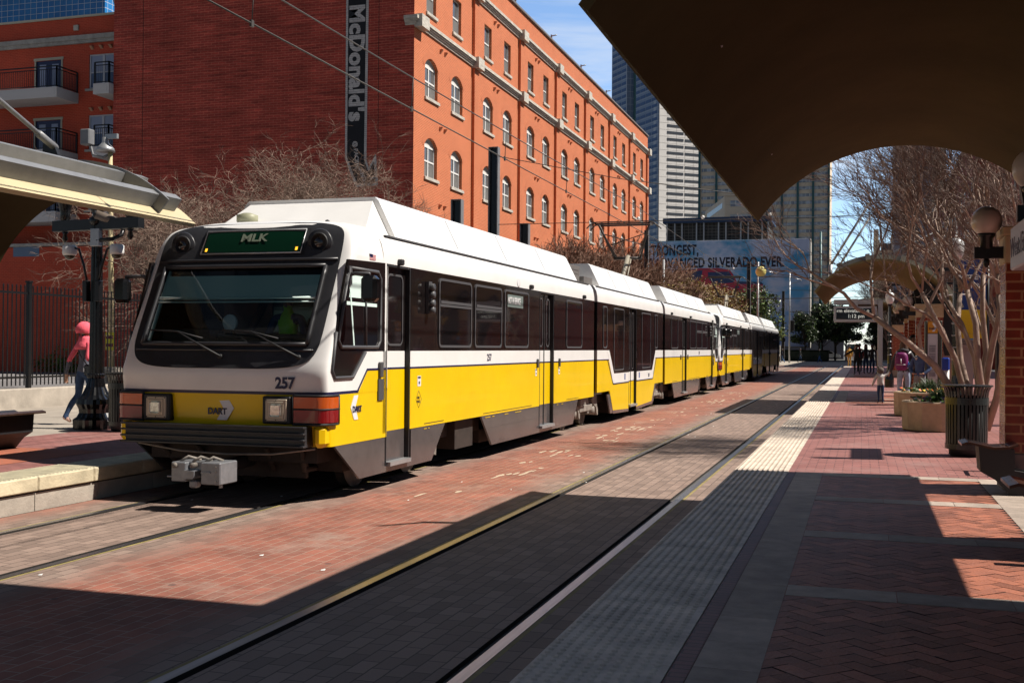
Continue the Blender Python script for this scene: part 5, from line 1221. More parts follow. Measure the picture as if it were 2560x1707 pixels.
def train(loc, label, panto_y):
    t = thing('light_rail_train', label, 'train', loc, 'coupled light rail trains', local=True)
    I = lambda p: p
    end_section(t, 0.0, 1, True)
    # middle low floor section
    c0, c1 = 13.42, 22.12
    side_bits(t, None, False, c0, c1, [(17.0, 18.05)], zlow=0.78)
    for s in (1, -1):
        x0, x1 = sorted((s * (HW - 0.02), s * (HW + 0.004))); x2 = sorted((s * (HW - 0.02), s * (HW + 0.007)))
        for (a, b, ca, cb, da, db) in ((14.63, 17.0, 15.20, 17.0, 14.53, 15.08), (18.05, 20.9, 18.05, 20.33, 20.46, 21.0)):
            m = MB()
            lo, hi = (a, b)
            if a < 15: m.prism([(14.50, 1.70), (17.0, 1.70), (17.0, 0.93), (15.12, 0.93)], x0, x1, 'x', 0); m.prism([(14.66, 1.76), (17.0, 1.76), (17.0, 1.18), (15.22, 1.18)], *x2, 'x', 2); pts = [(14.50, 1.51), (15.12, 0.93), (17.0, 0.93)]
            else: m.prism([(18.05, 1.70), (20.98, 1.70), (20.42, 0.93), (18.05, 0.93)], x0, x1, 'x', 0); m.prism([(18.05, 1.76), (20.86, 1.76), (20.30, 1.18), (18.05, 1.18)], *x2, 'x', 2); pts = [(18.05, 0.93), (20.42, 0.93), (20.98, 1.51)]
            for i in range(2): m.beam((s * (HW + .006), *pts[i]), (s * (HW + .006), *pts[i + 1]), 0.006, 0.025, 1)
            m.build('livery_panel', [M_tw, M_tn, M_tb], t)
    door(t, None, False, 17.03, 17.98, 2, low=True)
    window(t, None, False, 14.0, 14.42); window(t, None, False, 15.18, 16.35, z0=1.24); window(t, None, False, 18.75, 20.05, z0=1.24); window(t, None, False, 20.75, 21.15)
    skirt(t, None, False, [(14.75, 0.78), (15.15, 0.30), (17.0, 0.25), (17.0, 0.78)], M_ty, HW - 0.001, 'lower_panel'); skirt(t, None, False, [(18.05, 0.78), (18.05, 0.25), (20.3, 0.30), (20.75, 0.78)], M_ty, HW - 0.001, 'lower_panel')
    skirt(t, None, False, [(14.50, 0.70), (14.86, 0.24), (15.18, 0.24), (14.82, 0.70)]); skirt(t, None, False, [(15.1, 0.30), (15.16, 0.22), (17.0, 0.18), (17.0, 0.25)], x=HW + .001); skirt(t, None, False, [(18.05, 0.25), (18.05, 0.18), (20.4, 0.22), (20.95, 0.75), (20.75, 0.78), (20.3, 0.30)], x=HW + .001)
    fairing(t, None, False, 14.15, 21.75)
    m = MB(); m.box(-1.1, 1.1, 13.5, 22.0, 0.5, 0.75); m.box(-1.2, 1.2, 15.3, 20.3, 0.22, 0.6); m.build('underframe', M_under, t)
    m = MB(); m.box(-1.0, 1.0, 12.15, 13.1, 3.2, 3.60); m.box(-1.1, 1.1, 13.1, 13.9, 3.2, 3.38)
    for z in (3.3, 3.42, 3.5): m.box(-1.01, 1.01, 12.3, 13.0, z, z + 0.008)
    m.build('roof_equipment', mat('equipment_box', (0.13, 0.12, 0.115), 0.6), t)
    m = MB(); m.box(-0.9, 0.9, 21.9, 22.35, 3.2, 3.5); m.build('roof_equipment', M_trub, t)
    for y in (13.26, 22.33):                                    # bellows of the two joints
        m = MB()
        for k in range(5):
            yy = y - 0.22 + 0.11 * k; w = 1.27 if k % 2 else 1.22; m.box(-w, w, yy - 0.05, yy + 0.05, 0.7, 3.10)
        m.build('bellows', M_trub2, t)
        for dy in (-0.87, 0.87): wheelset(t, None, False, y + dy)
        for s in (1, -1):
            m = MB(); m.rbox(*sorted((s * 1.0, s * 1.14)), y - 0.6, y + 0.6, 0.36, 0.52, 0.02); m.prism([(y - 0.35, 0.5), (y - 0.15, 0.76), (y + 0.15, 0.76), (y + 0.35, 0.5)], *sorted((s * 1.02, s * 1.12)), 'x'); m.rbox(*sorted((s * 1.12, s * 1.2)), y - 0.75, y - 0.55, 0.5, 0.68, 0.02)
            m.build('bogie_frame', M_bog, t)
    end_section(t, 35.6, -1, False)
    m = MB(); m.text("257", (HW + 0.009, 19.7, 1.00), (0, 1, 0), (0, 0, 1), 0.13, bold=0.002); m.text("257", (HW + 0.009, 29.8, 1.575), (0, 1, 0), (0, 0, 1), 0.155, bold=0.002); m.build('fleet_number', M_tn, t)
    m = MB(); m.box(HW + .005, HW + .009, 16.45, 16.56, 1.0, 1.15); m.box(HW + .005, HW + .009, 18.35, 18.46, 1.0, 1.15); m.build('access_sticker', mat('access_blue', (0.02, 0.07, 0.30), 0.4), t)
    # pantograph
    py = panto_y
    m = MB(); m.tube([(0, py - 0.55, 3.75), (0.0, py + 0.55, 4.65)], 0.075, 10, 1); m.tube([(0.12, py - 0.35, 3.75), (0.1, py + 0.5, 4.6)], 0.025, 6, 1); m.tube([(-0.45, py + 0.5, 4.6), (0.45, py + 0.5, 4.6)], 0.045, 8, 0)
    zt = 5.62
    for s in (1, -1):
        m.tube([(s * 0.40, py + 0.5, 4.6), (s * 0.80, py - 0.15, zt)], 0.035, 6, 0); m.tube([(s * 0.34, py + 0.45, 4.62), (s * 0.72, py - 0.10, 5.45)], 0.018, 6, 0)
        m.tube([(s * 0.55, py + 0.25, 4.98), (-s * 0.66, py - 0.0, 5.32)], 0.016, 5, 0)
    m.box(-0.85, 0.85, py - 0.42, py - 0.38, zt - 0.05, zt); m.box(-0.85, 0.85, py + 0.10, py + 0.14, zt - 0.05, zt)
    for yy in (py - 0.40, py + 0.12): m.tube([(-1.12, yy, zt - 0.16), (-0.98, yy, zt - 0.02), (-0.80, yy, zt + 0.03), (0.80, yy, zt + 0.03), (0.98, yy, zt - 0.02), (1.12, yy, zt - 0.16)], 0.020, 6, 0)
    for s in (1, -1): m.box(*sorted((s * 0.78, s * 0.86)), py - 0.42, py + 0.14, zt - 0.04, zt)
    m.box(-0.6, 0.6, py - 0.9, py + 0.7, 3.72, 3.80, 0)
    m.build('pantograph', [mat('pantograph_dark', (0.045, 0.035, 0.03), 0.5), mat('pantograph_tan', (0.30, 0.27, 0.21), 0.5)], t)
    return t
TR = train((-7.03, 11.2, 0), 'nearest yellow and white light rail train with black window band, facing the camera', 22.9)
t2 = copy_tree(TR); put(t2, (-7.03, 47.5, 0), label='second light rail train coupled behind the first, its far half in shade')
for c in list(t2.children):
    if c.name.startswith('pantograph'): c.location.y -= 9.6
    if c.name.startswith(('fleet_number', 'emblem', 'service_lettering')): bpy.data.objects.remove(c)
t3 = copy_tree(TR); put(t3, (-2.6, 320.0, 0), label='tiny distant white train approaching at the far end of the street', group='coupled light rail trains')
# ---------------------------------------------------------------- fence along the lot
FXX = -17.7
fn = thing('metal_fence', 'tall black picket fence on a low concrete kerb along the parking lot', 'fence', (FXX, 25, 0.8))
y = 15.9
while y < 42:
    m = MB(); m.rbox(FXX - 0.05, FXX + 0.05, y - 0.05, y + 0.05, 0.8, 3.14, 0.01); m.box(FXX - 0.06, FXX + 0.06, y - 0.06, y + 0.06, 3.14, 3.18); m.build('post', M_black, fn)
    m = MB()
    for z in (1.02, 2.88): m.box(FXX - 0.02, FXX + 0.02, y + 0.05, y + 2.29, z, z + 0.045)
    for k in range(1, 18):
        yy = y + 0.13 * k; m.box(FXX - 0.0105, FXX + 0.0105, yy - 0.0105, yy + 0.0105, 0.86, 3.04); m.add([(FXX - .016, yy - .016, 3.04), (FXX + .016, yy - .016, 3.04), (FXX + .016, yy + .016, 3.04), (FXX - .016, yy + .016, 3.04), (FXX, yy, 3.10)], [(0, 1, 4), (1, 2, 4), (2, 3, 4), (3, 0, 4)])
    m.build('picket_panel', M_black, fn); y += 2.34

# ---------------------------------------------------------------- masts and overhead line
def mast(x, y, h, label, z0=0.3, brace=4.3, w=0.15):
    t = thing('steel_mast', label, 'mast', (x, y, z0), 'H shaped steel masts')
    d = w * 0.85
    m = MB()
    m.box(x - w, x + w, y + d * .2 - 0.012, y + d * .2 + 0.012, z0, h, 1); m.box(x - w - 0.02, x - w + 0.012, y - d, y + d, z0, h, 0); m.box(x + w - 0.012, x + w + 0.02, y - d, y + d, z0, h, 0)
    m.box(x - w - 0.02, x + w + 0.02, y - d, y + d, h, h + 0.03, 0)
    m.build('column', [M_steel, M_blackg], t)
    if brace:
        m = MB()
        for s in (1, -1): m.prism([(x + s * (w + .02), brace), (x + s * (w + .02), brace + 0.55), (x + s * (w + 0.5), brace - 0.15)][::s], y - 0.04, y + 0.04, 'y')
        m.build('brace', M_black, t)
    return t
mast(-12.0, 36.2, 8.55, 'tallest dark steel mast rising behind the nearest train roof')
mast(-12.0, 32.6, 6.31, 'short dark mast stub just left of the tallest mast')
mast(-12.0, 39.9, 6.35, 'short dark mast stub just right of the tallest mast')
mast(-12.0, 64.5, 8.6, 'dark steel mast at the far corner of the brick warehouse', brace=0, w=0.11)
mast(-9.9, 104, 9.7, 'dark mast with yellow and white globe in front of the billboard', brace=0)
mast(-9.7, 148, 9.2, 'grey steel mast at the crossing near the billboard base', brace=0)
def line_pole(x, y, h, label, r=0.11, arm=None, z0=0.0, mt=None):
    t = thing('overhead_line_pole', label, 'pole', (x, y, z0), 'poles of the overhead line')
    m = MB(); m.tube([(x, y, z0), (x, y, h)], [r, r * 0.75], 12); m.build('pole', mt or M_galv, t)
    if arm:
        m = MB(); m.tube([(x, y, h - 0.6), (x + arm, y, h - 1.1)], 0.04, 6); m.tube([(x, y, h - 1.6), (x + arm, y, h - 1.15)], 0.035, 6); m.build('bracket', M_galv, t)
    return t
line_pole(-11.6, 68, 7.2, 'slim steel pole beside the trimmed yellow trees', mt=M_steel)
line_pole(-9.2, 105.5, 9.8, 'silver pole carrying a yellow and white ball', arm=1.6)
line_pole(-9.0, 149.5, 11.8, 'tall silver pole beside the grey mast at the crossing', arm=1.5)
line_pole(-8.8, 182, 10.8, 'green grey pole with street sign and lamps past the crossing', mt=M_steel)
line_pole(-6.9, 200, 22, 'tallest dark line pole at the right edge of the billboard', r=0.28, mt=M_fin)
line_pole(9.2, 36, 9.5, 'line pole on the far side of the right platform')
m = MB(); m.sphere((-8.95, 105.5, 8.9), 0.5, 14, 0); tag(m.build('signal_ball', mat('ball_yellow', (0.85, 0.78, 0.25), 0.4)), 'yellow and white ball fixed on a silver pole before the billboard', 'ball')
M_wire = mat('wire_dark', (0.06, 0.055, 0.05), 0.6)
for (x, lab) in ((-7.03, 'overhead contact line running above the left hand track'), (-2.82, 'overhead contact line running above the right hand track')):
    t = thing('overhead_line', lab, 'overhead line', (x, 0, 5.65))
    m = MB(); m.tube([(x, -20, 5.66), (x, 200, 5.66)], 0.012, 5); m.build('contact_wire', M_wire, t)
    m = MB(); pts = []
    for k in range(0, 56):
        yy = -20 + 4 * k; pts.append((x, yy, 6.2 + 0.25 * (abs(((yy - 36) % 56) - 28) / 28) ** 2 - 0.05))
    m.tube(pts, 0.011, 5); m.build('messenger_wire', M_wire, t)
    m = MB()
    for k in range(1, 40, 1):
        yy = -3.1 + 5.0 * k
        if yy > 190: break
        z = 6.2 + 0.25 * (abs(((yy - 36) % 56) - 28) / 28) ** 2 - 0.05; m.tube([(x, yy, 5.66), (x + 0.03, yy, z)], 0.008, 4); m.box(x - 0.015, x + 0.015, yy - 0.03, yy + 0.03, 5.62, 5.70)
    m.build('dropper', M_wire, t)
sp = thing('span_wires', 'thin cross span wires strung between masts over both tracks', 'wires', (0, 36, 5))
for (a, b) in (((-12, 36.2, 5.95), (9.2, 36, 6.1)), ((-12, 36.2, 8.3), (-2.8, 34, 6.3)), ((-12, 64.5, 6.3), (9, 64.5, 6.5)), ((-12, 64.5, 8.2), (-7, 64.5, 6.3)), ((-9.5, 104, 6.3), (9, 104, 6.8)), ((-9.3, 104.5, 8.4), (2, 104, 8.2)), ((-9, 149, 9.4), (8, 149, 9.2)), ((-9, 149, 6.6), (9, 150, 7)), ((-2.82, 60, 6.2), (9, 90, 12)), ((-8.8, 182, 7), (9, 182, 7.5))):
    m = MB(); m.tube([a, tuple((a[i] + b[i]) / 2 - (0.12 if i == 2 else 0) for i in range(3)), b], 0.012 if a[1] < 80 else 0.03, 4); m.build('wire', M_wire, sp)
m = MB()
for p in ((-7.0, 36.15, 6.02), (-2.8, 36.1, 6.03), (-4.9, 36.1, 6.0), (-7, 64.5, 6.35), (-2.8, 64.5, 6.38)): m.sphere(p, 0.06, 8)
m.build('insulator', M_white, sp)

# ---------------------------------------------------------------- ornate post with cameras on the left platform
def fluted(m, x, y, z0, z1, r0, r1, mi=0, n=24): m.lathe([(r0, z0), (r0 * 0.97, z0 + 0.3), (r1, z1)], (x, y, 0), n, mi, False, flute=0.12)
lp = thing('lamp_post', 'ornate black fluted lamp post with cameras and a cross arm on the left platform', 'lamp post', (-12.3, 15.9, ZP))
X, Y = -12.3, 15.9
m = MB(); m.lathe([(0.35, ZP), (0.36, ZP + 0.16), (0.30, ZP + 0.20), (0.26, ZP + 0.27), (0.27, ZP + 0.34), (0.31, ZP + 0.42), (0.30, ZP + 0.50), (0.22, ZP + 0.57), (0.16, ZP + 0.70), (0.13, ZP + 0.85), (0.145, ZP + 0.87), (0.145, ZP + 0.91), (0.12, ZP + 0.93)], (X, Y, 0), 36, 0, False, flute=0.07); m.build('base', M_blackg, lp)
m = MB(); fluted(m, X, Y, ZP + 0.93, 3.78, 0.115, 0.085); m.lathe([(0.09, 3.78), (0.13, 3.82), (0.13, 3.9), (0.07, 3.95), (0.10, 4.02), (0.11, 4.08), (0.05, 4.16), (0.02, 4.22)], (X, Y, 0), 16); m.build('shaft', M_blackg, lp)
m = MB(); m.beam((X - 0.95, Y + 0.12, 3.80), (X + 0.95, Y - 0.12, 3.80), 0.14, 0.18); m.build('cross_arm', M_black, lp)
for s in (1, -1):
    m = MB(); px_, py_ = X + s * 0.72, Y - s * 0.09; m.lathe([(0.05, 3.88), (0.09, 3.92), (0.08, 4.0), (0.10, 4.12), (0.14, 4.24), (0.15, 4.27), (0.10, 4.30)], (px_, py_, 0), 16); m.lathe([(0.02, 3.52), (0.05, 3.58), (0.03, 3.66), (0.06, 3.70)], (px_, py_, 0), 10); m.build('finial_urn', M_blackg, lp)
m = MB(); m.rbox(X - 0.02, X + 0.16, Y - 0.16, Y - 0.08, 3.42, 3.72, 0.01); m.build('junction_box', M_galv, lp)
for s in (1, -1):
    t = thing('dome_camera', ('right' if s > 0 else 'left') + ' hand white dome camera on a curved arm of the ornate post', 'camera', (X + s * 0.42, Y - 0.1, 3.0), 'dome cameras')
    m = MB(); m.tube([(X + s * 0.10, Y - 0.1, 2.75), (X + s * 0.18, Y - 0.1, 3.1), (X + s * 0.28, Y - 0.1, 3.38), (X + s * 0.42, Y - 0.1, 3.42)], 0.02, 8); m.rbox(*sorted((X + s * 0.08, X + s * 0.17)), Y - 0.16, Y - 0.05, 2.5, 2.85, 0.01); m.build('arm', M_black, t)
    m = MB(); m.lathe([(0.10, 0.0), (0.115, 0.03), (0.115, 0.15), (0.09, 0.17)], (X + s * 0.47, Y - 0.1, 3.28), 18); m.build('housing', M_white, t)
    m = MB(); m.sphere((X + s * 0.47, Y - 0.1, 3.28), 0.09, 14, 0, sz=0.9); m.build('dome', mat('smoked_dome', (0.05, 0.04, 0.025), 0.08, coat=0.5), t)
t = thing('bullet_camera', 'long brown weathered security camera pointing left under the canopy', 'camera', (X + 0.35, Y - 0.2, 3.7))
m = MB(); m.tube([(X + 0.12, Y - 0.2, 3.95), (X + 0.62, Y + 0.25, 3.72)], 0.075, 12); m.tube([(X + 0.10, Y - 0.22, 3.955), (X + 0.13, Y - 0.19, 3.945)], 0.06, 12, 1); m.build('housing', [mat('camera_brown', (0.20, 0.16, 0.13), 0.45), M_trub2], t)
m = MB(); m.tube([(X + 0.1, Y - 0.13, 3.52), (X + 0.38, Y - 0.1, 3.54), (X + 0.45, Y + 0.05, 3.62), (X + 0.45, Y + 0.1, 3.75)], 0.035, 8); m.build('bracket', M_black, t)

# floodlight pole in the lot
t = thing('floodlight_pole', 'thin cream pole with two floodlights standing in the parking lot', 'lamp post', (-22.6, 30, 0.26))
M_cream = mat('cream_pole', (0.55, 0.46, 0.26), 0.6)
m = MB(); m.tube([(-22.6, 30, 0.3), (-22.75, 30, 8.0)], [0.10, 0.07], 10); m.build('pole', M_cream, t)
m = MB(); m.lathe([(0.32, 0), (0.32, 0.75), (0.28, 0.8)], (-22.6, 30, 0.26), 18); m.build('base', M_conc, t)
m = MB(); m.lathe([(0.30, 0.0), (0.26, 0.12), (0.14, 0.24), (0.10, 0.3), (0.10, 0.45)], (-22.85, 29.9, 7.85), 18); m.box(-22.85, -22.4, 29.85, 29.95, 8.25, 8.4); m.build('lamp_head', M_galv, t)
m = MB(); m.rbox(-23.75, -23.4, 29.8, 30.1, 8.1, 8.6, 0.03); m.tube([(-23.5, 30, 8.15), (-23.4, 30, 7.8), (-23.0, 30, 7.7), (-22.75, 30, 7.8)], 0.04, 6); m.build('flood_lamp', M_steel, t)
m = MB(); m.box(-22.75, -22.45, 29.86, 29.88, 1.6, 2.15, 0); m.box(-22.73, -22.47, 29.85, 29.86, 1.7, 1.8, 1); m.box(-22.73, -22.47, 29.85, 29.86, 1.95, 2.05, 1); m.build('sticker', [mat('sticker_yellow', (0.7, 0.6, 0.02), 0.5), mat('sticker_maroon', (0.15, 0.0, 0.02), 0.5)], t)
# canopy mast and stay of the left canopy (upper left)
t = thing('canopy_stay', 'grey tension rod and black bracket above the left canopy', 'bracket', (-10.3, 10.5, 4.2))
m = MB(); m.tube([(-8.7, 7.0, 5.45), (-10.35, 12.5, 4.42)], 0.03, 8); m.tube([(-10.2, 12.0, 4.51), (-10.35, 12.5, 4.42)], 0.05, 8); m.build('rod', M_steel, t)
m = MB(); m.prism([(-10.52, 4.15), (-10.22, 4.12), (-10.24, 4.30), (-10.33, 4.50), (-10.47, 4.50)], 12.42, 12.48, 'y'); m.box(-11.5, -10.3, 12.35, 12.55, 4.16, 4.26); m.build('plate', M_black, t)

# ---------------------------------------------------------------- litter bins
M_bin = mat('bin_green_black', (0.008, 0.013, 0.012), 0.25, spec=0.6)
def litter_bin(x, y, r, label):
    t = thing('litter_bin', label, 'litter bin', (x, y, ZP), 'slatted black litter bins')
    m = MB(); n = 34
    for k in range(n):
        a = 2 * math.pi * k / n; P = []
        for (rr_, z) in ((0.93, 0.10), (0.95, 0.70), (0.955, 0.80), (1.0, 0.88), (1.08, 0.93), (1.14, 0.945)):
            P.append((rr_ * r, z))
        ca, sa = math.cos(a), math.sin(a); w = r * 0.055
        vs = []
        for (rr_, z) in P:
            for s in (-1, 1): vs.append((x + rr_ * ca - s * w * sa, y + rr_ * sa + s * w * ca, ZP + z))
            for s in (1, -1): vs.append((x + (rr_ - 0.008) * ca - s * w * sa, y + (rr_ - 0.008) * sa + s * w * ca, ZP + z - (0.008 if rr_ > r else 0)))
        q = len(P); m.add(vs, [(4 * i + j, 4 * i + (j + 1) % 4, 4 * i + 4 + (j + 1) % 4, 4 * i + 4 + j) for i in range(q - 1) for j in range(4)])
    m.build('slats', M_bin, t)
    for (z0, z1, k0) in ((0.10, 0.17, 0.97), (0.70, 0.79, 0.985)): m = MB(); m.lathe([(r * k0 - 0.03, z0), (r * k0, z0), (r * k0, z1), (r * k0 - 0.03, z1)], (x, y, ZP), 36, 0, False); m.build('band', M_bin, t)
    m = MB(); m.lathe([(r * 1.12, 0.94), (r * 1.17, 0.945), (r * 1.17, 0.96), (r * 1.12, 0.962), (r * 0.9, 0.965)], (x, y, ZP), 36, 0, False); m.build('rim', M_bin, t)
    m = MB(); m.lathe([(r * 0.78, 0.02), (r * 0.80, 0.1), (r * 0.80, 0.82)], (x, y, ZP), 28); m.lathe([(r * 0.72, 0), (r * 0.72, 0.11)], (x, y, ZP), 28); m.build('liner', M_trub2, t)
litter_bin(1.36, 16.35, 0.285, 'slatted black litter bin with flared rim beside the brick pillar')
litter_bin(-11.50, 15.6, 0.27, 'slatted black litter bin behind the ornate post, half hidden by the train')

# ---------------------------------------------------------------- planters
M_plc = mat('planter_concrete', (0.50, 0.37, 0.24), 0.8, var=0.22, vscale=4, bump=0.25, bscale=30)
M_soil = mat('soil', (0.06, 0.04, 0.03), 0.95)
M_gr = mat('grass_blade', (0.05, 0.10, 0.03), 0.5, island=0.5); M_gr2 = mat('pansy_leaf', (0.06, 0.13, 0.02), 0.5, island=0.4)
M_pan = mat('pansy_violet', (0.06, 0.02, 0.16), 0.5, island=0.5); M_pay = mat('pansy_yellow', (0.75, 0.50, 0.02), 0.5); M_pao = mat('pansy_orange', (0.7, 0.15, 0.01), 0.5)
def planter(x, y, label, seed, flowers):
    t = thing('planter', label, 'planter', (x, y, ZP), 'concrete planters with grasses and pansies'); r2 = random.Random(seed)
    m = MB(); prof_ = [(0.60, 0), (0.63, 0.02), (0.64, 0.46), (0.65, 0.50), (0.63, 0.52), (0.56, 0.52), (0.55, 0.45)]; m.lathe(prof_, (x, y, ZP), 12, 0, False); m.build('pot', M_plc, t)
    m = MB(); m.lathe([(0.55, 0.44), (0.02, 0.47)], (x, y, ZP), 12); m.build('earth', M_soil, t)
    m = MB()
    for c in ((0.12, 0.05, 0.42), (-0.05, 0.12, 0.3)):
        for k in range(150):
            a = r2.uniform(0, 6.283); L_ = r2.uniform(0.7, 1.1) * c[2]; lean = r2.uniform(0.15, 1.0); p0 = Vector((x + c[0] + 0.05 * math.cos(a), y + c[1] + 0.05 * math.sin(a), ZP + 0.46)); d = Vector((math.cos(a), math.sin(a), 0)); w = Vector((-math.sin(a), math.cos(a), 0)) * 0.007
            P = [p0, p0 + d * L_ * 0.25 * lean + Vector((0, 0, L_ * 0.5)), p0 + d * L_ * 0.6 * lean + Vector((0, 0, L_ * 0.8)), p0 + d * L_ * lean + Vector((0, 0, L_ * (0.95 - 0.45 * lean)))]
            vs = []
            for i, p in enumerate(P): ww = w * (1 - i / 3.2); vs += [p - ww, p + ww]
            m.add(vs, [(0, 1, 3, 2), (2, 3, 5, 4), (4, 5, 7, 6)])
    o = m.build('grass_tuft', M_gr, t); o['kind'] = 'stuff'
    m = MB()
    for k in range(260):
        a, rr_ = r2.uniform(0, 6.283), 0.5 * math.sqrt(r2.random()); p = Vector((x + rr_ * math.cos(a), y + rr_ * math.sin(a), ZP + 0.48 + r2.uniform(0, 0.12))); s_ = r2.uniform(0.015, 0.035); n1 = Vector((r2.uniform(-1, 1), r2.uniform(-1, 1), 1)).normalized(); u = n1.orthogonal().normalized() * s_; v = n1.cross(u)
        mi = 0 if r2.random() < 0.55 or rr_ < 0.2 else flowers[r2.randrange(len(flowers))]; m.add([p - u - v, p + u - v, p + u + v, p - u + v], [(0, 1, 2, 3)], mi)
    o = m.build('pansies', [M_gr2, M_pan, M_pay, M_pao], t); o['kind'] = 'stuff'
planter(1.33, 21.4, 'nearer pale concrete planter with grasses and violet pansies', 1, [1, 1, 1, 0])
planter(1.31, 26.0, 'farther concrete planter with taller grass and yellow pansies', 2, [2, 3, 2, 0])

# ---------------------------------------------------------------- display sign, pylon and other platform things
ds = thing('display_sign', 'hanging electronic message sign on a white frame over the right platform', 'display sign', (0.48, 33.5, ZP))
M_al = mat('aluminium_frame', (0.50, 0.51, 0.53), 0.4, metal=0.3)
m = MB(); m.rbox(0.42, 0.56, 33.42, 33.58, ZP, 3.22, 0.012); m.rbox(-0.78, 0.42, 33.42, 33.58, 3.08, 3.22, 0.012); m.build('frame', M_al, ds)
m = MB(); m.rbox(-0.78, 0.40, 33.34, 33.64, 2.58, 3.03, 0.012); m.box(-0.3, -0.12, 33.38, 33.6, 3.02, 3.24); o = m.build('cabinet', M_al, ds)
m = MB(); m.box(-0.71, 0.33, 33.325, 33.34, 2.655, 2.965); o = m.build('screen', mat('screen_black', (0.008, 0.010, 0.025), 0.08, coat=0.3), ds)
m = MB(); m.text("rm elevator is o", (-0.70, 33.318, 2.855), (1, 0, 0), (0, 0, 1), 0.142, bold=0.001, sx=0.97); m.text("1:12 pm", (-0.40, 33.318, 2.70), (1, 0, 0), (0, 0, 1), 0.142, bold=0.001, sx=1.0); m.build('screen_lettering', mat('led_text', (0.6, 0.6, 0.55), 0.5, emit=(0.9, 0.9, 0.8), estr=0.35), o)
ky = thing('information_pylon', 'white information pylon with orange top, chevron and printed timetables', 'information sign', (1.75, 31, ZP))
m = MB(); m.rbox(1.56, 1.62, 30.95, 31.35, ZP, 2.56, 0.02); m.rbox(1.88, 1.98, 30.95, 31.35, ZP, 2.56, 0.02); m.box(1.60, 1.9, 31.05, 31.3, ZP, 2.55); m.build('frame', mat('pylon_olive', (0.05, 0.05, 0.035), 0.4), ky)
m = MB(); m.box(1.63, 1.87, 30.98, 31.05, ZP + 0.1, 2.22); m.build('panel', mat('pylon_white', (0.62, 0.62, 0.62), 0.5), ky)
m = MB(); m.box(1.63, 1.87, 30.97, 31.05, 2.24, 2.53); o = m.build('header', mat('pylon_orange', (0.75, 0.33, 0.02), 0.5), ky)
m = MB(); m.prism([(1.73, 2.50), (1.79, 2.50), (1.85, 2.39), (1.79, 2.28), (1.73, 2.28), (1.79, 2.39)], 30.96, 30.97, 'y', 0); m.text("DART", (1.66, 30.955, 2.33), (1, 0, 0), (0, 0, 1), 0.07, mi=1, bold=0.002); m.build('emblem', [M_stick, M_tn], o)
m = MB(); m.box(1.66, 1.83, 30.972, 30.98, 1.05, 1.95, 1)
for k in range(4):
    z = 1.74 - 0.21 * k; m.box(1.67, 1.82, 30.968, 30.972, z + 0.15, z + 0.17, 0)
    for c in range(5): m.box(1.675 + 0.03 * c, 1.69 + 0.03 * c, 30.968, 30.972, z, z + 0.13, 0)
m.build('timetable', [mat('print_grey', (0.12, 0.12, 0.14), 0.6), mat('paper', (0.5, 0.5, 0.5), 0.6)], ky)
def acorn(x, y, h, label):
    t = thing('acorn_lamp', label, 'street lamp', (x, y, ZP), 'acorn street lamps')
    m = MB(); m.lathe([(0.17, ZP), (0.17, ZP + 0.3), (0.10, ZP + 0.6), (0.07, ZP + 0.9), (0.055, h - 0.5), (0.055, h - 0.45), (0.10, h - 0.40), (0.09, h - 0.34)], (x, y, 0), 16, 0, False, flute=0.06); m.build('post', M_blackg, t)
    m = MB()
    for z in (1.6, 1.85, 2.1, 2.35): m.lathe([(0.078, z), (0.078, z + 0.02)], (x, y, 0), 14)
    m.build('collar', M_galv, t)
    m = MB(); m.lathe([(0.09, h - 0.36), (0.15, h - 0.24), (0.17, h - 0.10), (0.15, h + 0.02), (0.09, h + 0.09), (0.05, h + 0.11)], (x, y, 0), 20); m.lathe([(0.06, h + 0.10), (0.03, h + 0.15), (0.01, h + 0.19)], (x, y, 0), 10); m.build('globe', mat('acorn_glass', (0.72, 0.72, 0.72), 0.15, spec=0.7), t)
acorn(1.0, 45, 3.9, 'acorn street lamp standing beyond the display sign frame')
acorn(1.87, 25.2, 4.05, 'acorn street lamp with tall black post inside the bare tree')
acorn(-9.0, 183, 5.0, 'distant bright white acorn lamp at the crossing')
bn = thing('station_banner', 'blue and yellow station banner sign half hidden by the tree', 'banner', (3.45, 40, 0.3))
m = MB(); m.box(3.00, 3.92, 40.0, 40.06, 3.15, 4.80); m.build('blue_panel', mat('banner_blue', (0.006, 0.035, 0.20), 0.5), bn)
m = MB(); m.box(3.00, 3.92, 40.0, 40.06, 2.35, 3.145); m.box(2.4, 3.92, 39.98, 40.07, 2.2, 2.345); m.build('yellow_panel', mat('banner_yellow', (0.75, 0.52, 0.01), 0.5), bn)
m = MB(); m.box(2.4, 3.7, 39.97, 40.0, 2.05, 2.19); m.build('sky_stripe', mat('banner_sky', (0.05, 0.32, 0.60), 0.5), bn)
m = MB(); m.text("WEST END", (3.46, 39.985, 4.15), (1, 0, 0), (0, 0, 1), 0.22, align='CENTER', bold=0.008, sx=0.86); m.text("STATION", (3.46, 39.985, 3.86), (1, 0, 0), (0, 0, 1), 0.22, align='CENTER', bold=0.008, sx=0.9); m.build('lettering', M_stick, bn)
m = MB(); m.tube([(3.96, 40.03, 0.3), (3.96, 40.03, 5.0)], 0.05, 8); m.build('post', M_black, bn)
we = thing('platform_name_sign', 'pale station name sign hung beside the nearest brick pillar', 'sign', (1.15, 9, 2.35))
m = MB(); m.rbox(1.06, 1.34, 8.0, 9.15, 2.40, 2.72, 0.012); m.build('box', mat('sign_box_pale', (0.50, 0.53, 0.60), 0.35), we)
m = MB(); m.text("West End", (1.052, 9.08, 2.49), (0, -1, 0), (0, 0, 1), 0.20, bold=0.001, sx=1.1); m.build('lettering', M_tn, we)
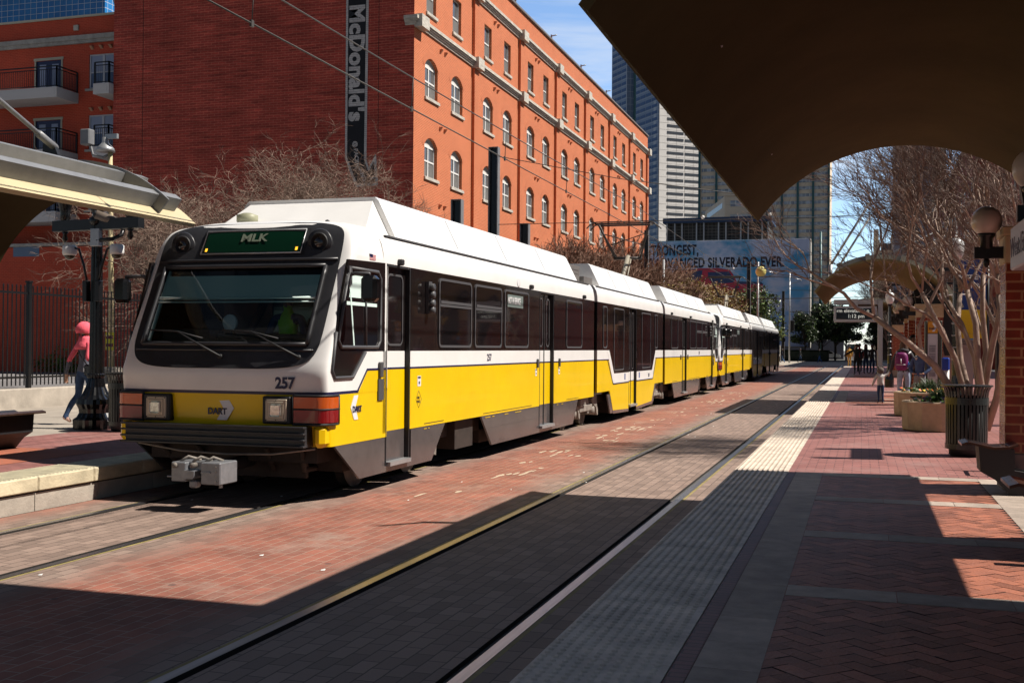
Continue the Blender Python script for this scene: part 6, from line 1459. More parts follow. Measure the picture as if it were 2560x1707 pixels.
# shading post out of the picture that throws the sign and lamp shadows on the platform
sg_ = thing('hanging_sign', 'sign panel with two lamps on a post, out of the picture to the right', 'sign', (4.2, 17, ZP))
m = MB(); m.tube([(4.2, 17, ZP), (4.2, 17, 5.2)], 0.05, 8); m.build('post', M_black, sg_)
m = MB(); m.box(3.36, 3.44, 16.15, 17.85, 4.42, 4.87); m.box(3.4, 4.2, 16.97, 17.03, 4.6, 4.66); m.build('panel', M_al, sg_)
for yy in (16.3, 17.7): m = MB(); m.lathe([(0.05, 4.87), (0.10, 5.0), (0.13, 5.25), (0.09, 5.45), (0.02, 5.55)], (3.4, yy, 0), 14); m.build('lamp', M_globe, sg_)
# leaning rails and their brackets
M_lean = mat('leaning_rail_brown', (0.10, 0.055, 0.04), 0.22, metal=0.5, var=0.4, vscale=6)
def leaning(x, y0, y1, label, s=1):
    t = thing('leaning_bench', label, 'bench', (x, (y0 + y1) / 2, ZP), 'curved leaning benches between pillars')
    P = [(x - 0.46 * s, 0.875), (x - 0.40 * s, 0.895), (x - 0.30 * s, 0.875), (x - 0.16 * s, 0.845), (x - 0.02 * s, 0.855), (x + 0.06 * s, 0.885)]
    Q = [(a, b - 0.022) for a, b in P[::-1]]; m = MB(); m.prism(P + Q, y0, y1, 'y', smooth=False); m.build('seat', M_lean, t)
    m = MB(); m.prism([(x - 0.30 * s, 0.85), (x + 0.03 * s, 0.83), (x + 0.03 * s, 0.62), (x + 0.16 * s, 0.60), (x + 0.16 * s, 0.37), (x + 0.0 * s, 0.37), (x - 0.14 * s, 0.52), (x - 0.28 * s, 0.60)], y0 + 0.04, y1 - 0.04, 'y'); m.build('support', M_trub2, t)
    return t
leaning(1.41, 11.95, 12.40, 'dark curved leaning bench at the foot of the nearest brick pillar')
leaning(1.43, 8.35, 8.86, 'leaning bench cut off at the lower right corner, rusty brown seat edge')
leaning(-11.0, 11.4, 12.6, 'brown leaning bench cut off at the left edge of the picture', s=-1)
t = thing('stay_anchor', 'steel anchor bracket with bolts on the near pillar base', 'bracket', (1.6, 9.9, 0.6))
m = MB(); m.rbox(1.34, 1.7, 8.2, 8.3, 0.98, 1.01, 0.01); m.tube([(1.45, 8.25, 0.45), (1.45, 8.25, 0.99)], 0.03, 8); m.prism([(1.22, 0.5), (1.40, 0.86), (1.62, 0.86), (1.62, 0.5)], 8.2, 8.24, 'y'); m.build('plate', M_lean, t)
m = MB(); m.sphere((1.46, 8.19, 0.80), 0.025, 8); m.build('bolt', M_galv, t)
# park bench behind the bin
t = thing('park_bench', 'black metal park bench with curved arm between bin and pillar', 'bench', (1.95, 14.4, ZP))
m = MB()
for k in range(8): m.beam((1.72, 13.9 + 0.06 * k, ZP + 0.44 - 0.004 * k), (3.2, 13.9 + 0.06 * k, ZP + 0.44 - 0.004 * k), 0.02, 0.012)
m.build('seat', M_black, t)
m = MB()
for k in range(8): m.beam((1.72, 14.40 + 0.02 * k, ZP + 0.48 + 0.055 * k), (3.2, 14.40 + 0.02 * k, ZP + 0.48 + 0.055 * k), 0.02, 0.012)
m.build('backrest', M_black, t)
for x in (1.70, 3.2):
    m = MB(); m.tube([(x, 13.82, ZP), (x, 13.80, ZP + 0.2), (x, 13.86, ZP + 0.42), (x, 13.83, ZP + 0.60), (x, 13.95, ZP + 0.68), (x, 14.45, ZP + 0.66)], 0.022, 8); m.tube([(x, 14.6, ZP), (x, 14.45, ZP + 0.3), (x, 14.4, ZP + 0.5), (x, 14.55, ZP + 0.92)], 0.022, 8); m.build('side_frame', M_black, t)
# ticket validator, kiosk, poster
t = thing('ticket_validator', 'blue ticket validator head on a white post behind the planters', 'ticket validator', (2.0, 29.6, ZP))
m = MB(); m.tube([(2.0, 29.6, ZP), (2.0, 29.6, 1.35)], 0.06, 12); m.build('post', M_white, t)
m = MB(); m.rbox(1.88, 2.06, 29.45, 29.7, 1.30, 1.62, 0.03); m.build('head', mat('validator_blue', (0.01, 0.04, 0.30), 0.3), t)
t = thing('map_case', 'pale grey shelter panel with sloping header and posted notices', 'notice board', (2.5, 33, ZP))
m = MB(); m.box(2.12, 2.95, 33.5, 33.6, ZP, 1.95); m.build('panel', mat('map_case_grey', (0.36, 0.34, 0.32), 0.5), t)
m = MB(); m.prism([(2.1, 1.95), (3.0, 1.85), (3.0, 2.08), (2.1, 2.20)], 33.4, 33.62, 'y'); o = m.build('header', mat('map_header', (0.42, 0.38, 0.34), 0.5), t)
m = MB()
for k in range(3): m.beam((2.45, 33.39, 2.10 - 0.05 * k), (2.95, 33.39, 2.04 - 0.05 * k), 0.004, 0.018)
m.build('header_line', M_trub2, o)
m = MB(); m.box(2.30, 2.72, 33.47, 33.5, 0.75, 1.45); m.build('notice', mat('notice_tan', (0.40, 0.33, 0.25), 0.5), t)
t = thing('poster_kiosk', 'advertising kiosk with blue and orange poster behind the tree trunks', 'poster', (4.0, 33.5, 0.3))
m = MB(); m.box(3.55, 4.6, 33.5, 33.9, 0.4, 2.25); m.build('cabinet', M_trub2, t)
m = MB(); m.box(3.62, 4.5, 33.47, 33.5, 1.55, 2.15, 0); m.box(3.62, 4.5, 33.46, 33.49, 0.95, 1.55, 1); m.box(3.60, 4.5, 33.44, 33.46, 1.02, 1.18, 2); m.build('poster', [mat('poster_blue', (0.02, 0.13, 0.26), 0.5), mat('poster_orange', (0.75, 0.22, 0.02), 0.5, var=0.5, vscale=6), M_stick], t)
m = MB(); m.text("urbanblend", (3.63, 33.43, 1.055), (1, 0, 0), (0, 0, 1), 0.13, bold=0.002); m.build('poster_lettering', M_tn, t)
t = thing('dome_camera', 'dome camera hanging beside the second canopy edge', 'camera', (2.0, 31.5, 3.1), 'dome cameras')
m = MB(); m.lathe([(0.10, 0.0), (0.11, 0.02), (0.11, 0.13), (0.05, 0.15)], (1.98, 31.0, 3.12), 16); m.tube([(2.0, 31, 3.22), (2.6, 31, 3.24)], 0.015, 6); m.build('housing', M_white, t)
m = MB(); m.sphere((1.98, 31.0, 3.12), 0.085, 12); m.build('dome', MATS['smoked_dome'], t)
# scaffold like gantry above second canopy
t = thing('steel_gantry', 'dark horizontal beams and stay rods above the second canopy', 'gantry', (1.5, 43, 4.5))
for (a, b, w) in (((-0.45, 43, 4.62), (3.2, 43, 4.70), 0.10), ((0.8, 43, 4.15), (3.2, 43, 4.2), 0.06), ((1.6, 43, 4.0), (1.6, 43, 4.7), 0.05), ((2.4, 43, 3.6), (2.4, 43, 4.7), 0.05)):
    m = MB(); m.beam(a, b, w, w * 1.3); m.build('beam', M_black, t)
for (a, b) in (((-0.2, 43, 4.7), (2.6, 43, 6.1)), ((0.3, 43, 4.7), (3.0, 43, 6.0)), ((3.2, 43, 0.3), (3.2, 43, 6.4))): m = MB(); m.tube([a, b], 0.03, 6); m.build('rod', M_steel, t)
# signals and signs at the crossing
t = thing('traffic_signal', 'dark traffic signal beside the silver pole at the crossing', 'traffic signal', (-8.6, 149, 0))
m = MB(); m.rbox(-8.85, -8.35, 148.6, 149.0, 4.1, 5.5, 0.05); m.build('housing', M_trub2, t)
m = MB(); m.rbox(-12.1, -11.4, 148.3, 148.6, 2.1, 2.9, 0.03); m.build('walk_box', M_trub2, t)
m = MB(); m.box(-11.95, -11.6, 148.2, 148.3, 2.3, 2.75); m.build('red_hand', mat('signal_red', (0.8, 0.05, 0.01), 0.4, emit=(1, 0.08, 0.02), estr=2.0), t)
t = thing('street_sign', 'blue street name sign above the red walk signal', 'street sign', (-11.2, 148, 3.4))
m = MB(); m.box(-12.2, -10.4, 148.0, 148.1, 3.2, 3.9); m.build('plate', mat('street_blue', (0.02, 0.08, 0.45), 0.5), t)
t = thing('street_sign', 'small green street sign on the green grey pole', 'street sign', (-8.6, 181.5, 6))
m = MB(); m.box(-9.2, -8.0, 181.5, 181.6, 6.1, 6.7); m.build('plate', mat('street_green', (0.01, 0.22, 0.12), 0.5), t)
"""cars far away"""
def car(x, y, rz, label, col, name='parked_car'):
    t = thing(name, label, 'car', (x, y, 0), 'cars parked beyond the crossing', local=True)
    P = [(-2.2, 0.35), (-2.25, 0.75), (-2.1, 0.92), (-1.35, 0.98), (-0.75, 1.42), (0.75, 1.45), (1.35, 1.02), (2.1, 0.90), (2.25, 0.6), (2.2, 0.35)]
    m = MB(); m.prism(P, -0.85, 0.85, 'y'); m.build('body', mat('car_' + name + str(int(x * 10)), col, 0.3, coat=0.5), t)
    m = MB(); m.prism([(-1.2, 0.99), (-0.7, 1.37), (0.7, 1.39), (1.2, 1.03)], -0.86, 0.86, 'y'); m.build('windows', M_tglass, t)
    for (a, b) in ((-1.35, -0.8), (-1.35, 0.8), (1.4, -0.8), (1.4, 0.8)): m = MB(); m.lathe([(0.32, -0.1), (0.32, 0.1)], (a, b, 0.32), 14, axis='y'); m.build('wheel', M_trub2, t)
    t.location = (x, y, 0); t.rotation_euler = (0, 0, rz); return t
car(-14.3, 196, 0.1, 'red car seen between poles at the crossing', (0.45, 0.01, 0.03)); car(-9.4, 200, 0.0, 'dark car behind the hedge at the crossing', (0.02, 0.02, 0.03)); car(-5.8, 203, 0.0, 'white car behind the trees at the crossing', (0.7, 0.7, 0.7)); car(0.3, 236, 1.57, 'dark car on the far street right of the distant train', (0.03, 0.03, 0.04)); car(2.0, 262, 1.57, 'grey car farthest down the street', (0.25, 0.25, 0.27))
hd = thing('hedge', 'clipped dark hedge box beneath the evergreen trees at the crossing', 'hedge', (-8.5, 176, 0)); r2 = random.Random(5)
m = MB(); m.rbox(-12.0, -4.8, 175.2, 178, 0, 1.55, 0.1)
for k in range(2500):
    p = Vector((r2.uniform(-12.1, -4.7), r2.choice((175.1, r2.uniform(175, 178))), r2.uniform(0.1, 1.6)));
    if p.y > 175.1: p.z = 1.57
    s_ = 0.12; n1 = Vector((r2.uniform(-1, 1), r2.uniform(-1, 1), r2.uniform(-1, 1))).normalized(); u = n1.orthogonal().normalized() * s_; v = n1.cross(u); m.add([p - u, p - v, p + u, p + v], [(0, 1, 2, 3)])
m.build('foliage', mat('hedge_dark', (0.025, 0.045, 0.018), 0.6, island=0.5), hd)
t = thing('utility_box', 'pale grey utility cabinet by the grey mast at the crossing', 'cabinet', (-10.8, 172, 0)); m = MB(); m.rbox(-12.6, -10.9, 160, 161, 0, 2.3, 0.05); m.build('cabinet', M_lime2, t)
t = thing('garage_wall', 'far low pale wall and storefronts behind the crossing', 'wall', (-16, 215, 0)); m = MB(); m.box(-60, -3.2, 214, 216, 0, 5.5); m.build('wall', mat('far_wall', (0.22, 0.24, 0.32), 0.7, var=0.3, vscale=0.4), t); m = MB(); m.box(3.0, 30, 240, 250, 0, 7); m.box(2.2, 6, 200, 203, 0, 4); m.build('shopfront', mat('far_shop', (0.16, 0.12, 0.10), 0.7, var=0.6, vscale=0.5), t)
# ---------------------------------------------------------------- trees
M_bark = mat('myrtle_bark', (0.36, 0.25, 0.19), 0.7, var=0.45, vscale=6, streak=(1, 1, 0.3), bump=0.3, bscale=25)
M_twigp = mat('twig_pale', (0.27, 0.185, 0.14), 0.75, var=0.3, vscale=5)
M_twigb2 = mat('branch_grey_brown', (0.20, 0.14, 0.105), 0.8, var=0.4, vscale=4)
M_twigd = mat('twig_dark', (0.20, 0.13, 0.10), 0.7, var=0.5, vscale=8)
M_twigb = mat('twig_brown', (0.22, 0.12, 0.08), 0.8, var=0.4, vscale=3)
M_barkd = mat('bark_dark', (0.07, 0.055, 0.045), 0.85, var=0.4, vscale=5)

def bare_tree(name, label, seed, stems, H, spread, levels, r0, mats, group, twig=1.0, lean=(0, 0), origin=(0, 0, 0), up=0.25, first=0.34, wig=0.16, more=0, cl=(0.58, 0.82)):
    r = random.Random(seed); t = thing(name, label, 'tree', (0, 0, 0), group, local=True)
    trunk, crown = MB(), MB()
    def limb(p, d, L, rad, lv):
        nseg = 4 if lv < 4 else 3; wl_ = 1.0 if lv < 1 else 1.5; pts = [p]; q = p.copy(); dd = d.copy()
        for i in range(nseg):
            dd = (dd + Vector((r.gauss(0, wig * wl_), r.gauss(0, wig * wl_), r.gauss(0, wig * 0.6) + up * 0.10)) + Vector((lean[0], lean[1], 0)) * (0.05 + 0.07 * min(lv, 3))).normalized(); q = q + dd * (L / nseg); pts.append(q.copy())
        r1 = rad * (0.62 if lv < levels else 0.3); rs = [rad + (r1 - rad) * i / nseg for i in range(nseg + 1)]
        mb = trunk if lv < 1 else crown
        mb.tube(pts, rs, 9 if lv == 0 else (6 if lv == 1 else (4 if lv < levels - 1 else 3)), 0 if lv < 3 else 1, lv < 3, cap=lv < 2)
        if lv >= levels: return
        nch = 3 if lv == 0 else r.choice((3, 4) if lv < levels - 1 else (3, 4, 5)) + more * (lv >= 2)
        for k in range(nch):
            tpos = 1.0 if k < 2 else r.uniform(0.35, 0.95); idx = tpos * nseg; i0 = min(nseg - 1, int(idx)); base = pts[i0].lerp(pts[i0 + 1], idx - i0)
            a = r.uniform(0, 6.283); o = dd.orthogonal().normalized(); o2 = dd.cross(o); side = o * math.cos(a) + o2 * math.sin(a); ang = r.uniform(0.3, 0.75) * spread * (1.0 if lv < 1 else 1.25)
            nd = (dd * math.cos(ang) + side * math.sin(ang) + Vector((0, 0, up * (0.35 if lv < 2 else 0.15)))).normalized()
            limb(base, nd, L * r.uniform(*cl), max(0.004 * twig, r1 * r.uniform(0.62, 0.9)), lv + 1)
    for k in range(stems):
        a = 6.283 * k / stems + r.uniform(-0.3, 0.3); tilt = r.uniform(0.16, 0.42) if stems > 1 else 0.03
        d = Vector((math.cos(a) * tilt + lean[0] * 0.25, math.sin(a) * tilt + lean[1] * 0.25, 1)).normalized(); limb(Vector((0.10 * math.cos(a), 0.10 * math.sin(a), 0)), d, H * first * r.uniform(0.85, 1.15), r0 * r.uniform(0.75, 1.1), 0)
    zs_ = sorted(v.z for v in crown.v); k_ = H / zs_[int(len(zs_) * 0.995)]
    for b_ in (trunk, crown): b_.v = [v * k_ for v in b_.v]
    trunk.build('trunk', mats, t); crown.build('crown', mats, t); return t
G1 = 'bare crepe myrtles along the right platform'
a_ = bare_tree('crepe_myrtle', 'bare multi stemmed crepe myrtle arching left behind the litter bin', 11, 8, 6.6, 0.80, 5, 0.085, [M_bark, M_twigd], G1, lean=(-0.42, -0.1), up=0.75, first=0.5, wig=0.17, twig=1.1, more=1, cl=(0.5, 0.72))
put(a_, (2.05, 21.6, ZP))
b_ = bare_tree('crepe_myrtle', 'bare crepe myrtle immediately left of the nearest brick pillar, behind the first', 23, 6, 6.6, 0.74, 5, 0.08, [M_bark, M_twigd], G1, lean=(-0.1, 0), up=0.75, first=0.5, wig=0.17, twig=1.1, more=1, cl=(0.5, 0.72)); put(b_, (3.0, 23.2, ZP))
c_ = copy_tree(a_); put(c_, (2.6, 48, ZP), rz=2.1, label='bare tree rising above the far end of the second canopy')
c_ = copy_tree(b_); put(c_, (2.2, 78, ZP), rz=1.1, sc_=1.2, label='distant bare tree between the second and third canopies')
G2 = 'bare trees in front of the dark brick wall'
lt = bare_tree('bare_tree', 'leftmost bare tree before the dark brick wall', 5, 7, 7.3, 0.85, 6, 0.07, [M_twigb2, M_twigp], G2, twig=1.2, up=0.16, first=0.27, wig=0.24, more=0); put(lt, (-21.3, 31.0, 0.3), sc_=(1.0, 1.0, 0.92))
lt2 = bare_tree('bare_tree', 'second bare tree from the left before the dark brick wall', 8, 7, 7.9, 0.9, 6, 0.075, [M_twigb2, M_twigp], G2, twig=1.2, up=0.2, first=0.28, wig=0.24, more=0); put(lt2, (-18.9, 33.5, 0.3), sc_=1.02)
c_ = copy_tree(lt); put(c_, (-17.2, 34.2, 0.3), rz=1.9, sc_=1.02, label='bare tree whose twigs reach over the painted sign arrow')
c_ = copy_tree(lt2); put(c_, (-16.0, 36.6, 0.3), rz=4.0, sc_=0.80, label='rightmost bare tree of the row, at the warehouse corner')
G3 = 'brown bare trees along the warehouse front'
bt1 = bare_tree('bare_tree', 'x', 31, 6, 5.9, 0.75, 6, 0.08, [M_twigb, M_twigb], G3, twig=3.6, up=0.4, first=0.30, wig=0.16)
for i, (x, y, s, rz, lb) in enumerate(((-14.5, 49, 0.92, 0, 'nearest brown bare tree above the first train car joint'), (-14.3, 55, 1.12, 1.2, 'second brown bare tree in front of the warehouse'), (-14.2, 61, 1.25, 2.9, 'brown bare tree directly behind the first pantograph'), (-13.9, 67, 1.30, 4.4, 'brown bare tree at the far warehouse corner'), (-13.6, 73, 1.22, 5.3, 'last brown bare tree overlapping the billboard edge'))):
    c_ = bt1 if i == 0 else copy_tree(bt1); put(c_, (x, y, 0.3), rz=rz, sc_=s, label=lb)

def leaf_tree(name, label, seed, H, R_, leaf, n, mats, group, trunk_h=0.35, flat=0.8, dome=False, th=0.12, clumps=26):
    r = random.Random(seed); t = thing(name, label, 'tree', (0, 0, 0), group, local=True)
    m = MB(); m.tube([(0, 0, 0), (0.05, 0, H * trunk_h * 0.5), (0, 0.05, H * trunk_h), (0, 0, H * 0.75)], [th, th * 0.85, th * 0.7, th * 0.25], 9)
    C = []
    for k in range(clumps):
        a = r.uniform(0, 6.283); rr_ = R_ * math.sqrt(r.random()) * 0.82; zc = H * (trunk_h + (1 - trunk_h) * (r.uniform(0.12, 0.88))); k2 = 1 - ((zc / H - trunk_h) / (1 - trunk_h)) ** 2.4 * 0.75; rr_ *= k2
        C.append((Vector((rr_ * math.cos(a), rr_ * math.sin(a), zc)), R_ * r.uniform(0.22, 0.40)))
    for c, s in C:
        m.tube([(0, 0, H * trunk_h * r.uniform(0.7, 1.3)), (c.x * 0.5, c.y * 0.5, c.z * 0.8), tuple(c)], [th * 0.4, th * 0.25, th * 0.06], 5)
    m.build('trunk', mats[0], t)
    m = MB()
    for i in range(n):
        c, s = C[r.randrange(len(C))]; v = Vector((r.gauss(0, 1), r.gauss(0, 1), r.gauss(0, 1))).normalized() * s * (r.random() ** 0.45); p = c + Vector((v.x, v.y, v.z * flat))
        n1 = Vector((r.gauss(0, 1), r.gauss(0, 1), r.gauss(0, 1) + 0.6)).normalized(); u = n1.orthogonal().normalized(); w = n1.cross(u); a = r.uniform(0, 6.283); U = (u * math.cos(a) + w * math.sin(a)); W = n1.cross(U); L = leaf * r.uniform(0.6, 1.3)
        m.add([p - U * L, p - W * L * 0.45, p + U * L, p + W * L * 0.45], [(0, 1, 2, 3)], r.randrange(len(mats) - 1))
    m.build('crown', mats[1:], t); return t
M_lo1 = mat('leaf_olive', (0.30, 0.24, 0.05), 0.6, island=0.5); M_lo2 = mat('leaf_brownish', (0.25, 0.16, 0.09), 0.7, island=0.5)
M_lg1 = mat('leaf_magnolia', (0.09, 0.15, 0.035), 0.4, island=0.5); M_lg2 = mat('leaf_lime', (0.16, 0.20, 0.05), 0.4, island=0.4)
M_ld = mat('leaf_dark', (0.025, 0.045, 0.018), 0.5, island=0.6)
G4 = 'trimmed yellow green trees behind the train'
yt = leaf_tree('trimmed_tree', 'x', 41, 6.3, 3.1, 0.09, 15000, [M_barkd, M_lo1, M_lo2, M_lo2], G4, trunk_h=0.22, clumps=60)
for i, (x, y, s, rz, lb) in enumerate(((-12.4, 66, 0.9, 0, 'nearest trimmed yellowish tree with rounded top behind the train'), (-12.4, 72, 1.02, 1, 'second trimmed yellowish tree in front of the printed pickup'), (-12.4, 79, 1.10, 2.3, 'third trimmed yellowish tree beneath the second pantograph'), (-12.4, 88, 1.12, 3.3, 'fourth trimmed tree, browner, right of the second pantograph'), (-12.2, 99, 1.14, 4.4, 'farthest trimmed tree meeting the magnolia'))):
    c_ = yt if i == 0 else copy_tree(yt); put(c_, (x, y, 0.2), rz=rz, sc_=s, label=lb)
mg = leaf_tree('magnolia_tree', 'bright green leafy magnolia in front of the billboard, right of the pickup', 43, 9.6, 4.3, 0.22, 5200, [M_barkd, M_lg1, M_lg2, M_ld], None, trunk_h=0.2, clumps=45); put(mg, (-12.6, 140, 0))
G5 = 'dark evergreen trees at the crossing'
ev = leaf_tree('evergreen_tree', 'x', 47, 9.0, 3.0, 0.20, 6000, [M_barkd, M_ld, M_ld, M_lg1], G5, trunk_h=0.32, clumps=40, th=0.16)
for i, (x, y, s, rz, lb) in enumerate(((-8.3, 176, 0.86, 0, 'leftmost and thinnest dark evergreen by the green street sign'), (-5.9, 180, 1.0, 1, 'second dark evergreen from the left at the crossing'), (-3.9, 178, 0.95, 2.2, 'third dark evergreen behind the walking man'), (-2.4, 186, 1.0, 3.1, 'fourth dark evergreen, left of the distant train'), (-6.9, 196, 1.1, 4.2, 'dark evergreen standing behind the front row'), (2.3, 196, 0.8, 5.0, 'green tree right of the distant train, beyond the sign post'), (-4.4, 205, 1.15, 0.6, 'tall dark evergreen at the back of the group'))):
    c_ = ev if i == 0 else copy_tree(ev); put(c_, (x, y, 0), rz=rz, sc_=s, label=lb)
wd = thing('weed_patch', 'small green weeds growing at the foot of the dark brick wall', 'weeds', (-41, 49.3, 0.26)); r2 = random.Random(9); m = MB()
for k in range(500):
    p = Vector((-40.4 + r2.gauss(0, 0.9), 49.5 - abs(r2.gauss(0, 0.15)), 0.3 + abs(r2.gauss(0, 0.45)))); s_ = 0.08; n1 = Vector((r2.uniform(-1, 1), r2.uniform(-1, 1), 1)).normalized(); u = n1.orthogonal().normalized() * s_; v = n1.cross(u); m.add([p - u, p - v, p + u, p + v], [(0, 1, 2, 3)])
m.build('leaves', mat('weed_green', (0.14, 0.22, 0.03), 0.6, island=0.4), wd)
# ---------------------------------------------------------------- people
def cloth(name, col, var=0.2): return mat('cloth_' + name, col, 0.85, var=var, vscale=14, bump=0.25, bscale=35)
M_skin = mat('skin_light', (0.50, 0.28, 0.19), 0.55); M_skin2 = mat('skin_brown', (0.22, 0.11, 0.07), 0.55)
M_hairb = mat('hair_brown', (0.09, 0.04, 0.02), 0.6, var=0.4, vscale=30, streak=(1, 1, 0.2)); M_hairk = mat('hair_black', (0.012, 0.010, 0.010), 0.5)
M_shoe = mat('shoe_dark', (0.06, 0.04, 0.03), 0.6); M_eye = mat('eye_dark', (0.02, 0.015, 0.01), 0.3); M_lip = mat('lip', (0.35, 0.12, 0.10), 0.5)

def skin_mesh(nodes, edges, sub=2):
    """nodes: name -> (x, y, z, rx, ry); returns evaluated verts and faces of one continuous skinned surface"""
    names = list(nodes); idx = {n: i for i, n in enumerate(names)}
    me = bpy.data.meshes.new('s'); me.from_pydata([nodes[n][:3] for n in names], [(idx[a], idx[b]) for a, b in edges], [])
    ob = bpy.data.objects.new('s', me); COL.objects.link(ob)
    md = ob.modifiers.new('Skin', 'SKIN'); md.use_smooth_shade = True; md.branch_smoothing = 0.6
    sv = me.skin_vertices[0].data
    for i, n in enumerate(names): sv[i].radius = nodes[n][3:5]; sv[i].use_root = (i == 0)
    ss = ob.modifiers.new('Sub', 'SUBSURF'); ss.levels = sub; ss.render_levels = sub
    dg = bpy.context.evaluated_depsgraph_get(); ev = bpy.data.meshes.new_from_object(ob.evaluated_get(dg))
    V = [v.co.copy() for v in ev.vertices]; F = [tuple(p.vertices) for p in ev.polygons]
    bpy.data.objects.remove(ob); bpy.data.meshes.remove(me); bpy.data.meshes.remove(ev)
    return V, F

def person(label, loc, rz, h, J, mats, look, hair=None, group=None, fem=False, hands=True, coat=0.0, face=True, skirt=0.0):
    """J: joint overrides in metres for a 1.70 m figure facing +y; mats: dict region -> material"""
    N = dict(pelvis=(0, 0, 0.93, .135, .10), waist=(0, 0.0, 1.06, .125 - (.015 if fem else 0), .088), chest=(0, 0, 1.25, .155, .105), upper=(0, 0, 1.38, .135, .085), neck=(0, 0.005, 1.47, .052, .052), jaw=(0, 0.02, 1.535, .062, .068), head=(0, 0.01, 1.61, .078, .092), crown=(0, 0.005, 1.665, .055, .068))
    for s, S in ((1, 'r'), (-1, 'l')):
        N['sh' + S] = (s * 0.175, 0, 1.37, .055 + coat * .02, .055 + coat * .02); N['el' + S] = (s * 0.23, -0.03, 1.10, .042 + coat * .025, .042 + coat * .025); N['wr' + S] = (s * 0.235, 0.04, 0.87, .027 + coat * .02, .030 + coat * .02); N['pm' + S] = (s * 0.235, 0.06, 0.80, .036, .018)
        N['hip' + S] = (s * 0.095, 0, 0.86, .092, .095); N['kn' + S] = (s * 0.10, 0.02, 0.49, .057, .060); N['cf' + S] = (s * 0.10, -0.01, 0.34, .053, .056); N['an' + S] = (s * 0.10, -0.02, 0.09, .036, .040); N['hl' + S] = (s * 0.10, -0.035, 0.045, .038, .038); N['to' + S] = (s * 0.12, 0.13, 0.035, .040, .028)
    for k, v in J.items(): N[k] = tuple(v[:3]) + (tuple(v[3:5]) if len(v) > 3 else N[k][3:5])
    if coat:
        for k in ('pelvis', 'waist', 'chest', 'upper'): n_ = N[k]; N[k] = n_[:3] + (n_[3] + coat * .03, n_[4] + coat * .035)
    E_ = [('pelvis', 'waist'), ('waist', 'chest'), ('chest', 'upper'), ('upper', 'neck'), ('neck', 'jaw'), ('jaw', 'head'), ('head', 'crown')]
    for S in 'rl':
        E_ += [('upper', 'sh' + S), ('sh' + S, 'el' + S), ('el' + S, 'wr' + S), ('wr' + S, 'pm' + S), ('pelvis', 'hip' + S), ('hip' + S, 'kn' + S), ('kn' + S, 'cf' + S), ('cf' + S, 'an' + S), ('an' + S, 'hl' + S), ('an' + S, 'to' + S)]
    if hands:
        for s, S in ((1, 'r'), (-1, 'l')):
            w, p = Vector(N['wr' + S][:3]), Vector(N['pm' + S][:3]); d = (p - w).normalized(); sd = Vector((0, 1, 0)) - d * d.y; sd = sd.normalized() if sd.length > .1 else Vector((0, 0, 1))
            inn = d.cross(sd) * s
            for k, (o, L) in enumerate(((0.027, .062), (0.010, .074), (-0.008, .070), (-0.025, .055))):
                b = p + d * 0.03 + sd * o; m1 = b + d * L * 0.55 - inn * 0.006; t1 = b + d * L - inn * 0.022
                N['f%s%d' % (S, k)] = (*m1, .0095, .0095); N['g%s%d' % (S, k)] = (*t1, .0075, .0075); E_ += [('pm' + S, 'f%s%d' % (S, k)), ('f%s%d' % (S, k), 'g%s%d' % (S, k))]
            b = w + d * 0.035 + sd * 0.045; N['th' + S] = (*b, .011, .011); N['tt' + S] = (*(b + d * 0.035 + sd * 0.012), .009, .009); E_ += [('pm' + S, 'th' + S), ('th' + S, 'tt' + S)]
    V, F = skin_mesh(N, E_, 2)
    regs = []; bones = []
    R_ = {'pelvis': 'legs', 'waist': 'torso', 'chest': 'torso', 'upper': 'torso', 'neck': 'skin', 'jaw': 'skin', 'head': 'skin', 'crown': 'skin'}
    for a, b in E_:
        ka, kb = a[:2], b[:2]
        if b in ('waist', 'chest', 'upper'): g = 'torso'
        elif b in ('neck',): g = 'torso'
        elif b in ('jaw', 'head', 'crown'): g = 'skin'
        elif kb in ('sh', 'el'): g = 'sleeve' 
        elif kb == 'wr': g = 'forearm'
        elif kb in ('pm', 'th', 'tt') or b[0] in 'fg': g = 'hand'
        elif b.startswith('hip'): g = 'legs'
        elif kb in ('kn', 'cf'): g = 'legs'
        elif b.startswith('an'): g = 'legs'
        else: g = 'shoe'
        bones.append((Vector(N[a][:3]), Vector(N[b][:3]), g, (N[a][3] + N[b][3]) / 2))
    ml = []; midx = {}
    def mi(g):
        m_ = mats.get(g) or {'sleeve': mats['torso'], 'forearm': mats.get('sleeve', mats['torso']), 'hand': mats['skin'], 'shoe': M_shoe}.get(g) or mats['torso']
        if m_.name not in midx: midx[m_.name] = len(ml); ml.append(m_)
        return midx[m_.name]
    t = thing('person', label, 'person', (0, 0, 0), group, local=True)
    m = MB(); k_ = h / 1.70; m.v = [v * k_ for v in V]; hem = N['pelvis'][2] - (0.03 + skirt)
    for f in F:
        c = sum((V[i] for i in f), Vector()) / len(f); best, bg = 1e9, 'torso'
        for a, b, g, rr_ in bones:
            ab = b - a; u = max(0, min(1, (c - a).dot(ab) / max(1e-9, ab.length_squared))); dd = (c - (a + ab * u)).length - rr_ * 0.7
            if dd < best: best, bg = dd, g
        if bg == 'legs' and c.z > hem: bg = 'torso'
        if bg == 'torso' and c.z < hem: bg = 'legs'
        m.f.append(f); m.m.append(mi(bg)); m.s.append(True)
    m.build('body', ml, t)
    hd = Vector(N['head'][:3]); jw = Vector(N['jaw'][:3]); fd = Vector((math.sin(look), math.cos(look), 0)); sd = Vector((fd.y, -fd.x, 0))
    def K(p): return tuple(Vector(p) * k_)
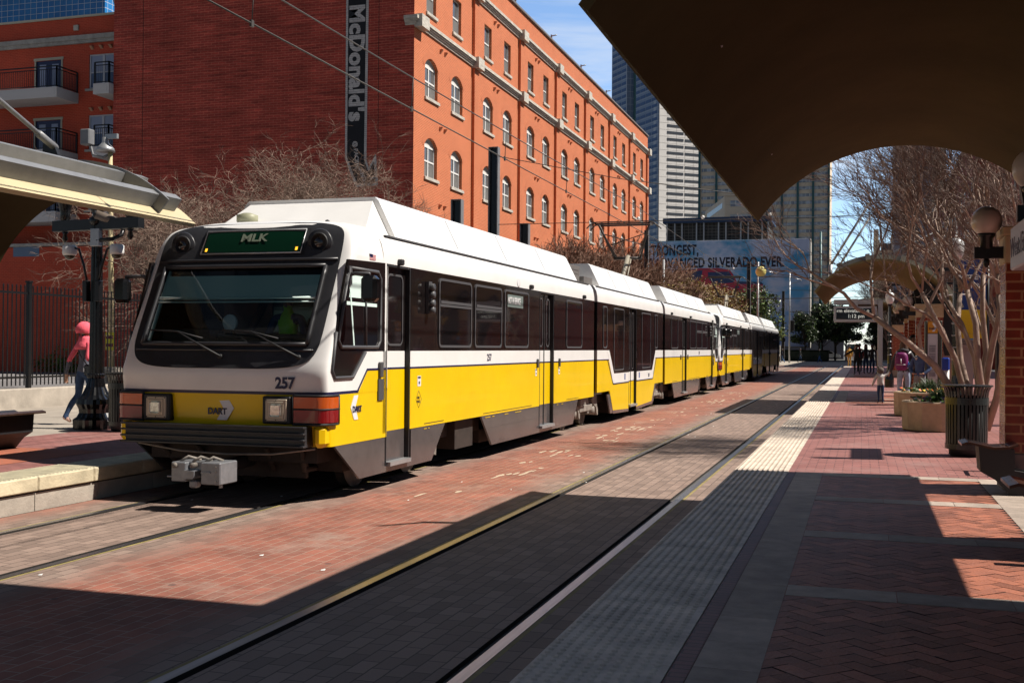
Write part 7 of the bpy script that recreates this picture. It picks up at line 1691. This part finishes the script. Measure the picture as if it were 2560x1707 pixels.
    if face:
        m = MB()
        for s in (1, -1): m.sphere(K(hd + fd * 0.088 + sd * s * 0.030 + Vector((0, 0, -0.005))), 0.009 * k_, 8, 1)
        m.sphere(K(jw + fd * 0.070 + Vector((0, 0, -0.010))), 0.016 * k_, 8, 2, sz=0.35)
        m.tube([K(hd + fd * 0.088 + Vector((0, 0, -0.005))), K(hd + fd * 0.112 + Vector((0, 0, -0.045)))], [0.007 * k_, 0.013 * k_], 6, 0)
        for s in (1, -1): m.sphere(K(hd + sd * s * 0.082 + Vector((0, 0, -0.02))), 0.022 * k_, 8, 0, sz=1.3)
        m.build('face', [mats['skin'], M_eye, M_lip], t)
    if hair:
        kind, hm = hair; m = MB(); c = hd + Vector((0, 0, 0.028)) - fd * 0.018
        if kind in ('short', 'long', 'bob'):
            def P(u, v):
                a = 2 * math.pi * u; el = math.pi / 2 - v * math.pi * 0.56; r = Vector((math.cos(a) * math.cos(el), math.sin(a) * math.cos(el), math.sin(el))); front = max(0, r.dot(fd)); drop = 0.0
                if v > 0.55: drop = (v - 0.55) * (0.02 if kind == 'short' else 0.10) * (1 - front * 1.6)
                q = c + Vector((r.x * 0.094, r.y * 0.108, r.z * 0.098)) * (1.0 + 0.02 * math.sin(a * 7 + v * 9)) - Vector((0, 0, drop))
                if front > 0.4 and v > 0.62: q = q + Vector((0, 0, 0.055 * (v - 0.62) / 0.38)) - fd * 0.01
                return K(q)
            m.grid(P, 20, 9); 
        if kind == 'long':
            def P(u, v):
                a = -2.0 + 4.0 * u; d = -fd * math.cos(a * 0.75) + sd * math.sin(a * 0.75); w = 0.092 + 0.018 * math.sin(v * 3); q = hd + d * (w + 0.004 * math.sin(u * 40)) + Vector((0, 0, 0.04 - 0.30 * v)); return K(q)
            m.grid(P, 18, 8)
        m.build('hair', hm, t)
    t.location = loc; t.rotation_euler = (0, 0, rz); OFF[t] = Vector((0, 0, 0)); t['_k'] = k_; del t['_k']
    return t
def part(t, name, m, mt): return m.build(name, mt, t)

# woman with pink hood walking right to left behind the post
mp_ = cloth('pink', (0.90, 0.13, 0.18), 0.1); mg_ = cloth('grey_knit', (0.11, 0.11, 0.14), 0.3); mj = cloth('denim', (0.025, 0.055, 0.13), 0.35); mj2 = cloth('denim_pale', (0.34, 0.42, 0.55), 0.25)
pw = person('woman walking away in pink and grey hooded top, dark jeans and black shoulder bag', (-13.2, 16.75, ZP), R(-22), 1.76,
    dict(hipr=(0.09, 0.02, 0.86), knr=(0.11, 0.13, 0.49), cfr=(0.11, 0.10, 0.34), anr=(0.12, 0.11, 0.10), hlr=(0.12, 0.08, 0.05), tor=(0.13, 0.25, 0.035), hipl=(-0.09, -0.02, 0.86), knl=(-0.13, -0.03, 0.49), cfl=(-0.16, -0.13, 0.36), anl=(-0.20, -0.24, 0.12), hll=(-0.21, -0.28, 0.08), tol=(-0.21, -0.12, 0.035),
         elr=(0.27, -0.10, 1.12), wrr=(0.24, 0.10, 1.0), pmr=(0.20, 0.16, 0.98), ell=(-0.28, -0.12, 1.10), wrl=(-0.36, -0.13, 0.86), pml=(-0.385, -0.12, 0.79)),
    dict(torso=mg_, skin=M_skin, legs=mj, sleeve=mp_, forearm=mg_, shoe=mat('shoe_pale_pink', (0.62, 0.40, 0.33), 0.7)), R(30), hair=('bob', M_hairb), fem=True)
m = MB(); k = 1.76 / 1.7
def hoodP(u, v):
    a = 2 * math.pi * u; el = math.pi / 2 - v * math.pi * 0.66; r = Vector((math.cos(a) * math.cos(el), math.sin(a) * math.cos(el), math.sin(el)))
    q = Vector((0.0, -0.01, 1.62)) + Vector((r.x * 0.135, r.y * 0.145, r.z * 0.135)) * (1 + 0.03 * math.sin(a * 5 + v * 6))
    if r.y > 0.55: q.y -= 0.05 * (r.y - 0.55) / 0.45
    return q * k
m.grid(hoodP, 24, 12); m.lathe([(0.12, 1.56), (0.125, 1.50), (0.165, 1.44), (0.205, 1.38), (0.21, 1.32)], (0, -0.005, 0.0), 20); m.v = [Vector((p.x, p.y * (0.72 if p.z < 1.53 * k else 1), p.z)) for p in m.v]; part(pw, 'hood', m, mp_)
m = MB(); m.rbox(0.13, 0.34, -0.10, 0.02, 0.86, 1.06, 0.03); m.tube([(0.24, -0.08, 1.04), (0.10, -0.135, 1.22), (-0.06, -0.12, 1.40), (-0.13, -0.02, 1.47), (-0.05, 0.12, 1.38), (0.2, 0.05, 1.04)], 0.009, 5); part(pw, 'shoulder_bag', m, M_blackg)
m = MB(); m.rbox(0.15, 0.19, -0.115, -0.10, 0.93, 1.0, 0.005); part(pw, 'bag_tag', m, M_stick)

# woman with purple backpack, holding a toddler's hand
wb = person('woman with purple backpack, charcoal hoodie and pale blue jeans seen from behind', (1.03, 30.6, ZP), R(-8), 1.66,
    dict(elr=(0.27, 0.02, 1.10), wrr=(0.22, 0.16, 0.98), pmr=(0.18, 0.2, 0.97), ell=(-0.27, -0.02, 1.11), wrl=(-0.33, 0.02, 0.90), pml=(-0.36, 0.04, 0.84), anl=(-0.13, -0.05, 0.09), hll=(-0.13, -0.07, 0.045), tol=(-0.16, 0.09, 0.035), knl=(-0.11, 0.03, 0.49)),
    dict(torso=cloth('charcoal', (0.055, 0.055, 0.06)), skin=M_skin, legs=mj2), 0.0, hair=('long', M_hairb), fem=True, coat=0.7)
M_pur = mat('backpack_purple', (0.19, 0.012, 0.12), 0.55, var=0.3, vscale=8)
m = MB()
def bpP(u, v):
    a = 2 * math.pi * u; el = math.pi * (v - 0.5); ce = abs(math.cos(el)) ** 0.5; return (-0.03 + 0.165 * ce * abs(math.cos(a)) ** 0.7 * (1 if math.cos(a) > 0 else -1), -0.24 + 0.115 * ce * abs(math.sin(a)) ** 0.7 * (1 if math.sin(a) > 0 else -1), 1.13 + 0.235 * abs(math.sin(el)) ** 0.8 * (1 if el > 0 else -1))
m.grid(bpP, 24, 14); part(wb, 'backpack', m, M_pur)
m = MB(); m.tube([(-0.14, -0.355, 1.05), (0.08, -0.355, 1.05)], 0.008, 5); m.tube([(-0.03, -0.37, 1.2), (-0.02, -0.372, 1.08)], 0.012, 5); m.tube([(0.13, -0.16, 1.33), (0.16, 0.02, 1.38), (0.15, 0.13, 1.25)], 0.02, 6); m.tube([(-0.16, -0.16, 1.33), (-0.17, 0.02, 1.38), (-0.15, 0.13, 1.25)], 0.02, 6); m.tube([(0.10, -0.2, 0.96), (0.20, -0.08, 1.03)], 0.012, 5); part(wb, 'backpack_strap', m, M_stick)
m = MB(); m.lathe([(0.03, 0), (0.032, 0.1), (0.015, 0.13), (0.015, 0.15)], (0.14, -0.27, 0.98), 12); part(wb, 'water_bottle', m, mat('bottle_blue', (0.03, 0.10, 0.35), 0.3))
m = MB(); m.tube([(-0.11, -0.09, 1.40), (0, -0.13, 1.43), (0.11, -0.09, 1.40), (0.06, 0.05, 1.44), (-0.06, 0.05, 1.44), (-0.11, -0.09, 1.40)], 0.04, 8); part(wb, 'hood', m, cloth('charcoal', (0.055, 0.055, 0.06)))
td = person('toddler in white jacket and bear eared grey hat holding a hand', (0.48, 31.4, ZP), R(10), 0.93,
    dict(head=(0, 0.01, 1.55, .125, .135), crown=(0, 0, 1.63, .09, .1), jaw=(0, 0.02, 1.47, .10, .10), shr=(0.17, 0, 1.34, .07, .07), elr=(0.33, 0.02, 1.42, .07, .07), wrr=(0.42, 0.03, 1.60, .05, .05), pmr=(0.44, 0.03, 1.68, .045, .03), ell=(-0.30, 0, 1.10, .07, .07), wrl=(-0.37, 0.02, 0.92, .05, .05), pml=(-0.40, 0.03, 0.84, .04, .03)),
    dict(torso=cloth('white_fleece', (0.62, 0.58, 0.55), 0.1), skin=M_skin, legs=mj), 0.0, hands=False, coat=1.6, face=False)
m = MB(); k = 0.93 / 1.7; m.sphere((0, 0, 1.60 * k), 0.165 * k, 16); m.sphere((0.10 * k, 0, 1.76 * k), 0.05 * k, 8); m.sphere((-0.10 * k, 0, 1.76 * k), 0.05 * k, 8); part(td, 'bear_hat', m, cloth('hat_grey', (0.13, 0.10, 0.085)))
by = person('boy in blue hooded jacket with white collar standing by the brick pillar', (1.36, 29.3, ZP), R(160), 1.50,
    dict(ell=(-0.27, -0.04, 1.11), wrl=(-0.18, 0.10, 0.97), pml=(-0.13, 0.12, 0.96), elr=(0.27, -0.04, 1.11), wrr=(0.18, 0.10, 0.97), pmr=(0.13, 0.12, 0.96)),
    dict(torso=cloth('blue_fleece', (0.05, 0.085, 0.19)), skin=M_skin, legs=cloth('grey_trouser', (0.22, 0.22, 0.23))), 0.0, hair=('short', M_hairk), coat=0.8)
m = MB(); k = 1.5 / 1.7; m.tube([(-0.13 * k, -0.02, 1.40 * k), (-0.08 * k, -0.12, 1.44 * k), (0.08 * k, -0.12, 1.44 * k), (0.13 * k, -0.02, 1.40 * k), (0.06 * k, 0.08, 1.38 * k)], 0.045 * k, 8); part(by, 'hood_collar', m, cloth('sherpa', (0.65, 0.60, 0.52)))
person('dark haired man in shade behind the woman with the purple backpack', (1.42, 34.6, ZP), R(200), 1.84, {}, dict(torso=cloth('black', (0.02, 0.02, 0.022)), skin=M_skin2, legs=cloth('dark_trouser', (0.03, 0.03, 0.035))), 0.0, hair=('short', M_hairk))
pb = person('person in black with one arm held out, standing in the second canopy shade', (-0.28, 66.0, ZP), R(170), 1.72,
    dict(elr=(0.42, 0.0, 1.22), wrr=(0.62, 0.02, 1.10), pmr=(0.69, 0.02, 1.08), knl=(-0.12, 0.04, 0.49), anl=(-0.16, 0.02, 0.09), hll=(-0.16, 0, .045), tol=(-0.18, 0.15, 0.035)), dict(torso=cloth('black', (0.02, 0.02, 0.022)), skin=M_skin2, legs=cloth('black', (0.02, 0.02, 0.022))), 0.0, hair=('short', M_hairk), hands=False, coat=1.0)
person('person in bright red top behind the figure in black', (-0.15, 74.0, ZP), R(20), 1.78, {}, dict(torso=cloth('red', (0.35, 0.01, 0.015)), skin=M_skin2, legs=cloth('dark_trouser', (0.03, 0.03, 0.035))), 0.0, hair=('bob', M_hairk), hands=False)
person('person in long mustard yellow coat at the platform end', (-1.0, 98, ZP), R(30), 1.70, {}, dict(torso=cloth('mustard', (0.42, 0.24, 0.05)), skin=M_skin2, legs=cloth('mustard', (0.42, 0.24, 0.05))), 0.0, hair=('short', M_hairk), hands=False, coat=1.8)
person('small figure in pale top beside the mustard coat', (-0.55, 97, ZP), R(60), 1.62, {}, dict(torso=cloth('pale_blue', (0.30, 0.36, 0.45)), skin=M_skin, legs=cloth('pale_blue', (0.30, 0.36, 0.45))), 0.0, hair=('short', M_hairb), hands=False)
person('woman with long hair and black top, left of the group in the shade', (0.22, 69.5, ZP), R(200), 1.72, {}, dict(torso=cloth('black', (0.02, 0.02, 0.022)), skin=M_skin2, legs=mj), 0.0, hair=('long', M_hairb), hands=False)
person('person in black top in the middle of the shaded group', (0.58, 70.2, ZP), R(150), 1.72, {}, dict(torso=cloth('black', (0.02, 0.02, 0.022)), skin=M_skin2, legs=mj), 0.0, hair=('short', M_hairk), hands=False)
person('woman in grey white shirt and black shorts, right of the shaded group', (0.93, 69.0, ZP), R(120), 1.68, {}, dict(torso=cloth('shirt_grey', (0.40, 0.36, 0.38)), skin=M_skin2, legs=M_skin2), 0.0, hair=('long', M_hairk), hands=False, fem=True, skirt=0.14)
stride = dict(knr=(0.10, 0.16, 0.50), cfr=(0.10, 0.18, 0.34), anr=(0.10, 0.26, 0.10), hlr=(0.10, 0.23, 0.05), tor=(0.10, 0.40, 0.05), knl=(-0.10, -0.06, 0.48), cfl=(-0.10, -0.18, 0.35), anl=(-0.10, -0.32, 0.12), hll=(-0.10, -0.36, 0.08), tol=(-0.10, -0.21, 0.035), wrr=(0.25, -0.16, 0.88), pmr=(0.25, -0.2, 0.82), wrl=(-0.25, 0.18, 0.90), pml=(-0.25, 0.22, 0.84))
GW = 'pedestrians on the crossing'
person('pedestrian in black jacket and blue jeans left of the silver pole', (-9.75, 148.0, 0), R(70), 1.80, stride, dict(torso=cloth('navy_jacket', (0.02, 0.02, 0.04)), skin=M_skin, legs=cloth('jean_blue', (0.10, 0.20, 0.42))), 0.0, hair=('short', M_stick), hands=False, coat=0.8, group=GW)
person('pedestrian in green grey jacket beside the rear of the train', (-10.4, 143.0, 0), R(250), 1.76, stride, dict(torso=cloth('sage_jacket', (0.20, 0.25, 0.24)), skin=M_skin2, legs=mj), 0.0, hair=('short', M_hairk), hands=False, coat=0.8, group=GW)
person('pedestrian all in dark clothes in front of the hedge', (-7.75, 152.0, 0), R(265), 1.84, stride, dict(torso=cloth('black', (0.02, 0.02, 0.022)), skin=M_skin2, legs=mj), 0.0, hair=('short', M_hairk), hands=False, coat=0.8, group=GW)
person('pedestrian with white cap and dark green jacket striding left', (-5.2, 150.0, 0), R(80), 1.78, stride, dict(torso=cloth('dark_green', (0.03, 0.06, 0.045)), skin=M_skin, legs=cloth('jean_blue2', (0.05, 0.12, 0.35))), 0.0, hair=('short', M_stick), hands=False, coat=0.8, group=GW)
# driver
dr = person('train driver in high visibility vest seated behind the windscreen', (-6.75, 12.35, 1.02), R(180), 1.75,
    dict(knr=(0.12, 0.42, 0.90), cfr=(0.12, 0.44, 0.72), anr=(0.12, 0.44, 0.52), hlr=(0.12, 0.42, 0.47), tor=(0.12, 0.56, 0.46), knl=(-0.12, 0.42, 0.90), cfl=(-0.12, 0.44, 0.72), anl=(-0.12, 0.44, 0.52), hll=(-0.12, 0.42, 0.47), tol=(-0.12, 0.56, 0.46), elr=(0.27, 0.06, 1.10), wrr=(0.20, 0.36, 1.05), pmr=(0.18, 0.43, 1.04), ell=(-0.27, 0.06, 1.10), wrl=(-0.20, 0.36, 1.05), pml=(-0.18, 0.43, 1.04)),
    dict(torso=mat('hi_vis', (0.35, 0.75, 0.02), 0.6, emit=None), skin=M_skin2, legs=cloth('dark_trouser', (0.03, 0.03, 0.035)), sleeve=cloth('uniform_blue', (0.03, 0.05, 0.13))), 0.0, hair=('short', M_hairk))
dr.location.z = 0.72
